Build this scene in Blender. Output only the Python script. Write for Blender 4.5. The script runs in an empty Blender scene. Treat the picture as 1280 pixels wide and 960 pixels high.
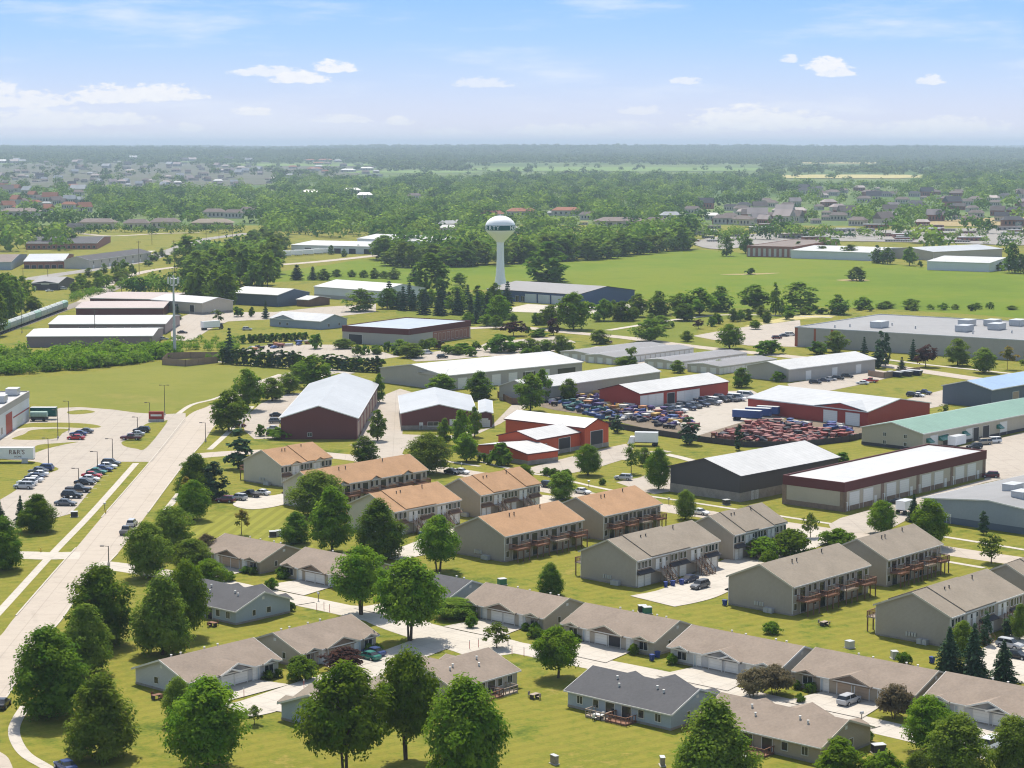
import bpy, math, random
import numpy as np
from mathutils import Vector, Matrix
rnd = random.Random(7)
SC = bpy.context.scene
COL = SC.collection
# ------------------------------------------------------------------ camera model (photo pixels 1280 x 960)
F, HC, Y0 = 2550.0, 85.0, 181.5
PIT = math.atan((480 - Y0) / F)
CP, SP = math.cos(PIT), math.sin(PIT)

def G(px, py, z=0.0):
    """photo pixel -> point on the horizontal plane at height z"""
    xc, yc = (px - 640) / F, -(py - 480) / F
    d = Vector((xc, CP + yc * SP, -SP + yc * CP))
    t = (z - HC) / d.z
    return Vector((d.x * t, d.y * t, z))

def PX(p):
    zc = p.y * CP - (p.z - HC) * SP
    yc = p.y * SP + (p.z - HC) * CP
    return 640 + F * p.x / zc, 480 - F * yc / zc

def S(py):
    """pixels per metre on the ground at image row py"""
    return CP * (py - Y0) / HC

A1 = math.radians(-41.5)          # direction of the bungalow rows
A2 = A1 + math.pi / 2             # direction of the townhouse ridges
# ------------------------------------------------------------------ materials
M = {}

def nodes_of(m):
    m.use_nodes = True
    return m.node_tree.nodes, m.node_tree.links

def mat(name, col, rough=0.8, var=0.12, scale=1.5, spec=0.25, metal=0.0, space='pos', band=None, speck=None):
    """procedural paint / shingle / metal: two octaves of noise over a base colour, optional ribs"""
    m = bpy.data.materials.new(name); N, L = nodes_of(m)
    b = N['Principled BSDF']
    b.inputs['Roughness'].default_value = rough; b.inputs['Metallic'].default_value = metal
    b.inputs['Specular IOR Level'].default_value = spec
    if space == 'pos':
        co = N.new('ShaderNodeNewGeometry').outputs['Position']
    else:
        co = N.new('ShaderNodeTexCoord').outputs['Object']
    nz = N.new('ShaderNodeTexNoise'); nz.inputs['Scale'].default_value = scale; nz.inputs['Detail'].default_value = 5
    L.new(co, nz.inputs['Vector'])
    n2 = N.new('ShaderNodeTexNoise'); n2.inputs['Scale'].default_value = scale * 0.13; n2.inputs['Detail'].default_value = 3
    L.new(co, n2.inputs['Vector'])
    ad = N.new('ShaderNodeMath'); ad.operation = 'ADD'; L.new(nz.outputs['Fac'], ad.inputs[0]); L.new(n2.outputs['Fac'], ad.inputs[1])
    mr = N.new('ShaderNodeMapRange'); mr.inputs['From Min'].default_value = 0.6; mr.inputs['From Max'].default_value = 1.4
    mr.inputs['To Min'].default_value = 1 - var; mr.inputs['To Max'].default_value = 1 + var
    L.new(ad.outputs[0], mr.inputs['Value'])
    val = mr.outputs['Result']
    if band:                                   # (axis, period in metres, depth)
        sx = N.new('ShaderNodeSeparateXYZ'); oc = N.new('ShaderNodeTexCoord').outputs['Object']; L.new(oc, sx.inputs[0])
        md = N.new('ShaderNodeMath'); md.operation = 'PINGPONG'; md.inputs[1].default_value = band[1] / 2
        L.new(sx.outputs['XYZ'.index(band[0])], md.inputs[0])
        m2 = N.new('ShaderNodeMapRange'); m2.inputs['From Min'].default_value = 0; m2.inputs['From Max'].default_value = band[1] * 0.16
        m2.inputs['To Min'].default_value = 1 - band[2]; m2.inputs['To Max'].default_value = 1
        L.new(md.outputs[0], m2.inputs['Value'])
        mu = N.new('ShaderNodeMath'); mu.operation = 'MULTIPLY'; L.new(val, mu.inputs[0]); L.new(m2.outputs['Result'], mu.inputs[1]); val = mu.outputs[0]
    mx = N.new('ShaderNodeVectorMath'); mx.operation = 'SCALE'; mx.inputs[0].default_value = col
    L.new(val, mx.inputs['Scale']); L.new(mx.outputs[0], b.inputs['Base Color'])
    M[name] = m
    return m

def ramp_mat(name, cols, scale, detail=6, rough=0.95, scale2=0.02, lo=0.35, hi=0.65, stripes=None, joints=None):
    """ground cover: colour ramp over mixed noise in world position; stripes=(angle, period, depth) are mown lanes"""
    m = bpy.data.materials.new(name); N, L = nodes_of(m); b = N['Principled BSDF']
    b.inputs['Roughness'].default_value = rough; b.inputs['Specular IOR Level'].default_value = 0.08
    co = N.new('ShaderNodeNewGeometry').outputs['Position']
    fs = []
    for s, w in ((scale, 0.32), (scale2, 0.48), (scale * 5, .20)):
        nz = N.new('ShaderNodeTexNoise'); nz.inputs['Scale'].default_value = s; nz.inputs['Detail'].default_value = detail
        L.new(co, nz.inputs['Vector'])
        mu = N.new('ShaderNodeMath'); mu.operation = 'MULTIPLY'; mu.inputs[1].default_value = w; L.new(nz.outputs['Fac'], mu.inputs[0]); fs.append(mu.outputs[0])
    a0 = N.new('ShaderNodeMath'); a0.operation = 'ADD'; L.new(fs[0], a0.inputs[0]); L.new(fs[1], a0.inputs[1])
    ad = N.new('ShaderNodeMath'); ad.operation = 'ADD'; L.new(a0.outputs[0], ad.inputs[0]); L.new(fs[2], ad.inputs[1])
    r = N.new('ShaderNodeValToRGB'); e = r.color_ramp.elements
    k = len(cols)
    e[0].position = lo; e[0].color = (*cols[0], 1); e[1].position = hi; e[1].color = (*cols[-1], 1)
    for i in range(1, k - 1):
        q = e.new(lo + (hi - lo) * i / (k - 1)); q.color = (*cols[i], 1)
    L.new(ad.outputs[0], r.inputs[0])
    out = r.outputs[0]
    if stripes:
        vr = N.new('ShaderNodeVectorRotate'); vr.rotation_type = 'Z_AXIS'; vr.inputs['Angle'].default_value = stripes[0]; L.new(co, vr.inputs['Vector'])
        sx = N.new('ShaderNodeSeparateXYZ'); L.new(vr.outputs[0], sx.inputs[0])
        md = N.new('ShaderNodeMath'); md.operation = 'PINGPONG'; md.inputs[1].default_value = stripes[1]; L.new(sx.outputs[0], md.inputs[0])
        m2 = N.new('ShaderNodeMapRange'); m2.interpolation_type = 'SMOOTHSTEP'
        m2.inputs['From Min'].default_value = stripes[1] * .4; m2.inputs['From Max'].default_value = stripes[1] * .6
        m2.inputs['To Min'].default_value = 1 - stripes[2]; m2.inputs['To Max'].default_value = 1 + stripes[2]
        L.new(md.outputs[0], m2.inputs['Value'])
        sc = N.new('ShaderNodeVectorMath'); sc.operation = 'SCALE'; L.new(out, sc.inputs[0]); L.new(m2.outputs['Result'], sc.inputs['Scale']); out = sc.outputs[0]
    if joints:                                 # sawn joints, hairline cracks, oil stains
        vr = N.new('ShaderNodeVectorRotate'); vr.rotation_type = 'Z_AXIS'; vr.inputs['Angle'].default_value = -joints[0]; L.new(co, vr.inputs['Vector'])
        sx = N.new('ShaderNodeSeparateXYZ'); L.new(vr.outputs[0], sx.inputs[0]); val = None
        def mul(v, a):
            if v is None: return a
            q = N.new('ShaderNodeMath'); q.operation = 'MULTIPLY'; L.new(v, q.inputs[0]); L.new(a, q.inputs[1]); return q.outputs[0]
        def rng(src, a, c_, lo_, hi_):
            q = N.new('ShaderNodeMapRange'); q.inputs['From Min'].default_value = a; q.inputs['From Max'].default_value = c_; q.inputs['To Min'].default_value = lo_; q.inputs['To Max'].default_value = hi_; L.new(src, q.inputs['Value']); return q.outputs['Result']
        for ax in (0, 1):
            md = N.new('ShaderNodeMath'); md.operation = 'PINGPONG'; md.inputs[1].default_value = joints[1] / 2; L.new(sx.outputs[ax], md.inputs[0])
            val = mul(val, rng(md.outputs[0], .03, .14, .84, 1))
        vo = N.new('ShaderNodeTexVoronoi'); vo.feature = 'DISTANCE_TO_EDGE'; vo.inputs['Scale'].default_value = .09; vo.inputs['Randomness'].default_value = 1
        nz = N.new('ShaderNodeTexNoise'); nz.inputs['Scale'].default_value = .5; L.new(co, nz.inputs['Vector']); mv = N.new('ShaderNodeMix'); mv.data_type = 'VECTOR'; mv.inputs['Factor'].default_value = .002
        L.new(co, vo.inputs['Vector'])
        val = mul(val, rng(vo.outputs['Distance'], .004, .014, .93, 1))
        nz = N.new('ShaderNodeTexNoise'); nz.inputs['Scale'].default_value = .22; nz.inputs['Detail'].default_value = 8; nz.inputs['Roughness'].default_value = .7; L.new(co, nz.inputs['Vector'])
        val = mul(val, rng(nz.outputs['Fac'], .50, .70, 1, .88))
        sc = N.new('ShaderNodeVectorMath'); sc.operation = 'SCALE'; L.new(out, sc.inputs[0]); L.new(val, sc.inputs['Scale']); out = sc.outputs[0]
    L.new(out, b.inputs['Base Color'])
    M[name] = m
    return m

def leaf_mat(name, c1, c2, trans=0.48, scale=0.45, hue=0.012):
    m = bpy.data.materials.new(name); N, L = nodes_of(m); N.remove(N['Principled BSDF']); out = N['Material Output']
    oi = N.new('ShaderNodeObjectInfo'); tc = N.new('ShaderNodeTexCoord')
    nz = N.new('ShaderNodeTexNoise'); nz.inputs['Scale'].default_value = scale; nz.inputs['Detail'].default_value = 4
    L.new(tc.outputs['Object'], nz.inputs['Vector'])
    mr = N.new('ShaderNodeMapRange'); mr.inputs['From Min'].default_value = .34; mr.inputs['From Max'].default_value = .66; L.new(nz.outputs['Fac'], mr.inputs['Value'])
    mx = N.new('ShaderNodeMix'); mx.data_type = 'RGBA'; mx.inputs['A'].default_value = (*c1, 1); mx.inputs['B'].default_value = (*c2, 1)
    L.new(mr.outputs['Result'], mx.inputs['Factor'])
    hs = N.new('ShaderNodeHueSaturation')
    h = N.new('ShaderNodeMapRange'); h.inputs['To Min'].default_value = .5 - hue; h.inputs['To Max'].default_value = .5 + hue * .6; L.new(oi.outputs['Random'], h.inputs['Value'])
    v = N.new('ShaderNodeMapRange'); v.inputs['To Min'].default_value = .9; v.inputs['To Max'].default_value = 1.3; L.new(oi.outputs['Random'], v.inputs['Value'])
    L.new(h.outputs[0], hs.inputs['Hue']); L.new(v.outputs[0], hs.inputs['Value']); L.new(mx.outputs['Result'], hs.inputs['Color'])
    d = N.new('ShaderNodeBsdfDiffuse'); t = N.new('ShaderNodeBsdfTranslucent'); ms = N.new('ShaderNodeMixShader'); ms.inputs[0].default_value = trans
    L.new(hs.outputs[0], d.inputs[0]); L.new(hs.outputs[0], t.inputs[0]); L.new(d.outputs[0], ms.inputs[1]); L.new(t.outputs[0], ms.inputs[2])
    L.new(ms.outputs[0], out.inputs['Surface'])
    M[name] = m
    return m

# ground
ramp_mat('lawn', [(0.068, 0.102, 0.013), (0.142, 0.16, 0.021), (0.207, 0.189, 0.032), (0.147, 0.16, 0.021), (0.257, 0.209, 0.051)], 0.30, scale2=0.05, lo=.37, hi=.64, stripes=(A2 + .1, 1.5, .045))
ramp_mat('lawn_mown', [(0.135, 0.153, 0.023), (0.208, 0.207, 0.034), (0.174, 0.184, 0.03)], 0.5, scale2=0.05, stripes=(math.radians(8), 1.4, .10))
ramp_mat('park_grass', [(0.103, 0.132, 0.015), (0.142, 0.167, 0.022), (0.178, 0.175, 0.027)], 0.3, scale2=.04)
ramp_mat('town_ground', [(.07, .09, .04), (.13, .125, .11), (.08, .10, .05), (.16, .15, .14)], .02, scale2=.008)
ramp_mat('far_land', [(0.044, 0.095, 0.019), (0.08, 0.132, 0.035), (0.133, 0.176, 0.058), (0.062, 0.11, 0.029)], 0.004, scale2=0.0011, lo=.38, hi=.62)
ramp_mat('field_dry', [(0.135, 0.161, 0.023), (0.187, 0.189, 0.034), (0.158, 0.172, 0.027), (0.215, 0.193, 0.045)], 0.06, scale2=0.012)
ramp_mat('field_green', [(0.093, 0.144, 0.008), (0.115, 0.171, 0.01), (0.148, 0.182, 0.014), (0.106, 0.158, 0.01)], 0.03, scale2=0.006)
ramp_mat('field_far', [(.13, .21, .05), (.17, .25, .07)], 0.01)
ramp_mat('straw', [(.36, .33, .14), (.45, .39, .18)], 0.02)
ramp_mat('dirt', [(.36, .27, .13), (.30, .24, .12), (.42, .33, .19)], 0.15)
ramp_mat('concrete_road', [(0.399, 0.345, 0.292), (0.438, 0.384, 0.326), (0.414, 0.36, 0.307)], 0.5, scale2=0.06, rough=.85, joints=(1.62, 4.6))
ramp_mat('concrete_pale', [(0.454, 0.415, 0.364), (0.502, 0.463, 0.405)], 0.8, scale2=0.1, rough=.85, joints=(A1, 3.6))
ramp_mat('pavement', [(0.366, 0.33, 0.284), (0.406, 0.36, 0.31), (0.342, 0.306, 0.265)], 0.4, scale2=0.05, rough=.85, joints=(0.05, 5.0))
ramp_mat('asphalt', [(0.255, 0.242, 0.225), (0.306, 0.289, 0.268)], 0.3, scale2=0.04, rough=.85, joints=(0.6, 9.0))
ramp_mat('gravel', [(0.352, 0.321, 0.28), (0.42, 0.382, 0.334), (0.301, 0.274, 0.234)], 0.6, scale2=0.06)
ramp_mat('soil', [(.10, .08, .06), (.20, .16, .12), (.14, .115, .09)], 0.5, scale2=0.1)
ramp_mat('ballast', [(.20, .18, .16), (.27, .24, .20)], 0.8)
mat('paint_white', (.75, .75, .72), .6, .04)
mat('paint_yellow', (.6, .45, .08), .6, .04)
# buildings
mat('shingle_brown', (0.262, 0.212, 0.172), .9, .17, 2.2, .1)
mat('shingle_grey', (0.268, 0.228, 0.182), .9, .16, 2.2, .1)
mat('shingle_slate', (.098, .098, .104), .9, .15, 2.2, .1)
mat('shingle_orange', (0.385, 0.235, 0.135), .9, .17, 2.2, .1)
mat('shingle_far', (.21, .175, .16), .9, .15, .3, .1)
mat('shingle_red', (.33, .15, .10), .9, .15, .3, .1)
mat('siding_white', (0.47, 0.475, 0.485), .7, .05, space='obj', band=('Z', .22, .10))
mat('siding_blue', (0.36, 0.41, 0.46), .7, .05, space='obj', band=('Z', .22, .10))
mat('siding_tan', (.37, .31, .235), .7, .06, space='obj', band=('Z', .22, .10))
mat('siding_greige', (0.42, 0.37, 0.305), .7, .06, space='obj', band=('Z', .22, .10))
mat('siding_taupe', (0.37, 0.325, 0.27), .7, .06, space='obj', band=('Z', .22, .10))
mat('siding_cream', (.52, .475, .385), .7, .06, space='obj', band=('Z', .22, .10))
mat('siding_far', (.50, .46, .40), .8, .1)
mat('gable_brown_shaded', (.19, .145, .11), .85, .12, 4)  # front gables of tan houses: shade under the overhang put into the colour
mat('gable_grey_shaded', (.27, .27, .275), .85, .1, 4)  # same for white and blue houses, siding darkened by painted overhang shade
mat('brick_brown', (.24, .17, .125), .9, .25, 9)
mat('brick_red', (.30, .13, .09), .9, .25, 9)
mat('stone_base', (.29, .255, .22), .9, .28, 5)
mat('trim_white', (0.64, 0.63, 0.6), .55, .04)
mat('trim_dark', (.06, .055, .06), .6, .05)
mat('trim_maroon', (.115, .03, .03), .6, .06)
mat('door_white', (0.72, 0.71, 0.68), .55, .03, space='obj', band=('Z', .55, .12))
mat('door_tan', (.42, .31, .22), .6, .04, space='obj', band=('Z', .55, .12))
mat('door_dark', (.035, .035, .04), .5, .1)
mat('glass_dark', (.025, .03, .036), .12, .1, spec=.6)
mat('glass_pale', (.45, .5, .54), .15, .1, spec=.5)
mat('deck_wood', (.215, .108, .068), .8, .2, 3)
mat('deck_grey', (.33, .27, .215), .8, .2, 3)
mat('fence_brown', (.30, .21, .15), .85, .2, 3)
mat('wood_brown', (.17, .10, .065), .85, .2, 3)
mat('roof_white', (0.465, 0.465, 0.46), .45, .13, .5, .4, space='obj', band=('X', 1.6, .13))
mat('roof_pale', (0.4, 0.41, 0.42), .4, .13, .5, .4, space='obj', band=('X', 1.6, .13))
mat('roof_grey', (.175, .168, .172), .5, .13, .5, .4, space='obj', band=('X', 1.6, .13))
mat('roof_bluegrey', (.32, .37, .43), .45, .13, .5, .4, space='obj', band=('X', 1.6, .13))
mat('roof_skyblue', (0.26, 0.37, 0.54), .45, .13, .5, .4, space='obj', band=('X', 1.6, .13))
mat('roof_green', (0.15, 0.27, 0.21), .5, .13, .5, .4, space='obj', band=('X', 1.6, .13))
mat('roof_mauve', (0.38, 0.315, 0.3), .6, .07, .5, .3, space='obj', band=('X', 1.6, .13))
mat('roof_flat', (.255, .257, .265), .8, .10, .25)
mat('steel_maroon', (.155, .05, .048), .5, .06, space='obj', band=('X', .9, .08))
mat('steel_red', (.36, .05, .036), .5, .06, space='obj', band=('X', .9, .08))
mat('steel_bright_red', (.50, .085, .035), .5, .06, space='obj', band=('X', .9, .08))
mat('steel_charcoal', (.072, .066, .072), .5, .06, space='obj', band=('X', .9, .08))
mat('steel_tan', (.46, .41, .33), .5, .06, space='obj', band=('X', .9, .07))
mat('steel_grey', (0.4, 0.375, 0.345), .5, .06, space='obj', band=('X', .9, .07))
mat('steel_bluegrey', (.29, .33, .38), .5, .06, space='obj', band=('X', .9, .07))
mat('steel_slate', (0.11, 0.14, 0.185), .5, .06, space='obj', band=('X', .9, .07))
mat('steel_navy', (.055, .09, .18), .5, .06, space='obj', band=('X', .9, .07))
mat('steel_white', (.66, .67, .68), .5, .05, space='obj', band=('X', .9, .06))
mat('steel_mauve', (.24, .185, .19), .5, .06, space='obj', band=('X', .9, .07))
mat('precast', (.42, .395, .365), .8, .08, .5, space='obj', band=('X', 6.0, .10))
mat('rust_steel', (.33, .10, .055), .7, .1)
mat('galv', (.48, .49, .50), .4, .08, metal=.3)
mat('tower_white', (.87, .87, .875), .4, .03)
mat('tower_green', (.008, .095, .085), .4, .05)
mat('trunk', (.085, .062, .045), .95, .25, 2)
mat('pole_wood', (.12, .095, .075), .9, .2)
mat('pole_dark', (.05, .045, .045), .5, .1)
mat('fence_dark', (.055, .05, .055), .7, .15)
mat('rail_car', (.43, .47, .45), .6, .10, .3, space='obj', band=('X', 1.1, .12))
mat('rail_car_green', (.30, .44, .38), .6, .10, .3, space='obj', band=('X', 1.1, .12))
mat('tyre', (.02, .02, .022), .8, .1)
for n_, c_ in dict(white=(.78, .78, .78), silver=(.45, .46, .48), black=(.015, .015, .018), grey=(.12, .125, .135), maroon=(.12, .012, .018),
                   red=(.45, .025, .02), blue=(.035, .06, .18), navy=(.02, .03, .07), tan=(.38, .32, .24), green=(.02, .17, .13)).items():
    mat('car_' + n_, c_, .25, .03, spec=.6)
for n_, c_ in dict(purple=(.065, .045, .16), blue=(.05, .09, .24), yellow=(.52, .35, .12), white=(.48, .47, .45), red=(.22, .045, .04), rose=(.27, .115, .105),
                   dark=(.03, .03, .04), orange=(.40, .18, .08), teal=(.03, .12, .12)).items():
    mat('yard_' + n_, c_, .6, .2, 3)
mat('bin_blue', (.03, .06, .25), .5, .05)
mat('light_red', (.45, .02, .02), .3, .02)
mat('light_clear', (.75, .76, .76), .2, .02)
# leaves
leaf_mat('leaf_maple', (0.08, 0.171, 0.014), (0.205, 0.294, 0.025))
leaf_mat('leaf_dark', (0.059, 0.135, 0.015), (0.154, 0.234, 0.024))
leaf_mat('leaf_light', (.10, .165, .022), (.16, .22, .035))
leaf_mat('leaf_soft', (0.108, 0.192, 0.022), (0.222, 0.299, 0.043))
leaf_mat('leaf_spruce', (0.032, 0.074, 0.034), (0.078, 0.125, 0.059), .08)
leaf_mat('leaf_purple', (.040, .022, .022), (.085, .040, .032))
leaf_mat('leaf_brown', (.13, .115, .06), (.20, .165, .095))
leaf_mat('leaf_yellow', (.13, .17, .025), (.40, .30, .06))
leaf_mat('leaf_bright', (.095, .175, .012), (.15, .235, .025))
leaf_mat('leaf_forest_dark', (0.03, 0.08, 0.014), (0.071, 0.131, 0.023), .2, .06, .0)
leaf_mat('leaf_forest_bright', (0.108, 0.194, 0.021), (0.222, 0.302, 0.046), .2, .06, .0)
leaf_mat('leaf_forest', (0.063, 0.137, 0.015), (0.157, 0.228, 0.032), .2, .06, .0)
leaf_mat('leaf_forest_far', (.072, .140, .032), (.165, .225, .058), .1, .012, .0)

# ------------------------------------------------------------------ mesh builder
class MB:
    def __init__(s): s.v, s.f, s.m = [], [], []
    def add(s, vs, fs, mi=0):
        o = len(s.v); s.v += [tuple(v) for v in vs]
        for f in fs: s.f.append([o + i for i in f]); s.m.append(mi)
    def box(s, x0, x1, y0, y1, z0, z1, mi=0):
        s.add([(x0, y0, z0), (x1, y0, z0), (x1, y1, z0), (x0, y1, z0), (x0, y0, z1), (x1, y0, z1), (x1, y1, z1), (x0, y1, z1)],
              [(3, 2, 1, 0), (4, 5, 6, 7), (0, 1, 5, 4), (1, 2, 6, 5), (2, 3, 7, 6), (3, 0, 4, 7)], mi)
    def hexa(s, lo, hi, mi=0):
        """lo, hi: four points each, counter-clockwise from above"""
        s.add(list(lo) + list(hi), [(3, 2, 1, 0), (4, 5, 6, 7), (0, 1, 5, 4), (1, 2, 6, 5), (2, 3, 7, 6), (3, 0, 4, 7)], mi)
    def cyl(s, p, q, r0, r1, n=8, mi=0, caps=True):
        p, q = Vector(p), Vector(q); d = (q - p).normalized()
        a = d.orthogonal().normalized(); b = d.cross(a)
        vs = []
        for c, r in ((p, r0), (q, r1)):
            for i in range(n):
                t = 2 * math.pi * i / n; vs.append(c + (a * math.cos(t) + b * math.sin(t)) * r)
        fs = [(i, (i + 1) % n, n + (i + 1) % n, n + i) for i in range(n)]
        if caps: fs += [tuple(range(n - 1, -1, -1)), tuple(range(n, 2 * n))]
        s.add(vs, fs, mi)
    def lathe(s, prof, n=24, mi=0):
        vs = [(r * math.cos(2 * math.pi * i / n), r * math.sin(2 * math.pi * i / n), z) for r, z in prof for i in range(n)]
        fs = [(k * n + i, k * n + (i + 1) % n, (k + 1) * n + (i + 1) % n, (k + 1) * n + i) for k in range(len(prof) - 1) for i in range(n)]
        s.add(vs, fs, mi)
    def mesh(s, name, mats):
        me = bpy.data.meshes.new(name); me.from_pydata(s.v, [], s.f)
        for x in mats: me.materials.append(M[x] if isinstance(x, str) else x)
        if len(mats) > 1: me.polygons.foreach_set('material_index', s.m)
        me.validate(); me.update()
        return me
    def obj(s, name, mats, parent=None, loc=None, smooth=False):
        if isinstance(mats, str): mats = [mats]
        me = s.mesh(name, mats)
        if smooth: me.polygons.foreach_set('use_smooth', [True] * len(me.polygons))
        return link(name, me, parent, loc)

def link(name, data, parent=None, loc=None, rz=0.0, scale=None):
    o = bpy.data.objects.new(name, data); COL.objects.link(o)
    if parent: o.parent = parent
    if loc is not None: o.location = loc
    if rz: o.rotation_euler = (0, 0, rz)
    if scale is not None: o.scale = scale
    return o

def tag(o, label, cat, group=None, kind=None):
    if label: o['label'] = label
    if cat: o['category'] = cat
    if group: o['group'] = group
    if kind: o['kind'] = kind
    return o

def empty(name, loc, rz=0.0, label=None, cat=None, group=None):
    o = link(name, None, None, loc, rz); o.empty_display_size = .5
    return tag(o, label, cat, group)

LAND = []                         # (phrase, px, py) landmarks used when things are told apart by what they stand beside
def landmark(phrase, p): LAND.append((phrase, *PX(Vector(p))))
AUTO = []                         # (object, description, category, group, px, py)
def auto(o, desc, cat, group, p):
    AUTO.append((o, desc, cat, group, *PX(Vector(p))))

ORD = ['', 'second', 'third', 'fourth', 'fifth', 'sixth', 'seventh', 'eighth', 'ninth', 'tenth', 'eleventh', 'twelfth']
NUM = ['zero', 'one', 'two', 'three', 'four', 'five', 'six', 'seven', 'eight', 'nine', 'ten', 'eleven', 'twelve']
def finish_labels():
    """things told apart by the landmark they stand at and, where several alike stand there, by their order"""
    def rel(px, py, l):
        dx, dy = px - l[1], py - l[2]
        return ('before' if dy > 0 else 'behind') if abs(dy) * 2.2 > abs(dx) * .7 else 'beside'
    keyed = {}
    for o, desc, cat, group, px, py in AUTO:
        l = min(LAND, key=lambda l: math.hypot(l[1] - px, 2.2 * (l[2] - py)))
        keyed.setdefault((desc, rel(px, py, l), l[0]), []).append((px, py, o, cat, group))
    for (desc, rl, lm), rows in keyed.items():
        rows.sort(key=lambda r: r[0])
        n = len(rows)
        for i, (px, py, o, cat, group) in enumerate(rows):
            if n == 1: lab = f"{desc} {rl} the {lm}"
            elif n == 2 and abs(rows[0][1] - rows[1][1]) > 8: lab = f"{'lower' if py == max(rows[0][1], rows[1][1]) else 'higher'} {desc} of two {rl} the {lm}"
            else:
                od = 'first' if i == 0 else ORD[i] if i < 12 else ORD[n - 1 - i] + ' last' if n - 1 - i > 0 else 'last'
                lab = f"{od} {desc} from the left {rl} the {lm}"
            tag(o, ' '.join(lab.split()[:16]), cat, group)

def copy_tree(o, parent=None):
    c = o.copy(); COL.objects.link(c)
    if parent: c.parent = parent
    for ch in o.children: copy_tree(ch, c)
    return c
# ------------------------------------------------------------------ shared small parts (mesh data reused)
CACHE = {}
def cached(key, fn):
    if key not in CACHE: CACHE[key] = fn()
    return CACHE[key]

def q2(v): return round(v * 4) / 4

def window_part(root, x, y, z, rz, w, h, frame='trim_white', glass='glass_dark', mull=1):
    """window > pane ; the mesh faces local -y, origin at the middle of the sill"""
    def mk():
        m = MB(); t = .09
        m.box(-w/2-t, -w/2, -.07, .05, -t, h+t); m.box(w/2, w/2+t, -.07, .05, -t, h+t)
        m.box(-w/2, w/2, -.07, .05, h, h+t); m.box(-w/2, w/2, -.10, .05, -t, 0)
        for i in range(1, mull + 1):
            xx = -w/2 + w * i / (mull + 1); m.box(xx-.035, xx+.035, -.06, .05, 0, h)
        return m.mesh('window', [frame])
    def mp():
        m = MB(); m.box(-w/2, w/2, -.03, .045, 0, h); return m.mesh('pane', [glass])
    o = link('window', cached(('win', w, h, frame, mull), mk), root, (x, y, z), rz)
    link('pane', cached(('pane', w, h, glass), mp), o)
    return o

def door_part(root, x, y, z, rz, w=.95, h=2.1, m='door_white', name='door'):
    def mk():
        b = MB(); b.box(-w/2, w/2, -.05, .05, 0, h, 0)
        b.box(-w/2-.1, -w/2, -.08, .05, 0, h+.1, 1); b.box(w/2, w/2+.1, -.08, .05, 0, h+.1, 1); b.box(-w/2, w/2, -.08, .05, h, h+.1, 1)
        return b.mesh(name, [m, 'trim_white'])
    return link(name, cached((name, w, h, m), mk), root, (x, y, z), rz)

def garage_part(root, x, y, z, rz, w=2.9, h=2.25, m='door_white', trim='trim_white'):
    def mk():
        b = MB(); b.box(-w/2, w/2, -.04, .05, 0, h, 0)
        b.box(-w/2-.12, -w/2, -.09, .05, 0, h+.12, 1); b.box(w/2, w/2+.12, -.09, .05, 0, h+.12, 1); b.box(-w/2, w/2, -.09, .05, h, h+.12, 1)
        return b.mesh('garage_door', [m, trim])
    return link('garage_door', cached(('gd', w, h, m, trim), mk), root, (x, y, z), rz)

class Frame:
    """local axes of a building: x along EN->EF, y along EN->EL; the two faces seen are Y0 (y = 0) and X0 (x = 0)"""
    def __init__(s, EN, EL, EF, H, over=0.0, ang=None, base=0.0):
        n, l, f = G(*EN, H), G(*EL, H), G(*EF, H)
        u, v = (f - n).xy, (l - n).xy
        au, av = math.atan2(u.y, u.x), math.atan2(v.y, v.x) - math.pi / 2
        wu, wv = u.length, v.length
        if ang == 'f': ang = au
        if ang is None:
            d = (av - au + math.pi) % (2 * math.pi) - math.pi
            ang = au + d * wv / (wu + wv)
        s.ang = ang
        ux = Vector((math.cos(ang), math.sin(ang))); uy = Vector((-ux.y, ux.x))
        s.L, s.W, s.H = abs(u.dot(ux)) - 2 * over, abs(v.dot(uy)) - 2 * over, H
        s.o = Vector((n.x, n.y, 0)) + Vector((*(ux * over + uy * over), 0))
        s.ux, s.uy = ux, uy
    def w(s, x, y, z=0): return Vector((*(s.o.xy + s.ux * x + s.uy * y), z))

def face_xy(f, face, t):
    """point and turn on a face: t metres from the near corner"""
    return {'Y0': (t, 0, 0), 'X0': (0, t, -math.pi/2), 'Y1': (t, f.W, math.pi), 'X1': (f.L, t, math.pi/2)}[face]

def wall_part(root, f, H, R, ridge, mats, base_h=0.0, name='wall'):
    m = MB(); L, W = f.L, f.W
    if R <= 0: m.box(0, L, 0, W, 0, H)
    elif ridge == 'x':
        pr = [(0, 0), (W, 0), (W, H), (W/2, H+R), (0, H)]
        m.add([(0, a, b) for a, b in pr] + [(L, a, b) for a, b in pr],
              [(4, 3, 2, 1, 0), (5, 6, 7, 8, 9), (0, 1, 6, 5), (1, 2, 7, 6), (2, 3, 8, 7), (3, 4, 9, 8), (4, 0, 5, 9)])
    else:
        pr = [(0, 0), (L, 0), (L, H), (L/2, H+R), (0, H)]
        m.add([(a, 0, b) for a, b in pr] + [(a, W, b) for a, b in pr],
              [(0, 1, 2, 3, 4), (9, 8, 7, 6, 5), (1, 0, 5, 6), (2, 1, 6, 7), (3, 2, 7, 8), (4, 3, 8, 9), (0, 4, 9, 5)])
    o = m.obj(name, mats[:1], root)
    if base_h > 0:
        b = MB(); e = .05
        b.box(-e, L+e, -e, 0, 0, base_h); b.box(-e, 0, 0, W, 0, base_h); b.box(-e, L+e, W, W+e, 0, base_h); b.box(L, L+e, 0, W, 0, base_h)
        b.obj('wall_base', mats[1:2], root)
    return o

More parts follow.
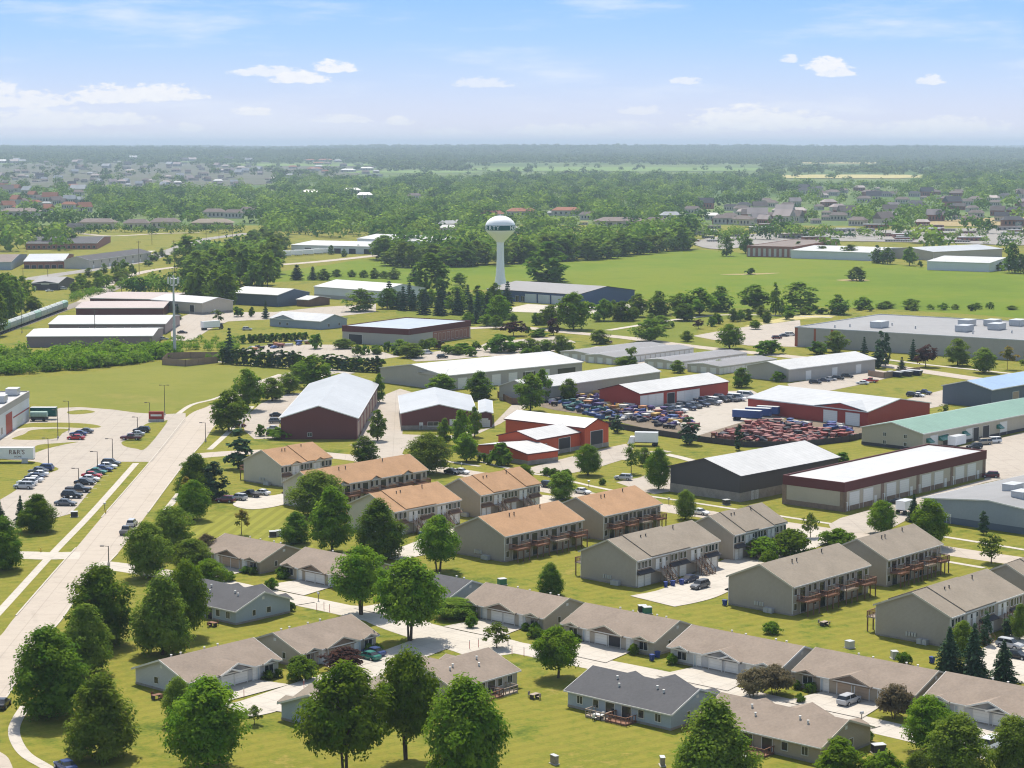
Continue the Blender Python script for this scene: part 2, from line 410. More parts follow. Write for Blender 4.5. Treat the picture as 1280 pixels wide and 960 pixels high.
def gable_slopes(m, L, W, H, R, ridge, ov, th, x0=None, x1=None, dz=0.0, mi=0):
    """two roof slabs with thickness; ov overhang"""
    A, B = (L, W) if ridge == 'x' else (W, L)          # A along the ridge, B across
    a0 = -ov if x0 is None else x0; a1 = A + ov if x1 is None else x1
    k = R / (B / 2)
    ze = H - k * ov + .03 + dz; zr = H + R + .03 + dz
    for sgn in (0, 1):
        e, r = (-ov, B/2) if sgn == 0 else (B + ov, B/2)
        pts = [(a0, e, ze), (a1, e, ze), (a1, r, zr), (a0, r, zr)]
        if sgn: pts = [pts[1], pts[0], pts[3], pts[2]]
        if ridge == 'y':
            pts = [(p[1], p[0], p[2]) for p in pts][::-1]
        m.hexa(pts, [(p[0], p[1], p[2] + th) for p in pts], mi)

def front_gable(mr, mw, f, face, t, hw, k, H, ov=.4, deep=.35, trim=None, root=None):
    """small cross gable over a face of a building: roof wedge into mr, triangular wall into mw; k = main roof slope"""
    r = k * hw
    z0 = H - k * ov + .06
    # in face coordinates: s along the face, d inwards
    def P(s, d, z):
        if face == 'X0': return (d, t + s, z)
        if face == 'Y0': return (t + s, d, z)
        if face == 'X1': return (f.L - d, t + s, z)
        return (t + s, f.W - d, z)
    dfr = -ov - deep
    zp = z0 + r + .12
    hw2 = hw + .25
    back = (zp - z0) / k - ov + .25
    zl = zp - k * hw2
    a, b, c, d = P(-hw2, dfr, zl), P(hw2, dfr, zl), P(0, dfr, zp), P(0, back, zp)
    a2, b2 = P(-hw2, -ov + .02, zl), P(hw2, -ov + .02, zl)
    th = .16
    up = lambda p: (p[0], p[1], p[2] + th)
    vs = [a, b, c, d, a2, b2] + [up(p) for p in (a, b, c, d, a2, b2)]
    fs = [(6, 8, 9, 10), (8, 7, 11, 9), (0, 4, 3, 2), (2, 3, 5, 1), (0, 2, 8, 6), (2, 1, 7, 8), (0, 6, 10, 4), (1, 5, 11, 7), (4, 10, 9, 3), (3, 9, 11, 5)]
    mr.add(vs, fs)
    if trim:
        T = MB(); d1, d2 = dfr - .06, dfr; q = [P(-hw2, d1, zl), P(0, d1, zp), P(hw2, d1, zl), P(-hw2, d2, zl), P(0, d2, zp), P(hw2, d2, zl)]
        lo = [(x, y, z - .10) for x, y, z in q]; hi = [(x, y, z + .18) for x, y, z in q]
        T.add(lo + hi, [(0, 1, 7, 6), (1, 2, 8, 7), (4, 3, 9, 10), (5, 4, 10, 11), (6, 7, 10, 9), (7, 8, 11, 10), (1, 0, 3, 4), (2, 1, 4, 5), (0, 6, 9, 3), (8, 2, 5, 11)])
        T.obj('gable_trim', [trim], root)
    w0 = -ov - .06
    q0, q1, q2_, = P(-hw, w0, z0 - .25), P(hw, w0, z0 - .25), P(0, w0, zp - .06)
    n = 3
    vs = [q0, q1, q2_] + [P(-hw, w0 + .3, z0 - .25), P(hw, w0 + .3, z0 - .25), P(0, w0 + .3, zp - .06)]
    mw.add(vs, [(0, 1, 2), (5, 4, 3), (0, 3, 4, 1), (1, 4, 5, 2), (2, 5, 3, 0)])

def vents(root, pts, name='roof_vent', r=.13, h=.55, m='trim_white'):
    def mk():
        b = MB(); b.cyl((0, 0, -.15), (0, 0, h), r, r, 8); b.cyl((0, 0, h), (0, 0, h + .12), r * 1.5, r * 1.5, 8); return b.mesh(name, [m])
    for p in pts: link(name, cached((name, r, h, m), mk), root, p)

def rakes(root, f, H, R, ridge, ov, th, m):
    """sloping edge boards on the gable ends"""
    A, B = (f.L, f.W) if ridge == 'x' else (f.W, f.L); k = R / (B / 2); ze, zr = H - k * ov + .03, H + R + .03
    for a0, a1 in ((-ov - .07, -ov), (A + ov, A + ov + .07)):
        for e, r in ((-ov, B / 2), (B + ov, B / 2)):
            b = MB(); P = [(a0, e, ze), (a1, e, ze), (a1, r, zr), (a0, r, zr)]
            if ridge == 'y': P = [(p[1], p[0], p[2]) for p in P]
            b.hexa([(x, y, z - .12) for x, y, z in P], [(x, y, z + th + .02) for x, y, z in P]); b.obj('rake_board', [m], root)

# ------------------------------------------------------------------ bungalow duplex
BUNG = []
def bungalow(label, lm, RL=None, right=None, siding='siding_tan', roof='shingle_brown', front='X0', L=19.7, W=13.0, axis='a1', gd=('door_white', 'door_white'),
             hip=False, corner=None, drive=8.8, deck=None, single=False, accent=None):
    """RL: pixel of the left ridge end (height 4.95). axis a1: ridge along the row, long face X0 towards the camera.
       axis a2: ridge runs away from the camera (corner pixel = eave corner near, height 2.5)"""
    H, R, ov = 2.55, 2.35, .45
    ux = Vector((math.cos(A2), math.sin(A2))); uy = Vector((-ux.y, ux.x))
    f = Frame.__new__(Frame); f.H = H; f.ang = A2; f.ux, f.uy = ux, uy
    if axis == 'a1':                     # x depth (W), y length (L), ridge along y
        f.L, f.W = W, L
        p = G(*RL, H + R + .2)           # left ridge end = (x = W/2, y = L + ov)
        o = p.xy - ux * (W / 2) - uy * (L + ov)
        ridge = 'y'; faces = {'front': front, 'n': L}
    else:                                # x length (L), y depth (W), ridge along x
        f.L, f.W = L, W
        p = G(*RL, H + R + .2)           # near ridge end = (x = -ov, y = W/2)
        o = p.xy + ux * ov - uy * (W / 2)
        ridge = 'x'
    f.o = Vector((o.x, o.y, 0))
    root = empty('bungalow_duplex', f.o, f.ang, label, 'house', 'single storey duplex houses')
    c = f.w(f.L / 2, f.W / 2, 2); landmark(lm, c)
    wall_part(root, f, H, R, ridge, [siding, 'stone_base'], .35)
    mr, mw = MB(), MB()
    gable_slopes(mr, f.L, f.W, H, R, ridge, ov, .17)
    k = R / (W / 2)
    # front
    fl = L
    tt = (lambda s: s * fl) if True else None
    for s, hw, dp in [(.5, 3.5, .55), (.115, 1.45, .35), (.885, 1.45, .35)] + ([(.415, 1.9, .75)] if accent else []):
        mw = MB(); front_gable(mr, mw, f, front, tt(s), hw, k, H, ov, deep=dp, trim='trim_white' if accent else 'deck_grey' if siding == 'siding_tan' else 'siding_cream', root=root)
        mw.obj('front_gable', ['gable_grey_shaded' if siding in ('siding_white', 'siding_blue') else 'gable_brown_shaded'], root)
    mr.obj('roof', [roof], root); rakes(root, f, H, R, ridge, ov, .17, 'trim_white' if siding in ('siding_white', 'siding_blue') else 'siding_cream')
    ze = H - k * ov
    for bx in (((-ov - .1, -ov, -ov, f.W + ov), (f.L + ov, f.L + ov + .1, -ov, f.W + ov)) if ridge == 'y' else ((-ov, f.L + ov, -ov - .1, -ov), (-ov, f.L + ov, f.W + ov, f.W + ov + .1))):
        m = MB(); m.box(*bx, ze - .02, ze + .16); m.obj('gutter', ['trim_white'], root)
    def on(face, s):
        return face_xy(f, face, s * fl)
    def W_(face, s, w, h, z=.95, mull=1):
        x, y, r = on(face, s); window_part(root, x, y, z, r, w, h, mull=mull)
    # door order measured from the near corner
    for s, q in ((.36, 0), (.56, 1)) if front == 'X0' else ((.40, 0), (.60, 1)):
        s = .425 if q == 0 else .575
        x, y, r = on(front, s); garage_part(root, x, y, .02, r, 2.5, 2.15, gd[q])
    for s in (.27, .73):
        x, y, r = on(front, s); door_part(root, x, y, .05, r)
    for s in (.235, .765):
        x, y, r = on(front, s); door_part(root, x, y, .05, r, .5, 2.05, 'glass_pale', 'sidelight')
    for s in (.11, .89): W_(front, s, 1.75, 1.25, .8)
    back = {'X0': 'X1', 'Y0': 'Y1', 'X1': 'X0', 'Y1': 'Y0'}[front]
    for s in (.12, .28, .72, .88): W_(back, s, 1.0, 1.15, .9, 0 if s in (.28, .72) else 1)
    for s in (.42, .58):
        x, y, r = on(back, s); door_part(root, x, y, .05, r, 1.7, 2.05, 'glass_dark', 'sliding_door')
    # gable end windows
    ends = ('Y0', 'Y1') if ridge == 'y' else ('X0', 'X1')
    for fc in ends:
        for s in (.33, .60):
            x, y, r = face_xy(f, fc, s * W); window_part(root, x, y, 1.0, r, .7 if s < .5 else .95, 1.0, mull=0)
        x, y, r = face_xy(f, fc, .5 * W)
        def mk():
            b = MB(); b.box(-.3, .3, -.05, .05, 0, .5); return b.mesh('gable_vent', ['trim_white'])
        link('gable_vent', cached('gv', mk), root, (x, y, H + R * .45), r)
    # roof vents on the back slope
    pts = []
    for s, d in ((.22, .30), (.30, .34), (.62, .24), (.70, .36)):
        if ridge == 'y':
            dd = W * d if back == 'X0' else W * (1 - d); pts.append((dd, s * L, H + k * min(dd, W - dd) + .2))
        else:
            dd = W * d if back == 'Y0' else W * (1 - d); pts.append((s * L, dd, H + k * min(dd, W - dd) + .2))
    vents(root, pts, h=.35)
    # back patio: slab, timber deck with rail, posts
    if deck:
        for s, dm in deck:
            x, y, r = on(back, s)
            b = MB(); b.box(-1.9, 1.9, -2.6, -.05, 0, .28); d_ = b.obj('deck', [dm], root, (x, y, 0)); d_.rotation_euler = (0, 0, r)
            rl = MB()
            for xx in (-1.9, -.95, 0, .95, 1.9): rl.box(xx - .05, xx + .05, -2.6, -2.5, .28, 1.15)
            for yy in (-1.8, -1.0, -.2):
                rl.box(-1.9, -1.8, yy - .05, yy + .05, .28, 1.15); rl.box(1.8, 1.9, yy - .05, yy + .05, .28, 1.15)
            rl.box(-1.95, 1.95, -2.62, -2.5, 1.15, 1.25); rl.box(-1.95, -1.83, -2.5, -.05, 1.15, 1.25); rl.box(1.83, 1.95, -2.5, -.05, 1.15, 1.25)
            rl.box(-1.9, 1.9, -2.6, -2.54, .6, .7)
            rl.obj('railing', [dm], d_)
    # driveway: paving in front of the garages
    if drive:
        a0, a1 = .24 * fl, .76 * fl
        ex = 1.5
        d0, d1 = (-drive, -.02)
        if front == 'X0': quad = [(d0, a0 - ex), (d1, a0), (d1, a1), (d0, a1 + ex)]
        elif front == 'X1': quad = [(f.L + drive, a1 + ex), (f.L + .02, a1), (f.L + .02, a0), (f.L + drive, a0 - ex)]
        elif front == 'Y0': quad = [(a0 - ex, d0), (a1 + ex, d0), (a1, d1), (a0, d1)]
        else: quad = [(a0, f.W + .02), (a1, f.W + .02), (a1 + ex, f.W + drive), (a0 - ex, f.W + drive)]
        pts = [f.w(x, y).xy for x, y in quad]
        paving('driveway', pts, 'concrete_pale', .028)
    BUNG.append((f, front, L))
    return root, f

# ------------------------------------------------------------------ two storey townhouse block
def townhouse(label, lm, EN, EL, EF, H=5.4, R=3.1, siding='siding_taupe', roof='shingle_grey', face='garage', units=4, segs=(.16, .63), brick='brick_brown', ang=A2, Lmax=None, Wset=None, dorm=False):
    f = Frame(EN, EL, EF, H - .1, over=.35, ang=ang)
    if Lmax: f.L = Lmax
    if Wset: f.W = Wset
    L, W = f.L, f.W
    root = empty('townhouse_block', f.o, f.ang, label, 'townhouse', 'two storey townhouse blocks')
    landmark(lm, f.w(L / 2, W / 2, 4))
    wall_part(root, f, H, R, 'x', [siding, 'stone_base'], .3)
    mr = MB(); cuts = [0] + list(segs) + [1]
    for i in range(len(cuts) - 1):
        a0 = -.35 if i == 0 else cuts[i] * L; a1 = L + .35 if i == len(cuts) - 2 else cuts[i + 1] * L - .002
        gable_slopes(mr, L, W, H, R, 'x', .4, .2, a0, a1, dz=.0 if i % 2 == 0 else .20)
    k = R / (W / 2)
    for s in ((.2, .5, .8) if face == 'deck' else (.27, .75)) if dorm else ():
        mw = MB(); front_gable(mr, mw, f, 'Y0', s * L, 1.5, k, H, .4)
        mw.obj('dormer_gable', ['siding_blue' if face == 'deck' else siding], root)
    mr.obj('roof', [roof], root); rakes(root, f, H, R, 'x', .35, .2, 'siding_cream')
    ze = H - k * .4
    for y0, y1, yy in ((-.5, -.4, 0), (W + .4, W + .5, W)):
        m = MB(); m.box(-.35, L + .35, y0, y1, ze - .02, ze + .2); m.obj('gutter', ['trim_white'], root)
        for xx in (0, L): m = MB(); m.box(xx - .06, xx + .06, yy - .06, yy + .06, .3, H - .3); m.obj('downpipe', ['trim_white'], root)
    vents(root, [(.3 * L, W * .38, H + k * W * .38), (.36 * L, W * .38, H + k * W * .38), (.72 * L, W * .42, H + k * W * .42)], 'roof_pipe', .11, .75, 'pole_dark')
    def front(y, rz, sgn):
        """garage side"""
        def X(s): return s * L if sgn > 0 else L - s * L
        pair = L / (units / 2)
        for p in range(units // 2):
            b = p * pair / L; u = pair / L
            for (s0, s1, n) in ((.02, .20, 1), (.66, .98, 2)) if p % 2 else ((.02, .34, 2), (.80, .98, 1)):
                c = b + (s0 + s1) / 2 * u; wd = (s1 - s0) * pair
                # pent roof above the garage doors, brick panel between the windows
                m = MB(); z0, z1 = 2.75, 3.25
                m.add([(-wd/2-.2, -1.0, z0), (wd/2+.2, -1.0, z0), (wd/2+.2, .02, z1), (-wd/2-.2, .02, z1), (-wd/2-.2, -1.0, z0-.18), (wd/2+.2, -1.0, z0-.18), (wd/2+.2, .02, z0-.18), (-wd/2-.2, .02, z0-.18)],
                      [(0, 1, 2, 3), (7, 6, 5, 4), (4, 5, 1, 0), (5, 6, 2, 1), (7, 4, 0, 3), (6, 7, 3, 2)])
                m.obj('pent_roof', ['trim_dark' if 'orange' not in roof else 'wood_brown'], root, (X(c), y, 0)).rotation_euler = (0, 0, rz)
                m = MB(); m.box(-wd/2, wd/2, -.06, .02, 3.3, H - .45); m.obj('brick_panel', [brick], root, (X(c), y, 0)).rotation_euler = (0, 0, rz)
                for i in range(n):
                    xx = c * L + (i - (n - 1) / 2) * wd / n
                    xx = xx if sgn > 0 else L - xx
                    garage_part(root, xx, y + (-.03 if sgn > 0 else .03), .02, rz, min(2.7, wd / n - .45), 2.2)
                    for q in (-.62, .62):
                        window_part(root, xx + q, y + (-.08 if sgn > 0 else .08), 3.65, rz, .8, 1.25, mull=0)
            # entrances on the upper landing, stairs with rails between the garages
            s0, s1 = (.24, .62) if p % 2 else (.38, .76)
            for q in (.3, .7):
                xx = X(b + (s0 + (s1 - s0) * q) * u)
                door_part(root, xx, y, 2.65, rz, .95, 2.05)
                window_part(root, xx + .95, y, 3.9, rz, .6, .8, mull=0)
            xx = X(b + (s0 + s1) / 2 * u); wd = (s1 - s0) * pair * .8
            m = MB(); m.box(-wd/2, wd/2, -1.3, 0, 2.45, 2.6)
            for sx in (-wd/4, wd/4):
                for j in range(9): m.box(sx - .5, sx + .5, -1.3 - .29 * (j + 1), -1.3 - .29 * j, 2.35 - .27 * j - .2, 2.45 - .27 * j)
            st = m.obj('entry_stair', ['deck_grey'], root, (X(b + (s0 + s1) / 2 * u), y, 0)); st.rotation_euler = (0, 0, rz)
            m = MB()
            for sx in (-wd/4 - .55, -wd/4 + .5, wd/4 - .55, wd/4 + .5):
                m.add([(sx, -1.3, 3.4), (sx + .06, -1.3, 3.4), (sx + .06, -3.9, 1.0), (sx, -3.9, 1.0), (sx, -1.3, 3.5), (sx + .06, -1.3, 3.5), (sx + .06, -3.9, 1.1), (sx, -3.9, 1.1)],
                      [(0, 1, 2, 3), (7, 6, 5, 4), (0, 4, 5, 1), (1, 5, 6, 2), (2, 6, 7, 3), (3, 7, 4, 0)])
                for yy, zt in ((-1.3, 3.4), (-2.6, 2.2), (-3.85, 1.05)): m.box(sx, sx + .08, yy - .05, yy + .05, 0, zt)
            m.obj('stair_rail', ['wood_brown'], st)
    def back(y, rz, sgn):
        """garden side: raised decks on posts, sliding doors"""
        n = units
        for i in range(n):
            c = (i + .5) / n * L; xx = c if sgn > 0 else L - c
            wd = L / n * .62
            m = MB(); m.box(-wd/2, wd/2, -2.6, -.03, 2.5, 2.72)
            m.box(-wd/2, wd/2, -2.68, -2.6, 2.42, 2.8)
            dk = m.obj('deck', ['deck_wood' if (i + len(label)) % 3 else 'deck_grey'], root, (xx, y, 0)); dk.rotation_euler = (0, 0, rz)
            for q in (-wd/2 + .1, 0, wd/2 - .1):
                m = MB(); m.box(q - .09, q + .09, -2.55, -2.37, 0, 2.5); m.obj('post', ['wood_brown'], dk)
            m = MB(); a = wd / 2
            nb = int(wd / .3)
            for j in range(nb + 1): m.box(-a + j * wd / nb - .035, -a + j * wd / nb + .035, -2.6, -2.53, 2.72, 3.6)
            for j in range(8):
                for q in (-a, a - .07): m.box(q, q + .07, -2.5 + j * .32, -2.43 + j * .32, 2.72, 3.6)
            m.box(-a - .03, a + .03, -2.63, -2.5, 3.6, 3.7); m.box(-a - .03, -a + .1, -2.5, -.05, 3.6, 3.7); m.box(a - .1, a + .03, -2.5, -.05, 3.6, 3.7)
            m.obj('railing', ['deck_wood'], dk)
            door_part(root, xx, y, 2.75, rz, 1.8, 2.05, 'glass_dark', 'sliding_door')
            door_part(root, xx + .3, y, .05, rz, 1.8, 2.05, 'glass_dark', 'sliding_door')
            for q in (-L / n * .36, L / n * .36):
                window_part(root, xx + q, y, 3.7, rz, .9, 1.2, mull=0)
            window_part(root, xx - L / n * .36, y, .95, rz, .9, 1.2, mull=0)
    if face == 'garage': front(0, 0, 1); back(W, math.pi, -1)
    else: back(0, 0, 1); front(W, math.pi, -1)
    # meters and condensers on the near gable end
    for i, (q, w_, h_) in enumerate(((.30, .9, .9), (.37, .9, .9))):
        def mk():
            b = MB(); b.box(-.45, .45, -1.1, -.2, .05, .9); b.cyl((0, -.65, .9), (0, -.65, .95), .36, .36, 12); return b.mesh('condenser', ['galv'])
        x, y, r = face_xy(f, 'X0', q * W); link('condenser', cached('ac', mk), root, (x, y, 0), r)
    m = MB()
    for j in range(4): m.box(-1.2 + j * .55, -.85 + j * .55, -.22, -.02, .9, 1.6)
    x, y, r = face_xy(f, 'X0', .5 * W); m.obj('meter_box', ['galv'], root, (x, y, 0)).rotation_euler = (0, 0, r)
    return root, f

# ------------------------------------------------------------------ steel commercial building
def hall(label, lm, EN, EL, EF, H, R=2.0, ridge='x', wall='steel_grey', roof='roof_white', base=None, base_h=1.1, name='warehouse', cat='building', group=None, ov=.35, over=.25,
         feats=(), ang=None, trim=None, flat_parapet=None, L=None, W=None, gables=()):
    f = Frame(EN, EL, EF, H, over=over, ang=ang)
    if L: f.L = L
    if W: f.W = W
    root = empty(name, f.o, f.ang, label, cat, group)
    if lm: landmark(lm, f.w(f.L / 2, f.W / 2, H * .7))
    wall_part(root, f, H, R, ridge, [wall, base or wall], base_h if base else 0)
    if R > 0:
        m = MB(); gable_slopes(m, f.L, f.W, H, R, ridge, ov, .14)
        B = f.W if ridge == 'x' else f.L; k = R / (B / 2)
        for (fc, t, hw) in gables:
            q = f.W if fc[0] == 'X' else f.L
            mw = MB(); front_gable(m, mw, f, fc, t * q, hw * q, k, H, ov, deep=.15); mw.obj('front_gable', [wall], root)
        me = m.mesh('roof', [roof])
        link('roof', me, root); rakes(root, f, H, R, ridge, ov, .14, trim or 'trim_white')
        B = f.W if ridge == 'x' else f.L; k = R / (B / 2); ze = H - k * ov
        for bx in (((-ov, f.L + ov, -ov - .1, -ov), (-ov, f.L + ov, f.W + ov, f.W + ov + .1)) if ridge == 'x' else ((-ov - .1, -ov, -ov, f.W + ov), (f.L + ov, f.L + ov + .1, -ov, f.W + ov))):
            m = MB(); m.box(*bx, ze - .15, ze + .17); m.obj('eave_trim', [trim or 'trim_white'], root)
    else:
        m = MB(); m.box(.25, f.L - .25, .25, f.W - .25, H + .01, H + .06); m.obj('roof', [roof], root)
        m = MB(); t = .3; ph, pm = flat_parapet or (.35, wall)
        z0 = H - (ph if ph > .6 else 0); z1 = H + .38; e = .12
        m.box(-e, f.L + e, -e, t - e, z0, z1); m.box(-e, f.L + e, f.W - t + e, f.W + e, z0, z1); m.box(-e, t - e, t - e, f.W - t + e, z0, z1); m.box(f.L - t + e, f.L + e, t - e, f.W - t + e, z0, z1)
        m.obj('parapet', [pm], root)
    for ft in feats:
        kd, fc, t = ft[0], ft[1], ft[2]
        x, y, r = face_xy(f, fc, t * (f.W if fc[0] == 'X' else f.L))
        if kd == 'gd': garage_part(root, x, y, .02, r, ft[3], ft[4], ft[5] if len(ft) > 5 else 'door_white')
        elif kd == 'od': garage_part(root, x, y, .02, r, ft[3], ft[4], 'door_dark')
        elif kd == 'door': door_part(root, x, y, .02, r, 1.0, 2.1, ft[3] if len(ft) > 3 else 'door_white')
        elif kd == 'win': window_part(root, x, y, ft[5], r, ft[3], ft[4], mull=ft[6] if len(ft) > 6 else 1)
        elif kd == 'awning':
            m = MB(); w = ft[3]
            m.add([(-w/2, -1.5, 2.5), (w/2, -1.5, 2.5), (w/2, 0, 3.5), (-w/2, 0, 3.5), (-w/2, -1.5, 2.3), (w/2, -1.5, 2.3), (w/2, 0, 2.3), (-w/2, 0, 2.3)],
                  [(0, 1, 2, 3), (7, 6, 5, 4), (4, 5, 1, 0), (5, 6, 2, 1), (7, 4, 0, 3)])
            m.obj('awning', [ft[4]], root, (x, y, 0)).rotation_euler = (0, 0, r)
        elif kd == 'panel':
            m = MB(); w = ft[3]; m.box(-w/2, w/2, -.06, .02, ft[4], ft[5]); m.obj(ft[7] if len(ft) > 7 else 'wall_panel', [ft[6]], root, (x, y, 0)).rotation_euler = (0, 0, r)
    return root, f

def roof_units(root, f, spots, H, size=(4, 3, 2), m='galv', name='roof_unit'):
    def mk():
        b = MB(); a, c, h = size; b.box(-a/2, a/2, -c/2, c/2, .25, h); b.box(-a/2+.2, a/2-.2, -c/2+.2, c/2-.2, 0, .25); b.box(-a/2-.1, a/2+.1, -c/2-.1, c/2+.1, h, h+.12)
        return b.mesh(name, [m])
    for (u, v) in spots: link(name, cached((name, size, m), mk), root, (u * f.L, v * f.W, H + .06))

# ------------------------------------------------------------------ ground sheets
def ear_clip(P):
    idx = list(range(len(P))); out = []
    cr = lambda a, b, c: (b[0]-a[0])*(c[1]-a[1]) - (b[1]-a[1])*(c[0]-a[0])
    while len(idx) > 3:
        best = None
        for k in range(len(idx)):
            a, b, c = idx[k-1], idx[k], idx[(k+1) % len(idx)]; A, B, C = P[a], P[b], P[c]
            ar = cr(A, B, C)
            if ar <= 1e-9: continue
            if any(cr(A, B, P[q]) > 0 and cr(B, C, P[q]) > 0 and cr(C, A, P[q]) > 0 for q in idx if q not in (a, b, c)): continue
            best = k; break
        if best is None: idx.pop(0); continue
        a, b, c = idx[best-1], idx[best], idx[(best+1) % len(idx)]; out.append((a, b, c)); idx.pop(best)
    return out + [tuple(idx)]
ZN = [0]
def paving(name, pts, m, z, kind='structure'):
    ZN[0] += 1; z = z + ZN[0] * .0013
    vs = [(p[0], p[1], z) for p in pts]
    a = sum(vs[i][0] * vs[(i + 1) % len(vs)][1] - vs[(i + 1) % len(vs)][0] * vs[i][1] for i in range(len(vs)))
    if a < 0: vs = vs[::-1]
    me = bpy.data.meshes.new(name)
    me.from_pydata(vs, [], ear_clip([(v[0], v[1]) for v in vs])); me.update()
    me.materials.append(M[m])
    o = link(name, me); o['kind'] = kind
    return o

def ppoly(name, pix, m, z): return paving(name, [G(*p).xy for p in smooth(pix)] if len(pix) > 40 else [G(*p).xy for p in pix], m, z)

def catmull(pts, n=6, closed=False):
    out = []; k = len(pts)
    rng = range(k) if closed else range(k - 1)
    for i in rng:
        p0, p1, p2, p3 = (pts[(i - 1) % k] if closed or i > 0 else pts[0]), pts[i], pts[(i + 1) % k], (pts[(i + 2) % k] if closed or i + 2 < k else pts[-1])
        for j in range(n):
            t = j / n
            out.append(tuple(.5 * (2 * b + (c - a) * t + (2 * a - 5 * b + 4 * c - d) * t * t + (3 * b - a - 3 * c + d) * t ** 3) for a, b, c, d in zip(p0, p1, p2, p3)))
    if not closed: out.append(pts[-1])
    return out
smooth = lambda p: p

def spoly(name, pix, m, z):
    """rounded outline"""
    return paving(name, [G(*p).xy for p in catmull(pix, 5, True)], m, z)

def ribbon(name, pix, width, m, z, kerb=False):
    pts = [tuple(G(*p).xy) for p in catmull(pix, 8)]
    P = [Vector(p) for p in pts]; l, r = [], []
    for i, p in enumerate(P):
        d = (P[min(i + 1, len(P) - 1)] - P[max(i - 1, 0)]).normalized(); n = Vector((-d.y, d.x))
        l.append(p + n * width / 2); r.append(p - n * width / 2)
    ZN[0] += 1; z = z + ZN[0] * .0013
    b = MB()
    for i in range(len(P) - 1):
        b.add([(*r[i], z), (*r[i+1], z), (*l[i+1], z), (*l[i], z)], [(0, 1, 2, 3)])
    o = b.obj(name, [m]); o['kind'] = 'structure'
    if kerb:
        c = MB(); h, w = .13, .18
        for side, sg in ((l, 1), (r, -1)):
            for i in range(len(P) - 1):
                d = (P[i+1] - P[i]).normalized(); n = Vector((-d.y, d.x)) * sg * w
                a, q = side[i], side[i+1]
                lo = [(*a, z), (*q, z), (*(q + n), z), (*(a + n), z)]
                if sg < 0: lo = lo[::-1]
                c.hexa(lo, [(x, y, z + h) for x, y, _ in lo])
        k = c.obj('kerb', ['concrete_pale']); k['kind'] = 'structure'
    return o
# ------------------------------------------------------------------ foliage: leaf faces clustered in clumps through the crown volume
def quads(c, nrm, size, rg, asp=1.5):
    """leaf quads: centres c, normals nrm, sizes -> vertices (4 per leaf)"""
    n = len(c)
    nrm = nrm / (np.linalg.norm(nrm, axis=1, keepdims=True) + 1e-9)
    ref = rg.normal(size=(n, 3)); t = np.cross(nrm, ref); t /= (np.linalg.norm(t, axis=1, keepdims=True) + 1e-9)
    b = np.cross(nrm, t)
    a = size[:, None] * .5; t = t * a * asp ** .5; b = b * a / asp ** .5
    v = np.stack([c - t - b * .55, c + t * .1 - b, c + t + b * .4, c - t * .2 + b], 1)
    return v.reshape(-1, 3)

def np_mesh(name, V, mats, mi=None):
    n = len(V) // 4
    me = bpy.data.meshes.new(name)
    me.vertices.add(4 * n); me.vertices.foreach_set('co', V.astype(np.float32).ravel())
    me.loops.add(4 * n); me.loops.foreach_set('vertex_index', np.arange(4 * n, dtype=np.int32))
    me.polygons.add(n); me.polygons.foreach_set('loop_start', np.arange(0, 4 * n, 4, dtype=np.int32))
    for m in mats: me.materials.append(M[m])
    if mi is not None: me.polygons.foreach_set('material_index', mi.astype(np.int32))
    me.update(calc_edges=True)
    return me

PROF = {   # crown radius (fraction of half width) against crown height 0..1
    'maple':  [(0, .55), (.1, .82), (.3, .98), (.5, 1), (.7, .86), (.85, .62), (1, .12)],
    'oval':   [(0, .62), (.12, .9), (.35, 1), (.55, .95), (.75, .72), (.9, .42), (1, .08)],
    'spread': [(0, .55), (.15, .85), (.4, 1), (.6, .95), (.8, .72), (1, .25)],
    'column': [(0, .6), (.1, .95), (.4, 1), (.7, .85), (.9, .5), (1, .05)],
    'bush':   [(0, .85), (.3, 1), (.6, .92), (.85, .6), (1, .2)],
    'pyramid': [(0, .7), (.08, .95), (.25, 1), (.5, .82), (.75, .52), (.9, .28), (1, .05)],
    'cone':   [(0, 1), (.15, .95), (.5, .6), (.8, .26), (1, .02)],
}
def crown_points(seed, prof, w, h, zb, ncl, nleaf, leaf, up=.7, rough=.16, vert=.0):
    rg = np.random.default_rng(seed)
    P = np.array(PROF[prof])
    t = rg.beta(1.15, 1.1, ncl * 3)
    R = np.interp(t, P[:, 0], P[:, 1]) * w / 2
    keep = rg.random(len(t)) < (R / (w / 2)) ** .8 + .08
    t, R = t[keep][:ncl], R[keep][:ncl]
    n = len(t)
    rr = rg.random(n) ** .42
    th = rg.random(n) * 2 * np.pi
    lump = 1 + rough * (np.sin(3 * th + seed) * np.sin(7 * t + seed * 2) + .6 * np.sin(5 * th + 11 * t))
    cr = (w * .115 + .1) * (.75 + .6 * rg.random(n))
    rad = np.maximum(R * lump * rr - cr * .35, 0)
    C = np.stack([rad * np.cos(th), rad * np.sin(th), zb + t * (h - zb - cr * .6) + cr * .2], 1)
    k = max(4, nleaf // n)
    ci = np.repeat(np.arange(n), k)
    d = rg.normal(size=(len(ci), 3)); d /= np.linalg.norm(d, axis=1, keepdims=True)
    d[:, 2] = np.where(rg.random(len(d)) < .6, np.abs(d[:, 2]), d[:, 2])
    s = rg.random(len(ci)) ** .35
    p = C[ci] + d * (cr[ci] * s)[:, None] * np.array([1.15, 1.15, .85])
    out = p - np.array([0, 0, zb + (h - zb) * .35]); out /= (np.linalg.norm(out, axis=1, keepdims=True) + 1e-6)
    nrm = d * .7 + out * .5 + np.array([0, 0, up]) + rg.normal(size=p.shape) * .4
    if vert: nrm[:, 2] *= (1 - vert)
    sz = leaf * (.6 + .8 * rg.random(len(p)))
    return quads(p, nrm, sz, rg)

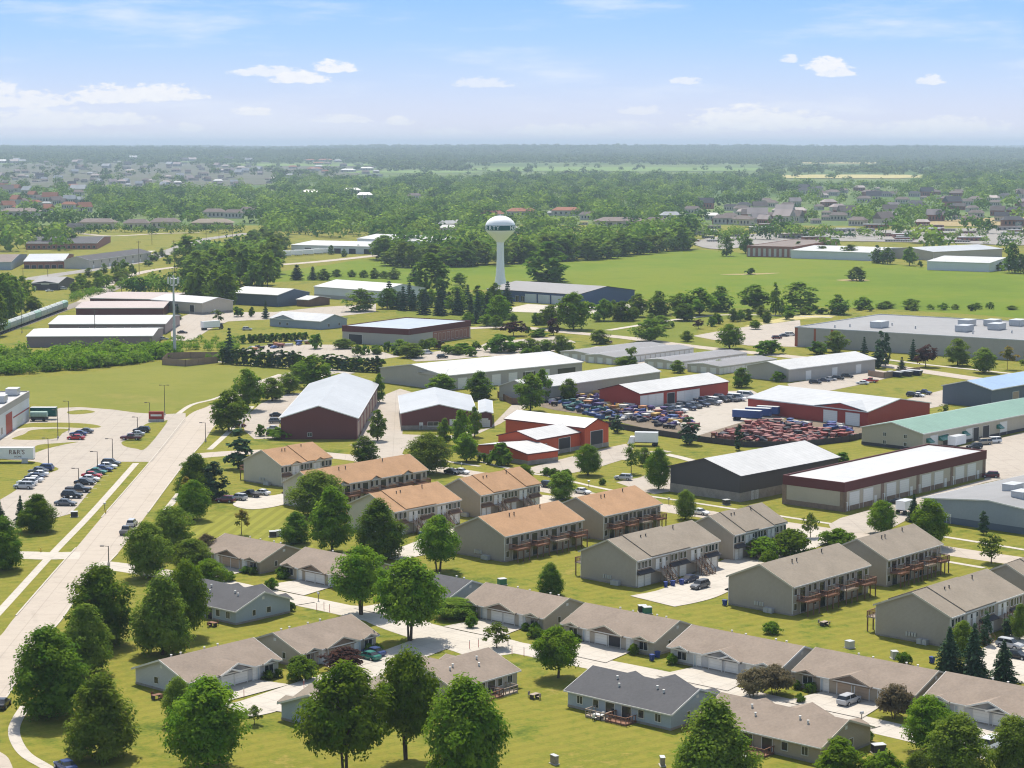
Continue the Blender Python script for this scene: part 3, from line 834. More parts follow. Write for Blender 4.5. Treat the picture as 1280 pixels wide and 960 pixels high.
def spruce_points(seed, w, h, zb, lev, leaf):
    rg = np.random.default_rng(seed); c, nn, sz = [], [], []
    for i in range(lev):
        t = i / (lev - 1); z = zb + (h - zb) * t ** .95
        r = (w / 2) * (1 - t) ** .85 * (1 + .15 * rg.normal()) + .12
        nb = int(7 + 9 * (1 - t))
        a0 = rg.random() * 6.28
        for j in range(nb):
            a = a0 + 6.283 * j / nb + rg.normal() * .12; L = r * (.8 + .35 * rg.random())
            m = max(2, int(L / (leaf * .42)))
            for q in range(m):
                f = (q + .6) / m
                for sd in (-1, 1):
                    c.append((math.cos(a) * L * f - sd * math.sin(a) * leaf * .25 * (1.2 - f), math.sin(a) * L * f + sd * math.cos(a) * leaf * .25 * (1.2 - f), z - L * .22 * f + rg.normal() * .08))
                    nn.append((math.cos(a) * .35 + sd * -math.sin(a) * .4, math.sin(a) * .35 + sd * math.cos(a) * .4, .8)); sz.append(leaf * (1.25 - .5 * f))
    return quads(np.array(c), np.array(nn) + rg.normal(size=(len(nn), 3)) * .25, np.array(sz), rg, 1.8)

def trunk_mesh(seed, h, zb, w, r, multi=1):
    rg = random.Random(seed); m = MB()
    for q in range(multi):
        a = rg.random() * 6.28; ox = .35 * (multi > 1)
        p = Vector((math.cos(a) * ox, math.sin(a) * ox, -.15)); top = Vector((math.cos(a) * ox * 3, math.sin(a) * ox * 3, zb + (h - zb) * .55))
        mid = p.lerp(top, .45)
        m.cyl(p, mid, r * 1.25 / multi ** .5, r * .8 / multi ** .5, 7); m.cyl(mid, top, r * .8 / multi ** .5, r * .25, 6)
        for i in range(7):
            f = .38 + .6 * i / 7; b = p.lerp(top, f); a2 = rg.random() * 6.28; L = w * (.24 + .12 * rg.random())
            m.cyl(b, b + Vector((math.cos(a2) * L, math.sin(a2) * L, L * (.5 + .5 * rg.random()))), r * .36, r * .1, 5, caps=False)
    return m.mesh('trunk', ['trunk'])

# kind: (profile, nominal width, nominal height, crown base, clumps, leaves, leaf size, material, trunk radius)
TK = {
    'maple':  ('maple', 9, 11, 1.0, 240, 21000, .31, 'leaf_maple', .24),
    'dark':   ('oval', 9, 11.5, .3, 240, 21000, .31, 'leaf_dark', .24),
    'light':  ('spread', 9, 11, .6, 220, 19000, .30, 'leaf_soft', .22),
    'ash':    ('pyramid', 8, 11, .4, 230, 19000, .30, 'leaf_soft', .22),
    'fork':   ('maple', 9, 11, 2.5, 220, 19000, .32, 'leaf_maple', .26),
    'pear':   ('oval', 6.5, 10, .8, 150, 13000, .31, 'leaf_maple', .2),
    'bright': ('bush', 7, 5, .5, 80, 4200, .42, 'leaf_bright', .12),
    'bush':   ('bush', 4, 3, .1, 40, 1600, .36, 'leaf_dark', .08),
    'purple': ('spread', 6, 6, 1.0, 60, 2600, .42, 'leaf_purple', .14),
    'brown':  ('spread', 7, 6, 1.1, 80, 4200, .36, 'leaf_brown', .14),
    'yellow': ('oval', 3.5, 5, 1.7, 24, 700, .36, 'leaf_yellow', .08),
    'thin':   ('oval', 4.5, 6, 1.4, 34, 1000, .36, 'leaf_light', .09),
    'spruce': ('cone', 6, 11, .5, 0, 0, .55, 'leaf_spruce', .2),
    'column': ('column', 4.5, 9, .3, 70, 3000, .42, 'leaf_spruce', .16),
    'arbor':  ('column', 1.8, 4.5, .1, 16, 600, .30, 'leaf_dark', .08),
}
CROWN, TRUNK = {}, {}
def tree_meshes(kind, lod, var):
    k = (kind, lod, var)
    if k not in CROWN:
        pr, w, h, zb, ncl, nl, lf, mt, tr = TK[kind]; seed = sum(map(ord, kind)) * 7 + var * 31
        if kind == 'spruce': V = spruce_points(seed, w, h, zb, (20, 11)[lod > 0], lf * (1, 1.7, 2)[lod])
        else:
            f = (1, 4, 13)[lod]; V = crown_points(seed, pr, w, h, zb, max(14, ncl // (1, 2, 3)[lod]), max(260, nl // f), lf * (1, 1.75, 2.7)[lod], up=(.7, .9, 1.3)[lod])
        CROWN[k] = np_mesh('crown', V, [mt])
        TRUNK[k] = trunk_mesh(seed, h, zb, w, tr, 3 if kind in ('brown', 'fork') else 1)
    return CROWN[k], TRUNK[k]

TDESC = {'maple': 'green shade tree', 'dark': 'dark green broadleaf tree', 'light': 'soft pale green tree', 'ash': 'pyramid shaped soft green tree', 'fork': 'round green tree on a bare forked trunk', 'pear': 'upright oval green tree', 'bright': 'bright green shrub', 'bush': 'dark rounded bush',
         'purple': 'purple leaved tree', 'brown': 'olive brown shrubby tree', 'yellow': 'small yellow topped tree', 'thin': 'thin young tree', 'spruce': 'dark spruce', 'column': 'dense dark columnar evergreen', 'arbor': 'slim evergreen'}
TNAME = {'bright': 'shrub', 'bush': 'bush', 'spruce': 'spruce_tree', 'column': 'evergreen_tree', 'arbor': 'evergreen_tree'}
NTREE = [0]
def tree_at(p, w, h, kind):
    px, py = PX(p); s = S(py); tree(px, py, py - h * s, w * s / 1.06, kind)
def tree(px, py, top, w, kind, desc=None):
    if py < 470: w *= 1.22; top -= (py - top) * .06
    else: w *= 1.06
    s = S(py); h = max(1.2, (py - top) / s / .99); wm = w / s
    lod = 0 if py > 590 else 1 if py > 400 else 2
    NTREE[0] += 1
    cm, tm = tree_meshes(kind, lod, NTREE[0] % (3 if lod == 0 else 2))
    pr, W, Hn = TK[kind][:3]
    p = G(px, py); nm = TNAME.get(kind, 'tree')
    r = empty(nm, p, rnd.random() * 6.28)
    sc = (wm / W, wm / W * (.92 + .16 * rnd.random()), h / Hn)
    link('crown', cm, r, None, 0, sc)
    link('trunk', tm, r, None, 0, (min(sc[0], 1.2), min(sc[0], 1.2), sc[2]))
    size = 'small ' if h < 3.8 else 'tall ' if h > 12.5 else ''
    auto(r, desc or (size + TDESC[kind]).replace('small small', 'small'), 'bush' if nm in ('bush', 'shrub') else 'tree', 'trees and shrubs of the neighbourhood', p + Vector((0, 0, h / 2)))
    return r

# ------------------------------------------------------------------ vehicles
def profile_box(m, st, mi=0):
    """loft: stations (x, zlo, zhi, halfwidth_lo, halfwidth_hi)"""
    n = len(st)
    vs = []
    for x, a, b, wl, wh in st:
        zm = a + (b - a) * .55
        vs += [(x, -wl * .9, a), (x, wl * .9, a), (x, wl, zm), (x, wh, b), (x, -wh, b), (x, -wl, zm)]
    fs = []
    for i in range(n - 1):
        o, q = i * 6, i * 6 + 6
        for j in range(6): fs.append((o + j, o + (j + 1) % 6, q + (j + 1) % 6, q + j))
    fs += [(5, 4, 3, 2, 1, 0), tuple(range((n - 1) * 6, n * 6))]
    m.add(vs, fs, mi)

def car_meshes(kind):
    def mk():
        b, g, r = MB(), MB(), MB()
        if kind == 'sedan':
            L = 4.7
            profile_box(b, [(-2.35, .38, .72, .76, .66), (-2.25, .28, .90, .86, .76), (-1.4, .24, .98, .90, .82), (-.9, .24, .94, .90, .84), (.7, .24, .92, .90, .84), (1.5, .24, .86, .90, .80), (2.2, .28, .72, .84, .72), (2.35, .36, .60, .72, .62)])
            gl = [(-1.75, .93, -1.0, 1.40), (1.15, .90, .35, 1.40)]
        elif kind == 'suv':
            L = 4.6
            profile_box(b, [(-2.3, .42, 1.0, .80, .78), (-2.22, .32, 1.08, .90, .84), (-1.0, .28, 1.10, .93, .86), (.8, .28, 1.06, .93, .86), (1.5, .28, 1.0, .92, .82), (2.15, .32, .88, .86, .76), (2.3, .40, .72, .76, .66)])
            gl = [(-2.2, 1.06, -1.85, 1.66), (1.1, 1.04, .45, 1.66)]
        elif kind == 'van':
            L = 5.0
            profile_box(b, [(-2.5, .42, 1.05, .88, .85), (-2.42, .32, 1.12, .95, .89), (.9, .28, 1.12, .96, .90), (1.7, .28, 1.02, .94, .84), (2.4, .34, .86, .86, .76), (2.5, .42, .7, .78, .7)])
            gl = [(-2.45, 1.1, -2.2, 1.82), (1.75, 1.04, .75, 1.82)]
        else:
            L = 5.6
            profile_box(b, [(-2.8, .55, 1.0, .90, .88), (-2.75, .42, 1.06, .95, .92), (-.7, .40, 1.06, .96, .92), (-.65, .36, 1.12, .96, .90), (1.2, .36, 1.10, .96, .90), (2.0, .36, 1.06, .94, .86), (2.65, .40, .98, .90, .82), (2.8, .46, .85, .8, .74)])
            b.box(-2.7, -.85, -.8, .8, 1.04, 1.075, 1)
            gl = [(-.75, 1.08, -.55, 1.72), (1.25, 1.08, .55, 1.72)]
        (x0, z0, xa, zt), (x1, z1, xb, _) = gl
        w0, w1 = .80, .64
        if kind in ('van', 'pickup'): w0, w1 = .86, .74
        g.hexa([(x0, -w0, z0 - .03), (x1, -w0, z1 - .03), (x1, w0, z1 - .03), (x0, w0, z0 - .03)], [(xa, -w1, zt - .03), (xb, -w1, zt - .03), (xb, w1, zt - .03), (xa, w1, zt - .03)])
        r.hexa([(xa - .04, -w1 - .03, zt - .05), (xb + .04, -w1 - .03, zt - .05), (xb + .04, w1 + .03, zt - .05), (xa - .04, w1 + .03, zt - .05)],
               [(xa + .06, -w1 + .06, zt + .04), (xb - .08, -w1 + .06, zt + .04), (xb - .08, w1 - .06, zt + .04), (xa + .06, w1 - .06, zt + .04)])
        xm = (xa + xb) / 2                       # door pillars
        for q in (-1, 1):
            for xx in (xm - .05,):
                r.hexa([(xx - .07, q * (w0 + .012) - .02, z0), (xx + .07, q * (w0 + .012) - .02, z0), (xx + .07, q * (w0 + .012) + .02, z0), (xx - .07, q * (w0 + .012) + .02, z0)],
                       [(xx - .05, q * (w1 + .012) - .02, zt), (xx + .05, q * (w1 + .012) - .02, zt), (xx + .05, q * (w1 + .012) + .02, zt), (xx - .05, q * (w1 + .012) + .02, zt)])
        wh = MB(); R = .34 if kind in ('sedan',) else .38
        wh.cyl((0, -.11, 0), (0, .11, 0), R, R, 14, 0); wh.cyl((0, -.125, 0), (0, .125, 0), R * .58, R * .58, 10, 1)
        lt = MB(); lt.box(-.04, .04, -.16, .16, -.07, .07)
        return L, b.mesh('body', ['car_white', 'door_dark']), g.mesh('windows', ['glass_dark']), r.mesh('roof', ['car_white']), wh.mesh('wheel', ['tyre', 'galv']), lt, R
    return cached(('car', kind), mk)

PROTO = {}
def vehicle(kind, color, p, ang, desc=None, scale=1.0, group='parked cars', place=None):
    key = (kind, color)
    if key not in PROTO:
        L, b, g, r, w, lt, R = car_meshes(kind)
        root = link('parked_car' if kind in ('sedan', 'suv') else 'pickup_truck' if kind == 'pickup' else 'parked_van', None)
        for nm, me in (('body', b), ('roof', r)):
            o = link(nm, me, root); o.material_slots[0].link = 'OBJECT'; o.material_slots[0].material = M['car_' + color]
        link('windows', g, root)
        for x in (-L * .30, L * .30):
            for y in (-.84, .84): link('wheel', w, root, (x, y, R))
        for nm, m_, x in (('tail_light', 'light_red', -L / 2 + .05), ('headlight', 'light_clear', L / 2 - .07)):
            me = cached((nm, kind), lambda: lt.mesh(nm, [m_]))
            for y in (-.62, .62): link(nm, me, root, (x, y, .62 if kind == 'sedan' else .80))
        PROTO[key] = [root, False]
    root, used = PROTO[key]
    o = root if not used else copy_tree(root)
    PROTO[key][1] = True
    o.location = (p[0], p[1], p[2] if len(p) > 2 else .0); o.rotation_euler = (0, 0, ang); o.scale = (scale,) * 3
    word = {'sedan': 'sedan', 'suv': 'sport utility car', 'van': 'van', 'pickup': 'pickup truck'}[kind]
    cat = {'sedan': 'car', 'suv': 'car', 'van': 'van', 'pickup': 'pickup truck'}[kind]
    if place: tag(o, f'{color} {word} {place}', cat, group)
    else: auto(o, desc or f'{color} {word}', cat, group, Vector((p[0], p[1], .8)))
    return o
def car_px(kind, color, px, py, ang, **k):
    p = G(px, py); return vehicle(kind, color, (p.x, p.y, .03), ang, **k)
# ------------------------------------------------------------------ terrain sheet out to the horizon
def sstep(a, b, x):
    t = np.clip((x - a) / (b - a), 0, 1); return t * t * (3 - 2 * t)
def TH(x, y):
    d = np.hypot(x, y)
    n = np.sin(x / 2300 + 1.3) * np.cos(y / 2700 + .4) + .55 * np.sin(x / 950 + y / 1500 + 2) + .3 * np.sin(x / 430 - y / 800)
    a = np.arctan2(x, y)
    n2 = np.sin(a * 13 + 1) + .6 * np.sin(a * 31 + 2.2) + .4 * np.sin(a * 67)
    return sstep(9000, 17000, d) * n2 * 7 + sstep(2600, 17000, d) * 60 + sstep(3000, 12000, d) * (n * 13 - np.clip(x / d, -.5, .5) * 24)

def ground():
    rr = [0] + list(np.geomspace(60, 2200, 14)) + list(np.geomspace(2400, 46000, 52)); na = 300
    vs = [(0, 0, 0)]
    for r in rr[1:]:
        a = np.arange(na) * 2 * np.pi / na; x, y = r * np.cos(a), r * np.sin(a); z = TH(x, y)
        vs += list(zip(x, y, z))
    fs, mi = [], []
    for j in range(na): fs.append((0, 1 + j, 1 + (j + 1) % na)); mi.append(0)
    for i in range(len(rr) - 2):
        o = 1 + i * na
        for j in range(na):
            fs.append((o + j, o + na + j, o + na + (j + 1) % na, o + (j + 1) % na)); mi.append(0 if rr[i + 1] < 1750 else 1)
    me = bpy.data.meshes.new('ground'); me.from_pydata(vs, [], fs)
    me.materials.append(M['lawn']); me.materials.append(M['far_land'])
    me.polygons.foreach_set('material_index', mi); me.polygons.foreach_set('use_smooth', [True] * len(fs))
    o = link('ground', me); o['kind'] = 'structure'
ground()

# fields
spoly('field', [(-40, 474), (60, 471), (160, 459), (205, 452), (262, 457), (330, 459), (385, 464), (335, 480), (292, 494), (262, 499.5), (225, 509), (205, 517.5), (170, 515.5), (140, 511.5), (100, 508), (70, 509), (40, 505), (-40, 505)], 'field_dry', .006)
spoly('field', [(325, 352), (350, 340), (410, 331), (480, 322), (560, 330), (640, 331), (700, 326), (780, 320), (860, 312), (940, 317), (1010, 322), (1085, 327), (1160, 334), (1220, 339), (1330, 345), (1330, 396), (1200, 392), (1100, 386), (1000, 384), (900, 386), (790, 372), (700, 366), (600, 362), (520, 366), (420, 352)], 'field_green', .006)
spoly('field', [(-40, 288), (60, 284), (140, 289), (150, 296), (120, 310), (60, 305), (-40, 304)], 'field_dry', .006)
spoly('park_lawn', [(505, 372), (600, 366), (660, 388), (790, 376), (830, 384), (1000, 386), (1040, 392), (960, 398), (900, 400), (870, 416), (890, 428), (960, 440), (840, 428), (716, 413), (640, 406), (560, 408), (500, 396)], 'park_grass', .008)
spoly('dirt_patch', [(900, 343), (940, 341.8), (975, 341), (955, 342.8), (925, 343.6)], 'dirt', .02)
spoly('dirt_patch', [(1045, 350), (1066, 351.8), (1088, 350.3), (1068, 349)], 'dirt', .02)
spoly('dirt_patch', [(930, 408), (970, 399), (1000, 394), (1045, 393), (1040, 396), (1000, 399), (960, 405)], 'straw', .012)
spoly('mown_lawn', [(235, 655), (290, 640), (350, 634), (362, 640), (395, 690), (370, 690), (330, 678), (280, 668), (235, 690)], 'lawn_mown', .006)
# the main road, cross street, lanes
road_l = [(-25, 812), (0, 795), (20, 770), (75, 707), (95, 685), (127, 647), (187, 578), (231, 523), (262, 507), (300, 488), (345, 470), (400, 458)]
road_r = [(430, 464), (365, 482), (322, 496), (290, 513), (268, 533), (254, 553), (225, 587), (185, 641), (147, 692), (100, 742), (75, 777), (45, 810), (22, 851), (3, 879), (-25, 905)]
paving('main_road', [G(*p).xy for p in catmull(road_l, 6) + catmull(road_r, 6)], 'concrete_road', .012)
for rl in (road_l[2:5], road_l[5:8], road_r[5:8], road_r[8:14]):
    b = MB(); P = [G(*p).xy for p in catmull(rl, 6)]
    for i in range(len(P) - 1):
        d = (P[i+1] - P[i]).normalized(); n = Vector((-d.y, d.x)) * .16
        lo = [(*(P[i] - n), .0), (*(P[i+1] - n), .0), (*(P[i+1] + n), .0), (*(P[i] + n), .0)]
        b.hexa(lo, [(x, y, .14) for x, y, _ in lo])
    b.obj('kerb', ['concrete_pale'])['kind'] = 'structure'
ribbon('cross_street', [(205, 574), (283, 567), (350, 565), (430, 571), (500, 580.5), (575, 590.5), (640, 602), (690, 612), (760, 624), (850, 638), (930, 650), (1000, 660), (1100, 675), (1200, 691), (1320, 708)], 8.5, 'concrete_road', .016)
ribbon('residential_lane', [(118, 705), (165, 711), (260, 727), (330, 742), (400, 756), (455, 768), (515, 782), (560, 793), (610, 803), (668, 814), (740, 829), (820, 845), (905, 864), (1000, 886), (1100, 909), (1200, 932), (1320, 960)], 6.8, 'concrete_pale', .014)
spoly('lane_junction', [(440, 757), (520, 772), (560, 787), (640, 800), (660, 812), (600, 822), (560, 812), (520, 800), (460, 778)], 'concrete_pale', .018)
ribbon('side_drive', [(-30, 693), (30, 694), (62, 695), (100, 694)], 7.5, 'concrete_pale', .018)
spoly('road_corner', [(-40, 925), (0, 940), (14, 955), (20, 990), (-40, 990)], 'concrete_road', .012)
# pavements for walking
for nm, pts in (('a', [(-25, 790), (0, 764), (63, 695), (115, 641), (170, 579)]), ('b', [(183, 560), (215, 526)]), ('c', [(222, 518), (240, 506), (270, 498), (310, 482), (350, 468)]),
                ('d', [(206, 640), (224, 617)]), ('e', [(262, 562), (292, 534), (315, 508)]), ('f', [(34, 880), (23, 897), (17.5, 912), (21, 928), (33, 944), (56, 958), (90, 978)])):
    ribbon('sidewalk', pts, 1.7, 'concrete_pale', .020)
ribbon('sidewalk', [(600, 577), (660, 591), (690, 596), (760, 612), (850, 626), (1000, 649), (1040, 655)], 1.5, 'concrete_pale', .020)
ribbon('sidewalk', [(1160, 668), (1230, 679), (1320, 694)], 1.5, 'concrete_pale', .020)
ribbon('sidewalk', [(1085, 686), (1165, 699), (1230, 710)], 1.5, 'concrete_pale', .020)
ribbon('sidewalk', [(440, 556), (480, 565), (560, 577), (600, 583)], 1.5, 'concrete_pale', .020)
# factory car park at the left with its grass islands
paving('car_park', [G(*p).xy for p in [(-40, 672), (20, 660), (60, 650), (88, 642.5), (98, 632), (142, 577.5), (190, 577.5), (232, 527), (232, 516.5), (205, 518), (170, 516), (140, 512), (100, 509), (75, 510), (45, 521), (30, 524), (-40, 560)]], 'pavement', .022)
for p in ([(-40, 579), (20, 575.5), (45, 577.5), (66, 583), (73, 587), (60, 592), (35, 603), (5, 622), (-40, 642)], [(43, 566), (46, 557), (75, 554), (98, 552.5), (80, 556), (57, 561.5)],
          [(15, 549), (30, 543), (42, 537.5), (85, 536), (78, 542), (70, 548), (45, 550)], [(22, 536), (32, 530), (60, 528.5), (95, 529), (118, 531), (126, 534), (110, 535.2), (60, 534.5)],
          [(85, 514.5), (105, 512.5), (119, 515), (105, 517.5), (88, 518)], [(152, 553), (161, 549), (172, 539), (184, 529.5), (200, 528), (209, 527.5), (183, 560), (170, 561), (156, 558)]):
    spoly('grass_island', p, 'lawn', .030)
ribbon('walkway', [(4, 548), (26, 536.5), (60, 535.2), (90, 535.6)], 2.2, 'concrete_pale', .034)
b = MB()                              # painted bay lines
for (a, q, n) in (((60, 640), (118, 585), 11), ((13, 628), (52, 592), 9)):
    A, B = G(*a), G(*q)
    for i in range(n):
        c = A.lerp(B, i / (n - 1)); d = 6.0
        b.add([(c.x, c.y - .07, .026), (c.x + d, c.y - .07, .026), (c.x + d, c.y + .07, .026), (c.x, c.y + .07, .026)], [(0, 1, 2, 3)])
b.obj('bay_lines', ['paint_white'])['kind'] = 'structure'
# yards and lots between the halls
L_ = [('paved_lot', [(306, 522), (325, 505), (350, 494), (385, 490), (352, 520), (345, 548), (318, 549), (305, 538)], 'pavement'),
      ('paved_lot', [(446, 553), (472, 497), (500, 486), (520, 492), (504, 520), (503, 543), (560, 545), (612, 535), (640, 506), (655, 498), (668, 503), (625, 530), (585, 548), (540, 553), (505, 562), (498, 580), (466, 576)], 'pavement'),
      ('paved_lot', [(655, 587), (690, 577), (763, 559), (782, 555), (792, 560), (784, 573), (749, 584), (718, 591), (690, 594), (660, 590)], 'pavement'),
      ('paved_lot', [(770, 603), (800, 597), (822, 588), (848, 580), (850, 612), (818, 618), (796, 612)], 'pavement'),
      ('gravel_yard', [(798, 512), (830, 500), (912, 489), (940, 488), (955, 496), (1000, 515), (960, 532), (870, 545), (845, 528)], 'gravel'),
      ('soil_yard', [(640, 500), (700, 490), (748, 486), (800, 512), (845, 528), (870, 547), (800, 534), (740, 520), (690, 512)], 'soil'),
      ('soil_yard', [(868, 546), (940, 524), (1000, 524), (1085, 533), (1075, 545), (1010, 556), (940, 552)], 'soil'),
      ('paved_lot', [(984, 480), (1087, 461), (1112, 465), (1120, 470), (1080, 480), (1020, 492), (1000, 500)], 'pavement'),
      ('paved_lot', [(1130, 500), (1185, 486), (1185, 506), (1155, 512), (1140, 512)], 'pavement'),
      ('paved_lot', [(1154, 566), (1230, 553), (1330, 528), (1330, 580), (1232, 602), (1226, 585), (1170, 572)], 'pavement'),
      ('paved_lot', [(1050, 648), (1100, 634), (1226, 601), (1280, 586), (1290, 592), (1230, 604), (1165, 622), (1160, 640), (1130, 652), (1100, 668), (1040, 664), (1036, 656)], 'pavement'),
      ('sand_lot', [(866, 420), (915, 411), (1000, 400), (1003, 434), (935, 432), (892, 425)], 'pavement'),
      ('paved_lot', [(590, 437), (610, 428), (700, 420), (720, 428), (690, 440), (640, 447), (600, 444)], 'pavement'),
      ('paved_lot', [(296, 437), (340, 431), (420, 431), (470, 438), (500, 446), (470, 450), (400, 448), (320, 444)], 'pavement'),
      ('paved_lot', [(213, 402), (240, 391), (345, 390), (400, 384), (470, 380), (470, 390), (420, 396), (340, 399), (285, 402), (262, 412), (240, 426), (214, 426)], 'pavement'),
      ('paved_lot', [(505, 446), (560, 437), (640, 434), (640, 442), (560, 450), (520, 452)], 'pavement'),
      ('paved_lot', [(620, 389), (660, 380), (722, 384), (800, 380), (805, 384), (760, 392), (700, 392)], 'concrete_pale'),
      ('paved_lot', [(690, 447), (745, 433), (960, 447), (975, 455), (930, 468), (860, 462), (800, 455), (730, 452)], 'pavement')]
for nm, p, m in L_: ppoly(nm, p, m, .010)
ribbon('street', [(560, 412), (640, 409), (716, 416), (780, 422), (840, 430), (900, 437), (960, 443), (1020, 449), (1090, 455), (1153, 464), (1214, 473), (1330, 489)], 9, 'concrete_road', .014)
ribbon('foot_path', [(760, 413), (810, 405), (850, 399), (900, 394), (960, 394), (1040, 397)], 4, 'concrete_pale', .016)
ribbon('foot_path', [(1090, 447), (1150, 455), (1225, 463), (1320, 473)], 3, 'concrete_pale', .016)
ribbon('farm_track', [(235, 453), (262, 452), (320, 455), (380, 460), (440, 467)], 4, 'concrete_pale', .016)
ribbon('walkway', [(832, 568), (850, 572), (868, 577)], 3, 'concrete_pale', .016)
ribbon('drive', [(775, 575), (800, 568), (835, 564)], 4, 'pavement', .015)
# courts between the houses
ribbon('drive_court', [(290, 889), (320, 884), (380, 864), (450, 840), (500, 820), (545, 803)], 8.5, 'concrete_pale', .022)
ribbon('drive_court', [(815, 752), (860, 742), (905, 720), (950, 698), (1000, 676), (1030, 664)], 12, 'concrete_pale', .018)
ribbon('drive_court', [(478, 697), (520, 688), (560, 672), (600, 657), (650, 636), (690, 620)], 9, 'concrete_pale', .018)
spoly('drive_court', [(291, 631), (312, 621), (350, 618), (395, 598), (430, 588), (440, 593), (395, 612), (358, 630), (316, 637)], 'concrete_pale', .018)
spoly('drive_court', [(1205, 830), (1250, 800), (1330, 770), (1330, 850), (1250, 850)], 'concrete_pale', .018)
# left distance: highway, branch road, railway
ribbon('highway', [(30, 350), (75, 343), (110, 338), (150, 331.5), (180, 325), (215, 313.5), (240, 304), (257, 299), (312, 291.5)], 15, 'asphalt', .014)
ribbon('branch_road', [(228, 333), (190, 338), (155, 347), (130, 359), (105, 378)], 8, 'concrete_road', .018)
ribbon('branch_road', [(148, 326), (170, 320), (190, 313.5)], 6, 'concrete_pale', .016)
ribbon('branch_road', [(100, 292), (140, 295), (200, 292), (250, 291)], 10, 'concrete_road', .016)
ribbon('branch_road', [(350, 331), (400, 327), (475, 319)], 12, 'concrete_road', .018)
ribbon('rail_bed', [(-40, 428), (8, 413), (84, 385), (130, 366), (165, 352)], 7, 'ballast', .012)
for k in (-.75, .75):
    P0, P1 = G(-40, 428), G(84, 385); d = (P1 - P0).normalized(); n = Vector((-d.y, d.x, 0)) * k
    b = MB(); b.cyl(P0 + n + Vector((0, 0, .1)), P1 + n + Vector((0, 0, .1)), .07, .07, 5); b.obj('rail', ['rust_steel'])['kind'] = 'structure'

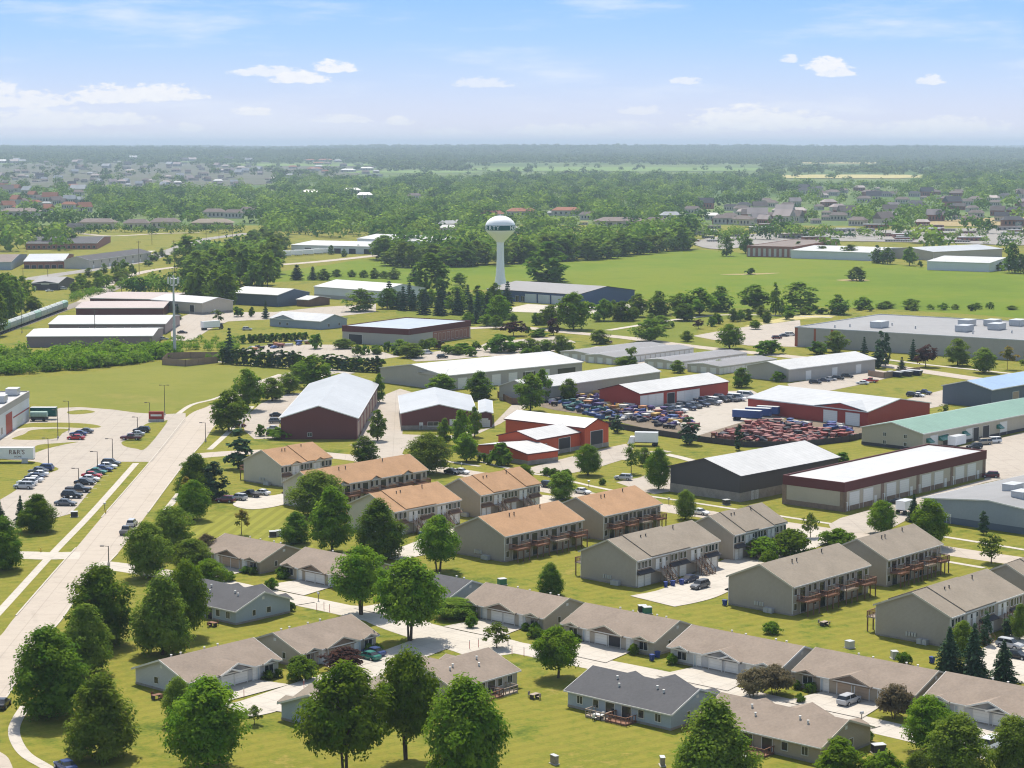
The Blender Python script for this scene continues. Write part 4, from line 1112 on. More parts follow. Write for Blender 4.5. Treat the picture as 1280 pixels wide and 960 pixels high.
# ------------------------------------------------------------------ sky, sun, haze, camera
SUN_EL, SUN_AZ = math.radians(59), math.radians(-9)     # azimuth from +Y (away from the camera), negative = to the left
def world():
    w = bpy.data.worlds.new('World'); SC.world = w; w.use_nodes = True
    N, L = w.node_tree.nodes, w.node_tree.links; bg = N['Background']
    sky = N.new('ShaderNodeTexSky'); sky.sky_type = 'NISHITA'; sky.sun_disc = False
    sky.sun_elevation = SUN_EL; sky.sun_rotation = SUN_AZ; sky.air_density = 1.0; sky.dust_density = .6; sky.ozone_density = 1.0
    def math_(op, a, b=None, clamp=False):
        n = N.new('ShaderNodeMath'); n.operation = op; n.use_clamp = clamp
        for i, v in enumerate((a, b)):
            if v is None: continue
            if isinstance(v, (int, float)): n.inputs[i].default_value = v
            else: L.new(v, n.inputs[i])
        return n.outputs[0]
    tc = N.new('ShaderNodeTexCoord').outputs['Generated']
    sx = N.new('ShaderNodeSeparateXYZ'); L.new(tc, sx.inputs[0])
    z = sx.outputs[2]
    az = math_('ARCTAN2', sx.outputs[0], sx.outputs[1])                 # compass angle, 0 = straight ahead
    # clear air colour by height: pale lilac haze at the skyline to summer blue
    r = N.new('ShaderNodeValToRGB'); e = r.color_ramp.elements
    stops = [(0.0, (.90, .84, .90)), (.010, (.76, .77, .90)), (.030, (.57, .70, .94)), (.050, (.41, .63, .95)), (.075, (.29, .545, .94)), (.25, (.18, .38, .82))]
    e[0].position, e[0].color = stops[0][0], (*stops[0][1], 1); e[1].position, e[1].color = 1, (*stops[-1][1], 1)
    e[1].position = stops[-1][0]
    for p, c in stops[1:-1]:
        q = e.new(p); q.color = (*c, 1)
    L.new(math_('MAXIMUM', z, 0.0), r.inputs[0])
    base = r.outputs[0]
    vec = N.new('ShaderNodeCombineXYZ'); L.new(az, vec.inputs[0]); L.new(z, vec.inputs[1])
    def noise(sc, sxx, syy, detail=7, rough=.6):
        mp = N.new('ShaderNodeMapping'); mp.inputs['Scale'].default_value = (sxx, syy, 1); L.new(vec.outputs[0], mp.inputs[0])
        n = N.new('ShaderNodeTexNoise'); n.inputs['Scale'].default_value = sc; n.inputs['Detail'].default_value = detail; n.inputs['Roughness'].default_value = rough
        L.new(mp.outputs[0], n.inputs['Vector']); return n.outputs['Fac']
    # thin streaks
    st = noise(1, 7, 42, 6); m = N.new('ShaderNodeMapRange'); m.interpolation_type = 'SMOOTHSTEP'
    m.inputs['From Min'].default_value = .48; m.inputs['From Max'].default_value = .75; m.inputs['To Max'].default_value = .8; L.new(st, m.inputs[0])
    mx = N.new('ShaderNodeMix'); mx.data_type = 'RGBA'; L.new(m.outputs[0], mx.inputs['Factor']); L.new(base, mx.inputs['A']); mx.inputs['B'].default_value = (.84, .88, .97, 1)
    base = mx.outputs['Result']
    # small cumulus, each a puff with a flat base in a compass direction
    nz = noise(1, 150, 330, 8, .62)
    total = None
    cl = [(0, 112, 22, 9, .9), (35, 127, 46, 12, .9), (10, 148, 40, 8, .5), (150, 121, 54, 12, 1), (205, 119, 46, 11, 1), (140, 150, 46, 9, .9), (340, 92, 38, 7, .8), (375, 99, 34, 9, 1), (420, 86, 26, 8, 1), (320, 140, 22, 6, .9), (430, 149, 30, 6, .7), (500, 152, 18, 6, .8),
          (600, 105, 34, 7, .6), (560, 165, 30, 5, .5), (855, 103, 15, 5, .7), (982, 77, 10, 5, .8), (1028, 84, 22, 10, 1), (1040, 92, 24, 8, .9), (1157, 103, 15, 7, .8), (800, 139, 26, 6, .6), (770, 158, 40, 7, .5), (930, 150, 60, 17, 1), (990, 152, 50, 12, .95), (1180, 158, 60, 10, .8), (700, 163, 60, 8, .7), (60, 150, 60, 14, .8), (880, 160, 40, 9, .6), (1120, 165, 44, 9, .7), (1060, 160, 40, 8, .5), (240, 160, 14, 6, .7), (90, 170, 80, 7, .4)]
    for px, py, wd, ht, a in cl:
        u0 = math.atan((px - 640) / F); v0 = (Y0 - py) / F
        dx = math_('DIVIDE', math_('SUBTRACT', az, u0), wd * 1.25 / F); dy0 = math_('SUBTRACT', z, v0 - ht * .35 / F)
        dyp = math_('DIVIDE', math_('MAXIMUM', dy0, 0.0), ht * 1.5 / F); dyn = math_('DIVIDE', math_('MINIMUM', dy0, 0.0), ht * .55 / F)
        d2 = math_('ADD', math_('MULTIPLY', dx, dx), math_('ADD', math_('MULTIPLY', dyp, dyp), math_('MULTIPLY', dyn, dyn)))
        v = math_('SUBTRACT', 1.15, d2)
        v = math_('MULTIPLY', math_('MAXIMUM', v, -1.0), 1.0)
        v = math_('ADD', v, math_('MULTIPLY', math_('SUBTRACT', nz, .5), 3.4))
        mr = N.new('ShaderNodeMapRange'); mr.interpolation_type = 'SMOOTHSTEP'; mr.inputs['From Min'].default_value = .05; mr.inputs['From Max'].default_value = .80; mr.inputs['To Max'].default_value = a * .9
        L.new(v, mr.inputs[0])
        total = mr.outputs[0] if total is None else math_('MAXIMUM', total, mr.outputs[0])
    # only ahead, where the clouds are
    cc = N.new('ShaderNodeMix'); cc.data_type = 'RGBA'; L.new(nz, cc.inputs['Factor']); cc.inputs['A'].default_value = (.80, .82, .90, 1); cc.inputs['B'].default_value = (1.02, 1.0, .97, 1)
    mx = N.new('ShaderNodeMix'); mx.data_type = 'RGBA'; L.new(total, mx.inputs['Factor']); L.new(base, mx.inputs['A']); L.new(cc.outputs['Result'], mx.inputs['B'])
    # low sky as above; higher up the physical sky
    up = N.new('ShaderNodeMapRange'); up.interpolation_type = 'SMOOTHSTEP'; up.inputs['From Min'].default_value = .10; up.inputs['From Max'].default_value = .35; L.new(z, up.inputs[0])
    sc = N.new('ShaderNodeVectorMath'); sc.operation = 'SCALE'; L.new(mx.outputs['Result'], sc.inputs[0]); sc.inputs['Scale'].default_value = SKY_LOW / SKY
    fin = N.new('ShaderNodeMix'); fin.data_type = 'RGBA'; L.new(up.outputs[0], fin.inputs['Factor']); L.new(sc.outputs[0], fin.inputs['A']); wb = N.new('ShaderNodeVectorMath'); wb.operation = 'MULTIPLY'; wb.inputs[1].default_value = (1.25, 1.06, .86); L.new(sky.outputs[0], wb.inputs[0]); L.new(wb.outputs[0], fin.inputs['B'])
    L.new(fin.outputs['Result'], bg.inputs['Color']); bg.inputs['Strength'].default_value = SKY
SKY, SKY_LOW, SUN = .15, .76, 4.2
world()
sl = bpy.data.lights.new('sun', 'SUN'); sl.energy = SUN; sl.angle = math.radians(.53); sl.color = (1, .935, .82)
so = link('sun', sl, None, (0, 0, 300))
sd = Vector((math.sin(SUN_AZ) * math.cos(SUN_EL), math.cos(SUN_AZ) * math.cos(SUN_EL), math.sin(SUN_EL)))
so.rotation_euler = sd.to_track_quat('Z', 'Y').to_euler()
cam = bpy.data.cameras.new('camera'); cam.sensor_width = 36; cam.lens = 36 * F / 1280; cam.clip_start = 1; cam.clip_end = 120000
co = link('camera', cam, None, (0, 0, HC), 0); co.rotation_euler = (math.pi / 2 - PIT, 0, 0); SC.camera = co
vs = SC.view_settings; vs.view_transform = 'Standard'; vs.look = 'None'; vs.gamma = 1; vs.exposure = .54; vs.use_curve_mapping = False
def haze(dens):
    m = bpy.data.materials.new('haze_air'); N, L = nodes_of(m); N.remove(N['Principled BSDF'])
    v = N.new('ShaderNodeVolumePrincipled'); v.inputs['Color'].default_value = (.70, .85, 1, 1); v.inputs['Density'].default_value = dens; v.inputs['Anisotropy'].default_value = .0
    L.new(v.outputs[0], N['Material Output'].inputs['Volume'])
    b = MB(); b.box(-47000, 47000, -47000, 47000, -60, 175)
    me = b.mesh('haze', ['tyre']); me.materials.clear(); me.materials.append(m)
    o = link('haze', me); o['kind'] = 'stuff'
HAZE = 7.2e-5
haze(HAZE)
c = SC.cycles
c.use_denoising = True; c.denoiser = 'OPENIMAGEDENOISE'; c.max_bounces = 5; c.diffuse_bounces = 3; c.glossy_bounces = 2; c.transmission_bounces = 2; c.volume_bounces = 0; c.transparent_max_bounces = 4
c.filter_width = 1.15; c.use_adaptive_sampling = True; c.adaptive_threshold = .02; c.sample_clamp_indirect = 6; c.caustics_reflective = False; c.caustics_refractive = False
# ------------------------------------------------------------------ bungalows
WW = ('door_white', 'door_white'); TT = ('door_tan', 'door_tan')
B_ = bungalow
B_('tan duplex bungalow at the street end of the row, small bush by its wall', 'street end tan bungalow', (281.4, 666.3), siding='siding_tan', L=17.6, gd=TT)
B_('tan bungalow with white garages behind two big trees', 'tan bungalow behind the big trees', (382, 683.4), siding='siding_tan', L=18.5)
B_('slate roofed blue bungalow mostly hidden behind big trees', 'hidden slate bungalow', (499, 708), siding='siding_blue', roof='shingle_slate', L=18)
B_('brown roofed bungalow with white garages and a bright yellow bush', 'bungalow with the yellow bush', (607.8, 727.7), siding='siding_greige', L=19)
B_('bungalow with one garage door open beside the lane', 'open garage bungalow', (732, 753), siding='siding_greige', gd=('door_dark', 'door_white'))
B_('pale blue grey bungalow with two white garages behind a brown bush', 'pale bungalow with two white garages', (865, 780.5), siding='siding_white', L=21.5, accent='siding_white')
B_('brown bungalow with a silver car parked before its garage', 'silver car bungalow', (1020, 808.7), siding='siding_tan', L=21.3, gd=TT)
B_('white gabled bungalow below the spruces at the row end', 'white gabled bungalow', (1183, 839), siding='siding_white', L=21.5, accent='siding_white')
B_('blue walled slate roofed bungalow with a small red deck', 'blue bungalow with red deck', (249, 721.7), siding='siding_blue', roof='shingle_slate', front='X1', L=17.3, deck=[(.62, 'deck_wood')])
B_('blue grey slate roofed bungalow on the open lawn with a back porch', 'slate bungalow on the open lawn', (741, 831.5), siding='siding_blue', roof='shingle_slate', front='X1', L=19.6, deck=[(.42, 'deck_wood'), (.62, 'deck_grey')])
B_('brown roofed tan bungalow half hidden by a tall bush tree', 'tan bungalow by the tall bush tree', (901.7, 865), siding='siding_tan', front='X1', L=21, deck=[(.45, 'deck_wood')])
B_('white walled bungalow with its gable end towards the road lawn', 'white gable end bungalow', (198.6, 824.5), siding='siding_white', front='Y0', axis='a2', L=18.6, accent='siding_white', drive=6)
B_('tan bungalow with a car parked before it, round bright bush', 'tan courtyard bungalow', (341, 790.5), siding='siding_greige', front='Y0', axis='a2', L=17, gd=TT, drive=6)
B_('blue bungalow almost hidden by three tall trees', 'blue bungalow behind three trees', (386, 868), siding='siding_blue', roof='shingle_grey', front='Y1', axis='a2', L=14, drive=5)
B_('brown roofed bungalow with dark red back deck on the lawn', 'dark red deck bungalow', (527, 832), siding='siding_greige', front='Y1', axis='a2', L=14.5, drive=5, deck=[(.45, 'deck_wood'), (.68, 'deck_grey')])
# ------------------------------------------------------------------ townhouses
T_ = townhouse
T_('grey roofed townhouse with two dark cars and purple bins at its front', 'grey townhouse with two cars', (796, 702), (721.5, 690), (899, 676))
T_('grey roofed townhouse behind the bright round shrubs', 'grey townhouse behind the shrubs', (918, 669.7), (853, 658), (988, 654), Wset=12.5, segs=(.2, .45, .75))
T_('grey roofed townhouse with a long red deck and two condensers', 'grey townhouse with red deck', (991.6, 735), (908.8, 720.5), (1089, 707), face='deck', segs=())
T_('grey roofed townhouse with three raised decks near the cross street', 'grey townhouse with three decks', (1109.7, 700.6), (1036, 688), (1175, 680), face='deck', segs=(), units=4)
T_('large grey roofed townhouse above the spruces, blank gable wall', 'grey townhouse above the spruces', (1189, 773), (1096, 755), (1278, 741), segs=(.18, .6))
T_('grey roofed townhouse cut by the picture edge', 'grey townhouse at the edge', (1300, 734), (1218, 720), (1400, 702))
OC = dict(siding='siding_cream', roof='shingle_orange')
T_('orange roofed townhouse with red decks and a wide blank gable', 'orange townhouse with wide gable', (631, 671.6), (564, 660.6), (735.8, 651), face='deck', segs=(), siding='siding_taupe', roof='shingle_orange')
T_('orange roofed townhouse with three red decks by the cross street', 'orange townhouse with three decks', (755, 646), (688, 635), (826, 630), face='deck', segs=(), siding='siding_tan', roof='shingle_orange')
T_('orange roofed townhouse with stepped roof behind two round trees', 'orange townhouse behind two trees', (492.5, 641), (437, 630), (577.6, 625), segs=(.16, .62), **OC)
T_('orange roofed townhouse with four roof steps near the red barn', 'four step orange townhouse', (601, 620), (552, 611), (672.5, 605), segs=(.2, .45, .75), siding='siding_tan', roof='shingle_orange')
T_('long orange roofed townhouse with three pale blue dormers', 'orange townhouse with blue dormers', (399, 611), (354, 603), (538, 588), face='deck', segs=(), dorm=True, units=6, **OC)
T_('small orange roofed townhouse with two dark dormers above the parked cars', 'small orange townhouse with dormers', (351.6, 583), (309, 574.5), (420, 573.6), segs=(.5,), dorm=True, **OC)
# ------------------------------------------------------------------ commercial halls
def rowf(kd, fc, n, a, b, *r): return [(kd, fc, a + (b - a) * i / max(1, n - 1), *r) for i in range(n)]
H_ = hall
H_('big maroon steel hall with pale roof and blank gable', 'maroon hall', (447, 522.5), (350, 522), (470, 479.4), 6.3, 3.5, wall='steel_maroon', roof='roof_pale', ov=.5,
   feats=rowf('gd', 'Y0', 7, .07, .93, 4.2, 4.4, 'door_tan') + [('win', 'X0', .62, 1.2, 1.0, .9)], name='steel_hall')
H_('maroon workshop with low wings, stone base and pale roof', 'maroon workshop', (597, 516), (501, 519), (603, 494), 5.0, 2.6, wall='steel_maroon', roof='roof_pale', base='stone_base', base_h=1.3,
   feats=[('gd', 'X0', .30, 2.6, 3.0), ('door', 'X0', .74), ('win', 'X0', .58, 3.2, 1.3, 1.0), ('gd', 'Y0', .5, 3, 3)], name='workshop')
H_('low maroon side wing with one white door', 'maroon side wing', (616, 516.5), (598.5, 517.5), (622, 501), 4.3, .5, wall='steel_maroon', roof='roof_pale', feats=[('door', 'X0', .3), ('gd', 'X0', .65, 2.4, 2.6)], name='workshop')
H_('long white roofed grey warehouse with glazed loading bays', 'long white roofed warehouse', (556, 470), (481, 459), (723, 452), 5.2, 2.6, wall='steel_grey', roof='roof_white',
   feats=rowf('gd', 'Y0', 6, .12, .72, 4, 3.8) + [('panel', 'Y0', .88, 9, .6, 3.6, 'glass_dark', 'glazed_bay'), ('panel', 'Y0', .60, 6, .6, 3.6, 'glass_dark', 'glazed_bay')], gables=[('X0', .2, .2)], name='warehouse')
H_('narrow white roofed grey warehouse beside the salvage yard', 'narrow white roofed warehouse', (664, 486.5), (624.7, 482), (824, 464), 4.8, 2.4, wall='steel_grey', roof='roof_white', base='stone_base', name='warehouse')
H_('red walled hall with white garage doors facing the gravel yard', 'red hall by the gravel yard', (800, 492.5), (747.5, 487), (912, 477), 4.7, 2.3, wall='steel_red', roof='roof_white', trim='trim_maroon',
   feats=rowf('gd', 'Y0', 3, .05, .21, 4.2, 3.9) + [('od', 'Y0', .34, 4, 3.6)] + rowf('gd', 'Y0', 3, .45, .62, 4, 3.6), name='steel_hall')
H_('large dark red cross gabled hall with two wide garage doors', 'dark red cross gabled hall', (1085, 515), (946, 495.5), (1148, 502), 4.8, 2.6, ridge='y', wall='steel_red', roof='roof_pale',
   feats=[('gd', 'X0', .12, 5.2, 3.8), ('gd', 'X0', .30, 5.2, 3.8)], gables=[('X0', .215, .205)], name='steel_hall')
KB = dict(wall='steel_bright_red', roof='roof_white', base='stone_base', trim='trim_maroon', base_h=1.2)
H_('tall bright red barn wing with a wide dark doorway', 'tall red barn wing', (731, 535), (629, 523.6), (764, 530), 6.4, 1.9, ridge='y', feats=[('od', 'Y0', .5, 5.4, 5.0)], name='red_barn', **KB)
H_('middle red barn wing with white roof and dark doorway', 'middle red barn wing', (671, 550), (622, 544), (727, 540), 5.0, 1.7, feats=[('od', 'Y0', .62, 5, 4.2), ('od', 'Y0', .12, 4, 3.4)], name='red_barn', **KB)
H_('low front red barn wing with timber cladding', 'low red barn wing', (659.5, 568), (600, 556), (694, 562), 3.0, 1.5, feats=[('win', 'X0', .7, 1.6, 1.2, 1.0)], name='red_barn', **KB)
H_('charcoal steel hall with white roof and stone skirting', 'charcoal hall', (926, 595), (845, 581), (1038.7, 570), 6.4, 3.0, wall='steel_charcoal', roof='roof_white', base='stone_base', base_h=2.2, trim='trim_dark', ov=.5,
   feats=[('door', 'Y0', .12), ('door', 'Y0', .16), ('gd', 'Y0', .7, 4, 4)], name='steel_hall')
r9, f9 = H_('flat white roofed garage row with a maroon fascia band', 'maroon banded garage row', (1056, 605.5), (980, 595), (1230.7, 564), 6.6, 0, wall='steel_tan', roof='roof_white', flat_parapet=(1.9, 'trim_maroon'), base='brick_brown', base_h=1.2,
   feats=[x for i in range(4) for x in (('gd', 'Y0', .065 + .245 * i, 4.2, 4.2), ('gd', 'Y0', .155 + .245 * i, 4.2, 4.2))] + [x for i in range(4) for x in (('door', 'Y0', .015 + .245 * i), ('door', 'Y0', .205 + .245 * i))]
   + [('panel', 'X0', .02, 1.6, 0, 4.7, 'brick_brown', 'corner_pier'), ('panel', 'X0', .98, 1.2, 0, 4.7, 'brick_brown', 'corner_pier')] + [('panel', 'Y0', .005 + .245 * i, 1.4, 0, 4.7, 'brick_brown', 'brick_pier') for i in range(5)], name='garage_row')
H_('cream workshop with long green roof and dark green awnings', 'green roofed workshop', (1154, 542.5), (1077, 533.7), (1335, 507), 5.0, 2.3, wall='steel_tan', roof='roof_green', base='trim_dark', base_h=.9,
   feats=[x for i in range(4) for x in (('gd', 'Y0', .07 + .23 * i, 4, 3.9), ('awning', 'Y0', .035 + .23 * i, 2.2, 'car_green'))] + [('od', 'Y0', .145, 3, 3.6), ('od', 'Y0', .34, 3.6, 3.8), ('od', 'Y0', .41, 3.6, 3.8), ('awning', 'Y0', .125, 4.5, 'car_green')]
   + [('win', 'X0', q, .9, 1.0, z) for q in (.28, .62) for z in (.95, 3.2)], name='workshop')
r11, f11 = H_('wide low blue grey warehouse with pale shallow roof', 'blue grey warehouse', (1320, 646), (1156, 622), (1450, 611), 5.0, 1.5, wall='steel_bluegrey', roof='roof_flat', base='steel_slate', base_h=1.5, feats=[('door', 'X0', .80)], name='warehouse')
H_('slate walled hall with sky blue roof', 'sky blue roofed hall', (1240, 487.5), (1182, 481), (1330, 470), 6.0, 2.2, wall='steel_slate', roof='roof_skyblue', feats=[('gd', 'Y0', .3, 4, 4, 'door_tan')], name='steel_hall')
H_('brown grey shed with white roof and three white doors', 'grey shed with three doors', (986, 462), (939, 456), (1087.5, 448), 4.6, 2.1, wall='steel_grey', roof='roof_white', feats=[('gd', 'Y0', q, 3, 3.2) for q in (.22, .52, .80)], name='warehouse')
r14, f14 = H_('huge flat roofed pale concrete factory with rooftop units', 'flat roofed factory', (1420, 434.5), (995, 409), (1500, 414.5), 8.0, 0, wall='precast', roof='roof_flat', flat_parapet=(.4, 'galv'),
   feats=[('panel', 'X0', .88, 1.2, 0, 8, 'rust_steel', 'steel_column'), ('panel', 'X0', .935, 1.0, 0, 8, 'rust_steel', 'steel_column'), ('panel', 'X0', .995, 1.4, 0, 8, 'rust_steel', 'steel_column'), ('panel', 'X0', .91, 6, .8, 3.2, 'steel_grey', 'bay_panel'), ('panel', 'X0', .965, 6, .8, 3.2, 'steel_grey', 'bay_panel')], name='factory')
roof_units(r14, f14, [(.25, .80), (.62, .62), (.70, .56), (.78, .50), (.30, .55), (.5, .5), (.75, .36), (.8, .28), (.2, .32), (.55, .2)], 8.0, (8, 5, 2.6))
vents(r14, [(f14.L * u, f14.W * v, 8.1) for u, v in ((.1, .9), (.2, .88), (.3, .7), (.4, .8), (.2, .5), (.5, .4), (.35, .42))], 'roof_stack', .3, 1.0, 'galv')
roof_units(r11, f11, [(.35, .62), (.2, .42)], 5.9, (4.5, 3, 1.8))
H_('flat blue grey roofed office with maroon fascia and brick front', 'maroon fascia office', (511, 412.5), (407, 410.5), (617.5, 403), 7.2, 0, wall='steel_grey', roof='roof_bluegrey', flat_parapet=(2.2, 'trim_maroon'),
   feats=[('od', 'X0', .80, 7, 4), ('panel', 'Y0', .68, 30, .2, 4.9, 'brick_red', 'brick_front')] + [('win', 'Y0', .42 + .07 * i, 2.0, 3.2, .8) for i in range(8)], name='office_building')
H_('pale grey clinic with crossing gables beside the truck lot', 'pale grey clinic', (401, 402), (343, 397), (427, 398), 3.8, 2.6, ridge='y', wall='steel_bluegrey', roof='roof_pale', gables=[('X0', .72, .2)], feats=[('win', 'X0', .65, 1.2, 1.2, 1), ('win', 'X0', .8, 1.2, 1.2, 1), ('win', 'Y0', .3, 1.2, 1.4, 1), ('win', 'Y0', .7, 1.2, 1.4, 1)], name='clinic')
H_('large plain white steel hall before the green field', 'plain white hall', (475, 364), (392.5, 358), (531, 360), 6.2, 3.0, ridge='y', wall='steel_white', roof='roof_white', feats=[('panel', 'Y0', .5, 2, 5.6, 6.8, 'galv', 'vent_panel'), ('gd', 'X0', .3, 4, 4)], base='steel_grey', base_h=2, name='steel_hall')
H_('slate blue steel hall with white roof', 'slate blue hall', (347, 369), (289, 365.5), (384, 365), 6.2, 2.5, ridge='y', wall='steel_slate', roof='roof_white', name='steel_hall')
H_('small brown shed with white roof against the blue hall', 'small brown shed', (386, 375), (374, 373.8), (408, 372), 3.6, 1.4, ridge='y', wall='wood_brown', roof='roof_white', name='shed')
H_('lowest long white roofed shed above the thicket', 'lowest white roofed shed', (191, 420), (34, 420), (196, 410), 4.6, 1.4, ridge='y', wall='steel_mauve', roof='roof_white', name='storage_shed')
H_('second long white roofed shed with grey gable end', 'second white roofed shed', (207, 405), (61, 405), (222, 394), 4.6, 1.8, ridge='y', wall='steel_mauve', roof='roof_white', feats=rowf('od', 'X0', 5, .1, .7, 5, 3.2) + [('win', 'Y0', .5, 2, 1.4, 1)], name='storage_shed')
H_('long mauve roofed shed behind the white roofed sheds', 'mauve roofed shed', (204, 385), (96, 384.5), (208, 376.5), 4.0, 1.4, ridge='y', wall='steel_maroon', roof='roof_mauve', name='storage_shed')
H_('far mauve roofed shed joined to the tan hall', 'far mauve roofed shed', (205, 374.5), (128, 370), (214, 366), 4.0, 1.4, ridge='y', wall='steel_maroon', roof='roof_mauve', name='storage_shed')
H_('tan hall with bright white roof beside the radio mast', 'tan hall by the mast', (252.8, 379), (194, 374), (287, 375.5), 5.8, 2.2, ridge='y', wall='steel_tan', roof='roof_white', feats=[('od', 'X0', .2, 3.2, 4.4), ('win', 'X0', .5, 2, 1.2, 3.2), ('win', 'X0', .66, 2, 1.2, 3.2), ('door', 'Y0', .4)], base='stone_base', name='steel_hall')
H_('dark long hall beside the water tower with three white glazed doors', 'hall by the water tower', (722.5, 368.5), (616.5, 360.5), (784.6, 362), 6.0, 3.2, ridge='y', wall='steel_navy', roof='roof_grey', trim='trim_dark',
   feats=[('gd', 'X0', .22, 8, 4.6, 'glass_pale'), ('gd', 'X0', .365, 8, 4.6, 'glass_pale'), ('gd', 'X0', .51, 8, 4.6, 'glass_pale'), ('win', 'X0', .60, 2.4, 3, .3), ('win', 'X0', .66, 2.4, 3, .3), ('panel', 'Y0', .5, 0.1, 0, .1, 'steel_navy')], name='steel_hall')
for i, (EN, EL, EF, nm) in enumerate([((737, 442.7), (711, 440.5), (832, 431), 'first'), ((769, 447), (750, 445.4), (884, 436), 'second'), ((845, 453), (808, 450), (939, 441.6), 'third'), ((900, 458.6), (864, 455.4), (975, 449), 'fourth')]):
    H_(f'{nm} grey storage row counted from the street with the trees', f'{nm} storage row', EN, EL, EF, 2.9, .7, wall='siding_far', roof='roof_grey', W=15, ang=A2, ov=.15, feats=rowf('gd', 'Y0', 16, .03, .97, 2.6, 2.2, 'door_white') + rowf('gd', 'X0', 3, .2, .8, 2.4, 2.2), name='storage_row', group='rows of storage garages')
# distant works
H_('wide white roofed works before the far wood', 'white roofed works', (548, 302.5), (447, 298), (596, 300), 8, 3.0, ridge='y', wall='steel_white', roof='roof_white', name='factory')
H_('low white roofed works wing beside the highway', 'low white works wing', (470, 308.5), (376, 305), (500, 303), 6, 2.0, ridge='y', wall='steel_white', roof='roof_white', name='factory', feats=rowf('od', 'X0', 5, .1, .8, 6, 4))
H_('long white shed across the green field', 'white shed across the field', (1088, 316), (1008, 311), (1102, 309), 6, 2, ridge='y', wall='steel_white', roof='roof_white', name='storage_shed')
H_('tan walled hall with wide pale roof across the field', 'tan hall across the field', (1167, 315), (1122, 311), (1235, 310), 6.5, 2.4, wall='steel_tan', roof='roof_pale', name='steel_hall')
H_('white field edge shed with two parked trailers', 'field edge white shed', (1237, 329), (1166, 325.5), (1257, 322.5), 6, 2.2, ridge='y', wall='steel_white', roof='roof_white', name='storage_shed')
H_('long brick hotel with pale columns across the field', 'brick hotel', (992, 309), (938, 307), (1032, 300), 8, 0, wall='brick_red', roof='shingle_far', feats=rowf('panel', 'Y0', 12, .05, .95, 2, .5, 6.5, 'siding_far', 'pale_pier') + rowf('panel', 'X0', 9, .05, .95, 2, .5, 6.5, 'siding_far', 'pale_pier'), name='hotel')
H_('long dark roofed terrace under construction by the far lawn', 'terrace by the far lawn', (121, 304), (33, 304), (130, 295.5), 5, 2.6, ridge='y', wall='brick_red', roof='shingle_slate', feats=rowf('win', 'X0', 14, .04, .96, 2, 2, 1), name='terrace')
H_('slate roofed terrace with its gable to the highway', 'gable end terrace', (112, 325.5), (96, 323), (152, 315), 6, 2.6, wall='siding_far', roof='shingle_slate', feats=rowf('win', 'Y0', 8, .06, .94, 1.6, 1.6, 3.4) + rowf('gd', 'Y0', 8, .06, .94, 2.6, 2.2), name='terrace')
H_('pale roofed brick terrace above the shop', 'brick terrace above the shop', (80, 326.5), (30, 326.5), (86, 318), 5, 2.8, ridge='y', wall='brick_red', roof='roof_pale', feats=rowf('od', 'X0', 6, .08, .92, 3, 2.4), gables=[('X0', .12, .1)], name='terrace')
H_('blue white house cut by the picture edge beside the terraces', 'blue white edge house', (14, 327.5), (-30, 327), (20, 318), 5.5, 2.6, ridge='y', wall='siding_blue', roof='shingle_far', feats=[('gd', 'X0', .5, 4, 2.6, 'door_dark')], name='house', cat='house')
H_('grey gabled shop beyond the train with parked vans', 'grey gabled shop', (73, 354), (41, 353.5), (88, 349), 4.2, 2.6, ridge='y', wall='steel_charcoal', roof='roof_grey', gables=[('X0', .5, .42)], feats=[('door', 'X0', .9), ('panel', 'X0', .5, 5, 3.4, 4.6, 'paint_white', 'shop_sign')], name='shop')
r25, f25 = H_('white and grey factory with tall red doors by the car park', 'red door factory', (-60, 548), (-170, 537), (37.5, 490), 8.6, 0, wall='steel_white', roof='roof_white', flat_parapet=(1.6, 'steel_grey'), ang='f',
   feats=[('gd', 'Y0', .70, 9, 6, 'steel_red'), ('panel', 'Y0', .88, 24, 3.6, 4.0, 'steel_red', 'red_stripe'), ('gd', 'Y0', .56, 3, 3), ('win', 'Y0', .6, 2, 2, 1)], name='factory')
roof_units(r25, f25, [(.92, .12), (.74, .12), (.6, .3)], 8.7, (5, 3.5, 2))
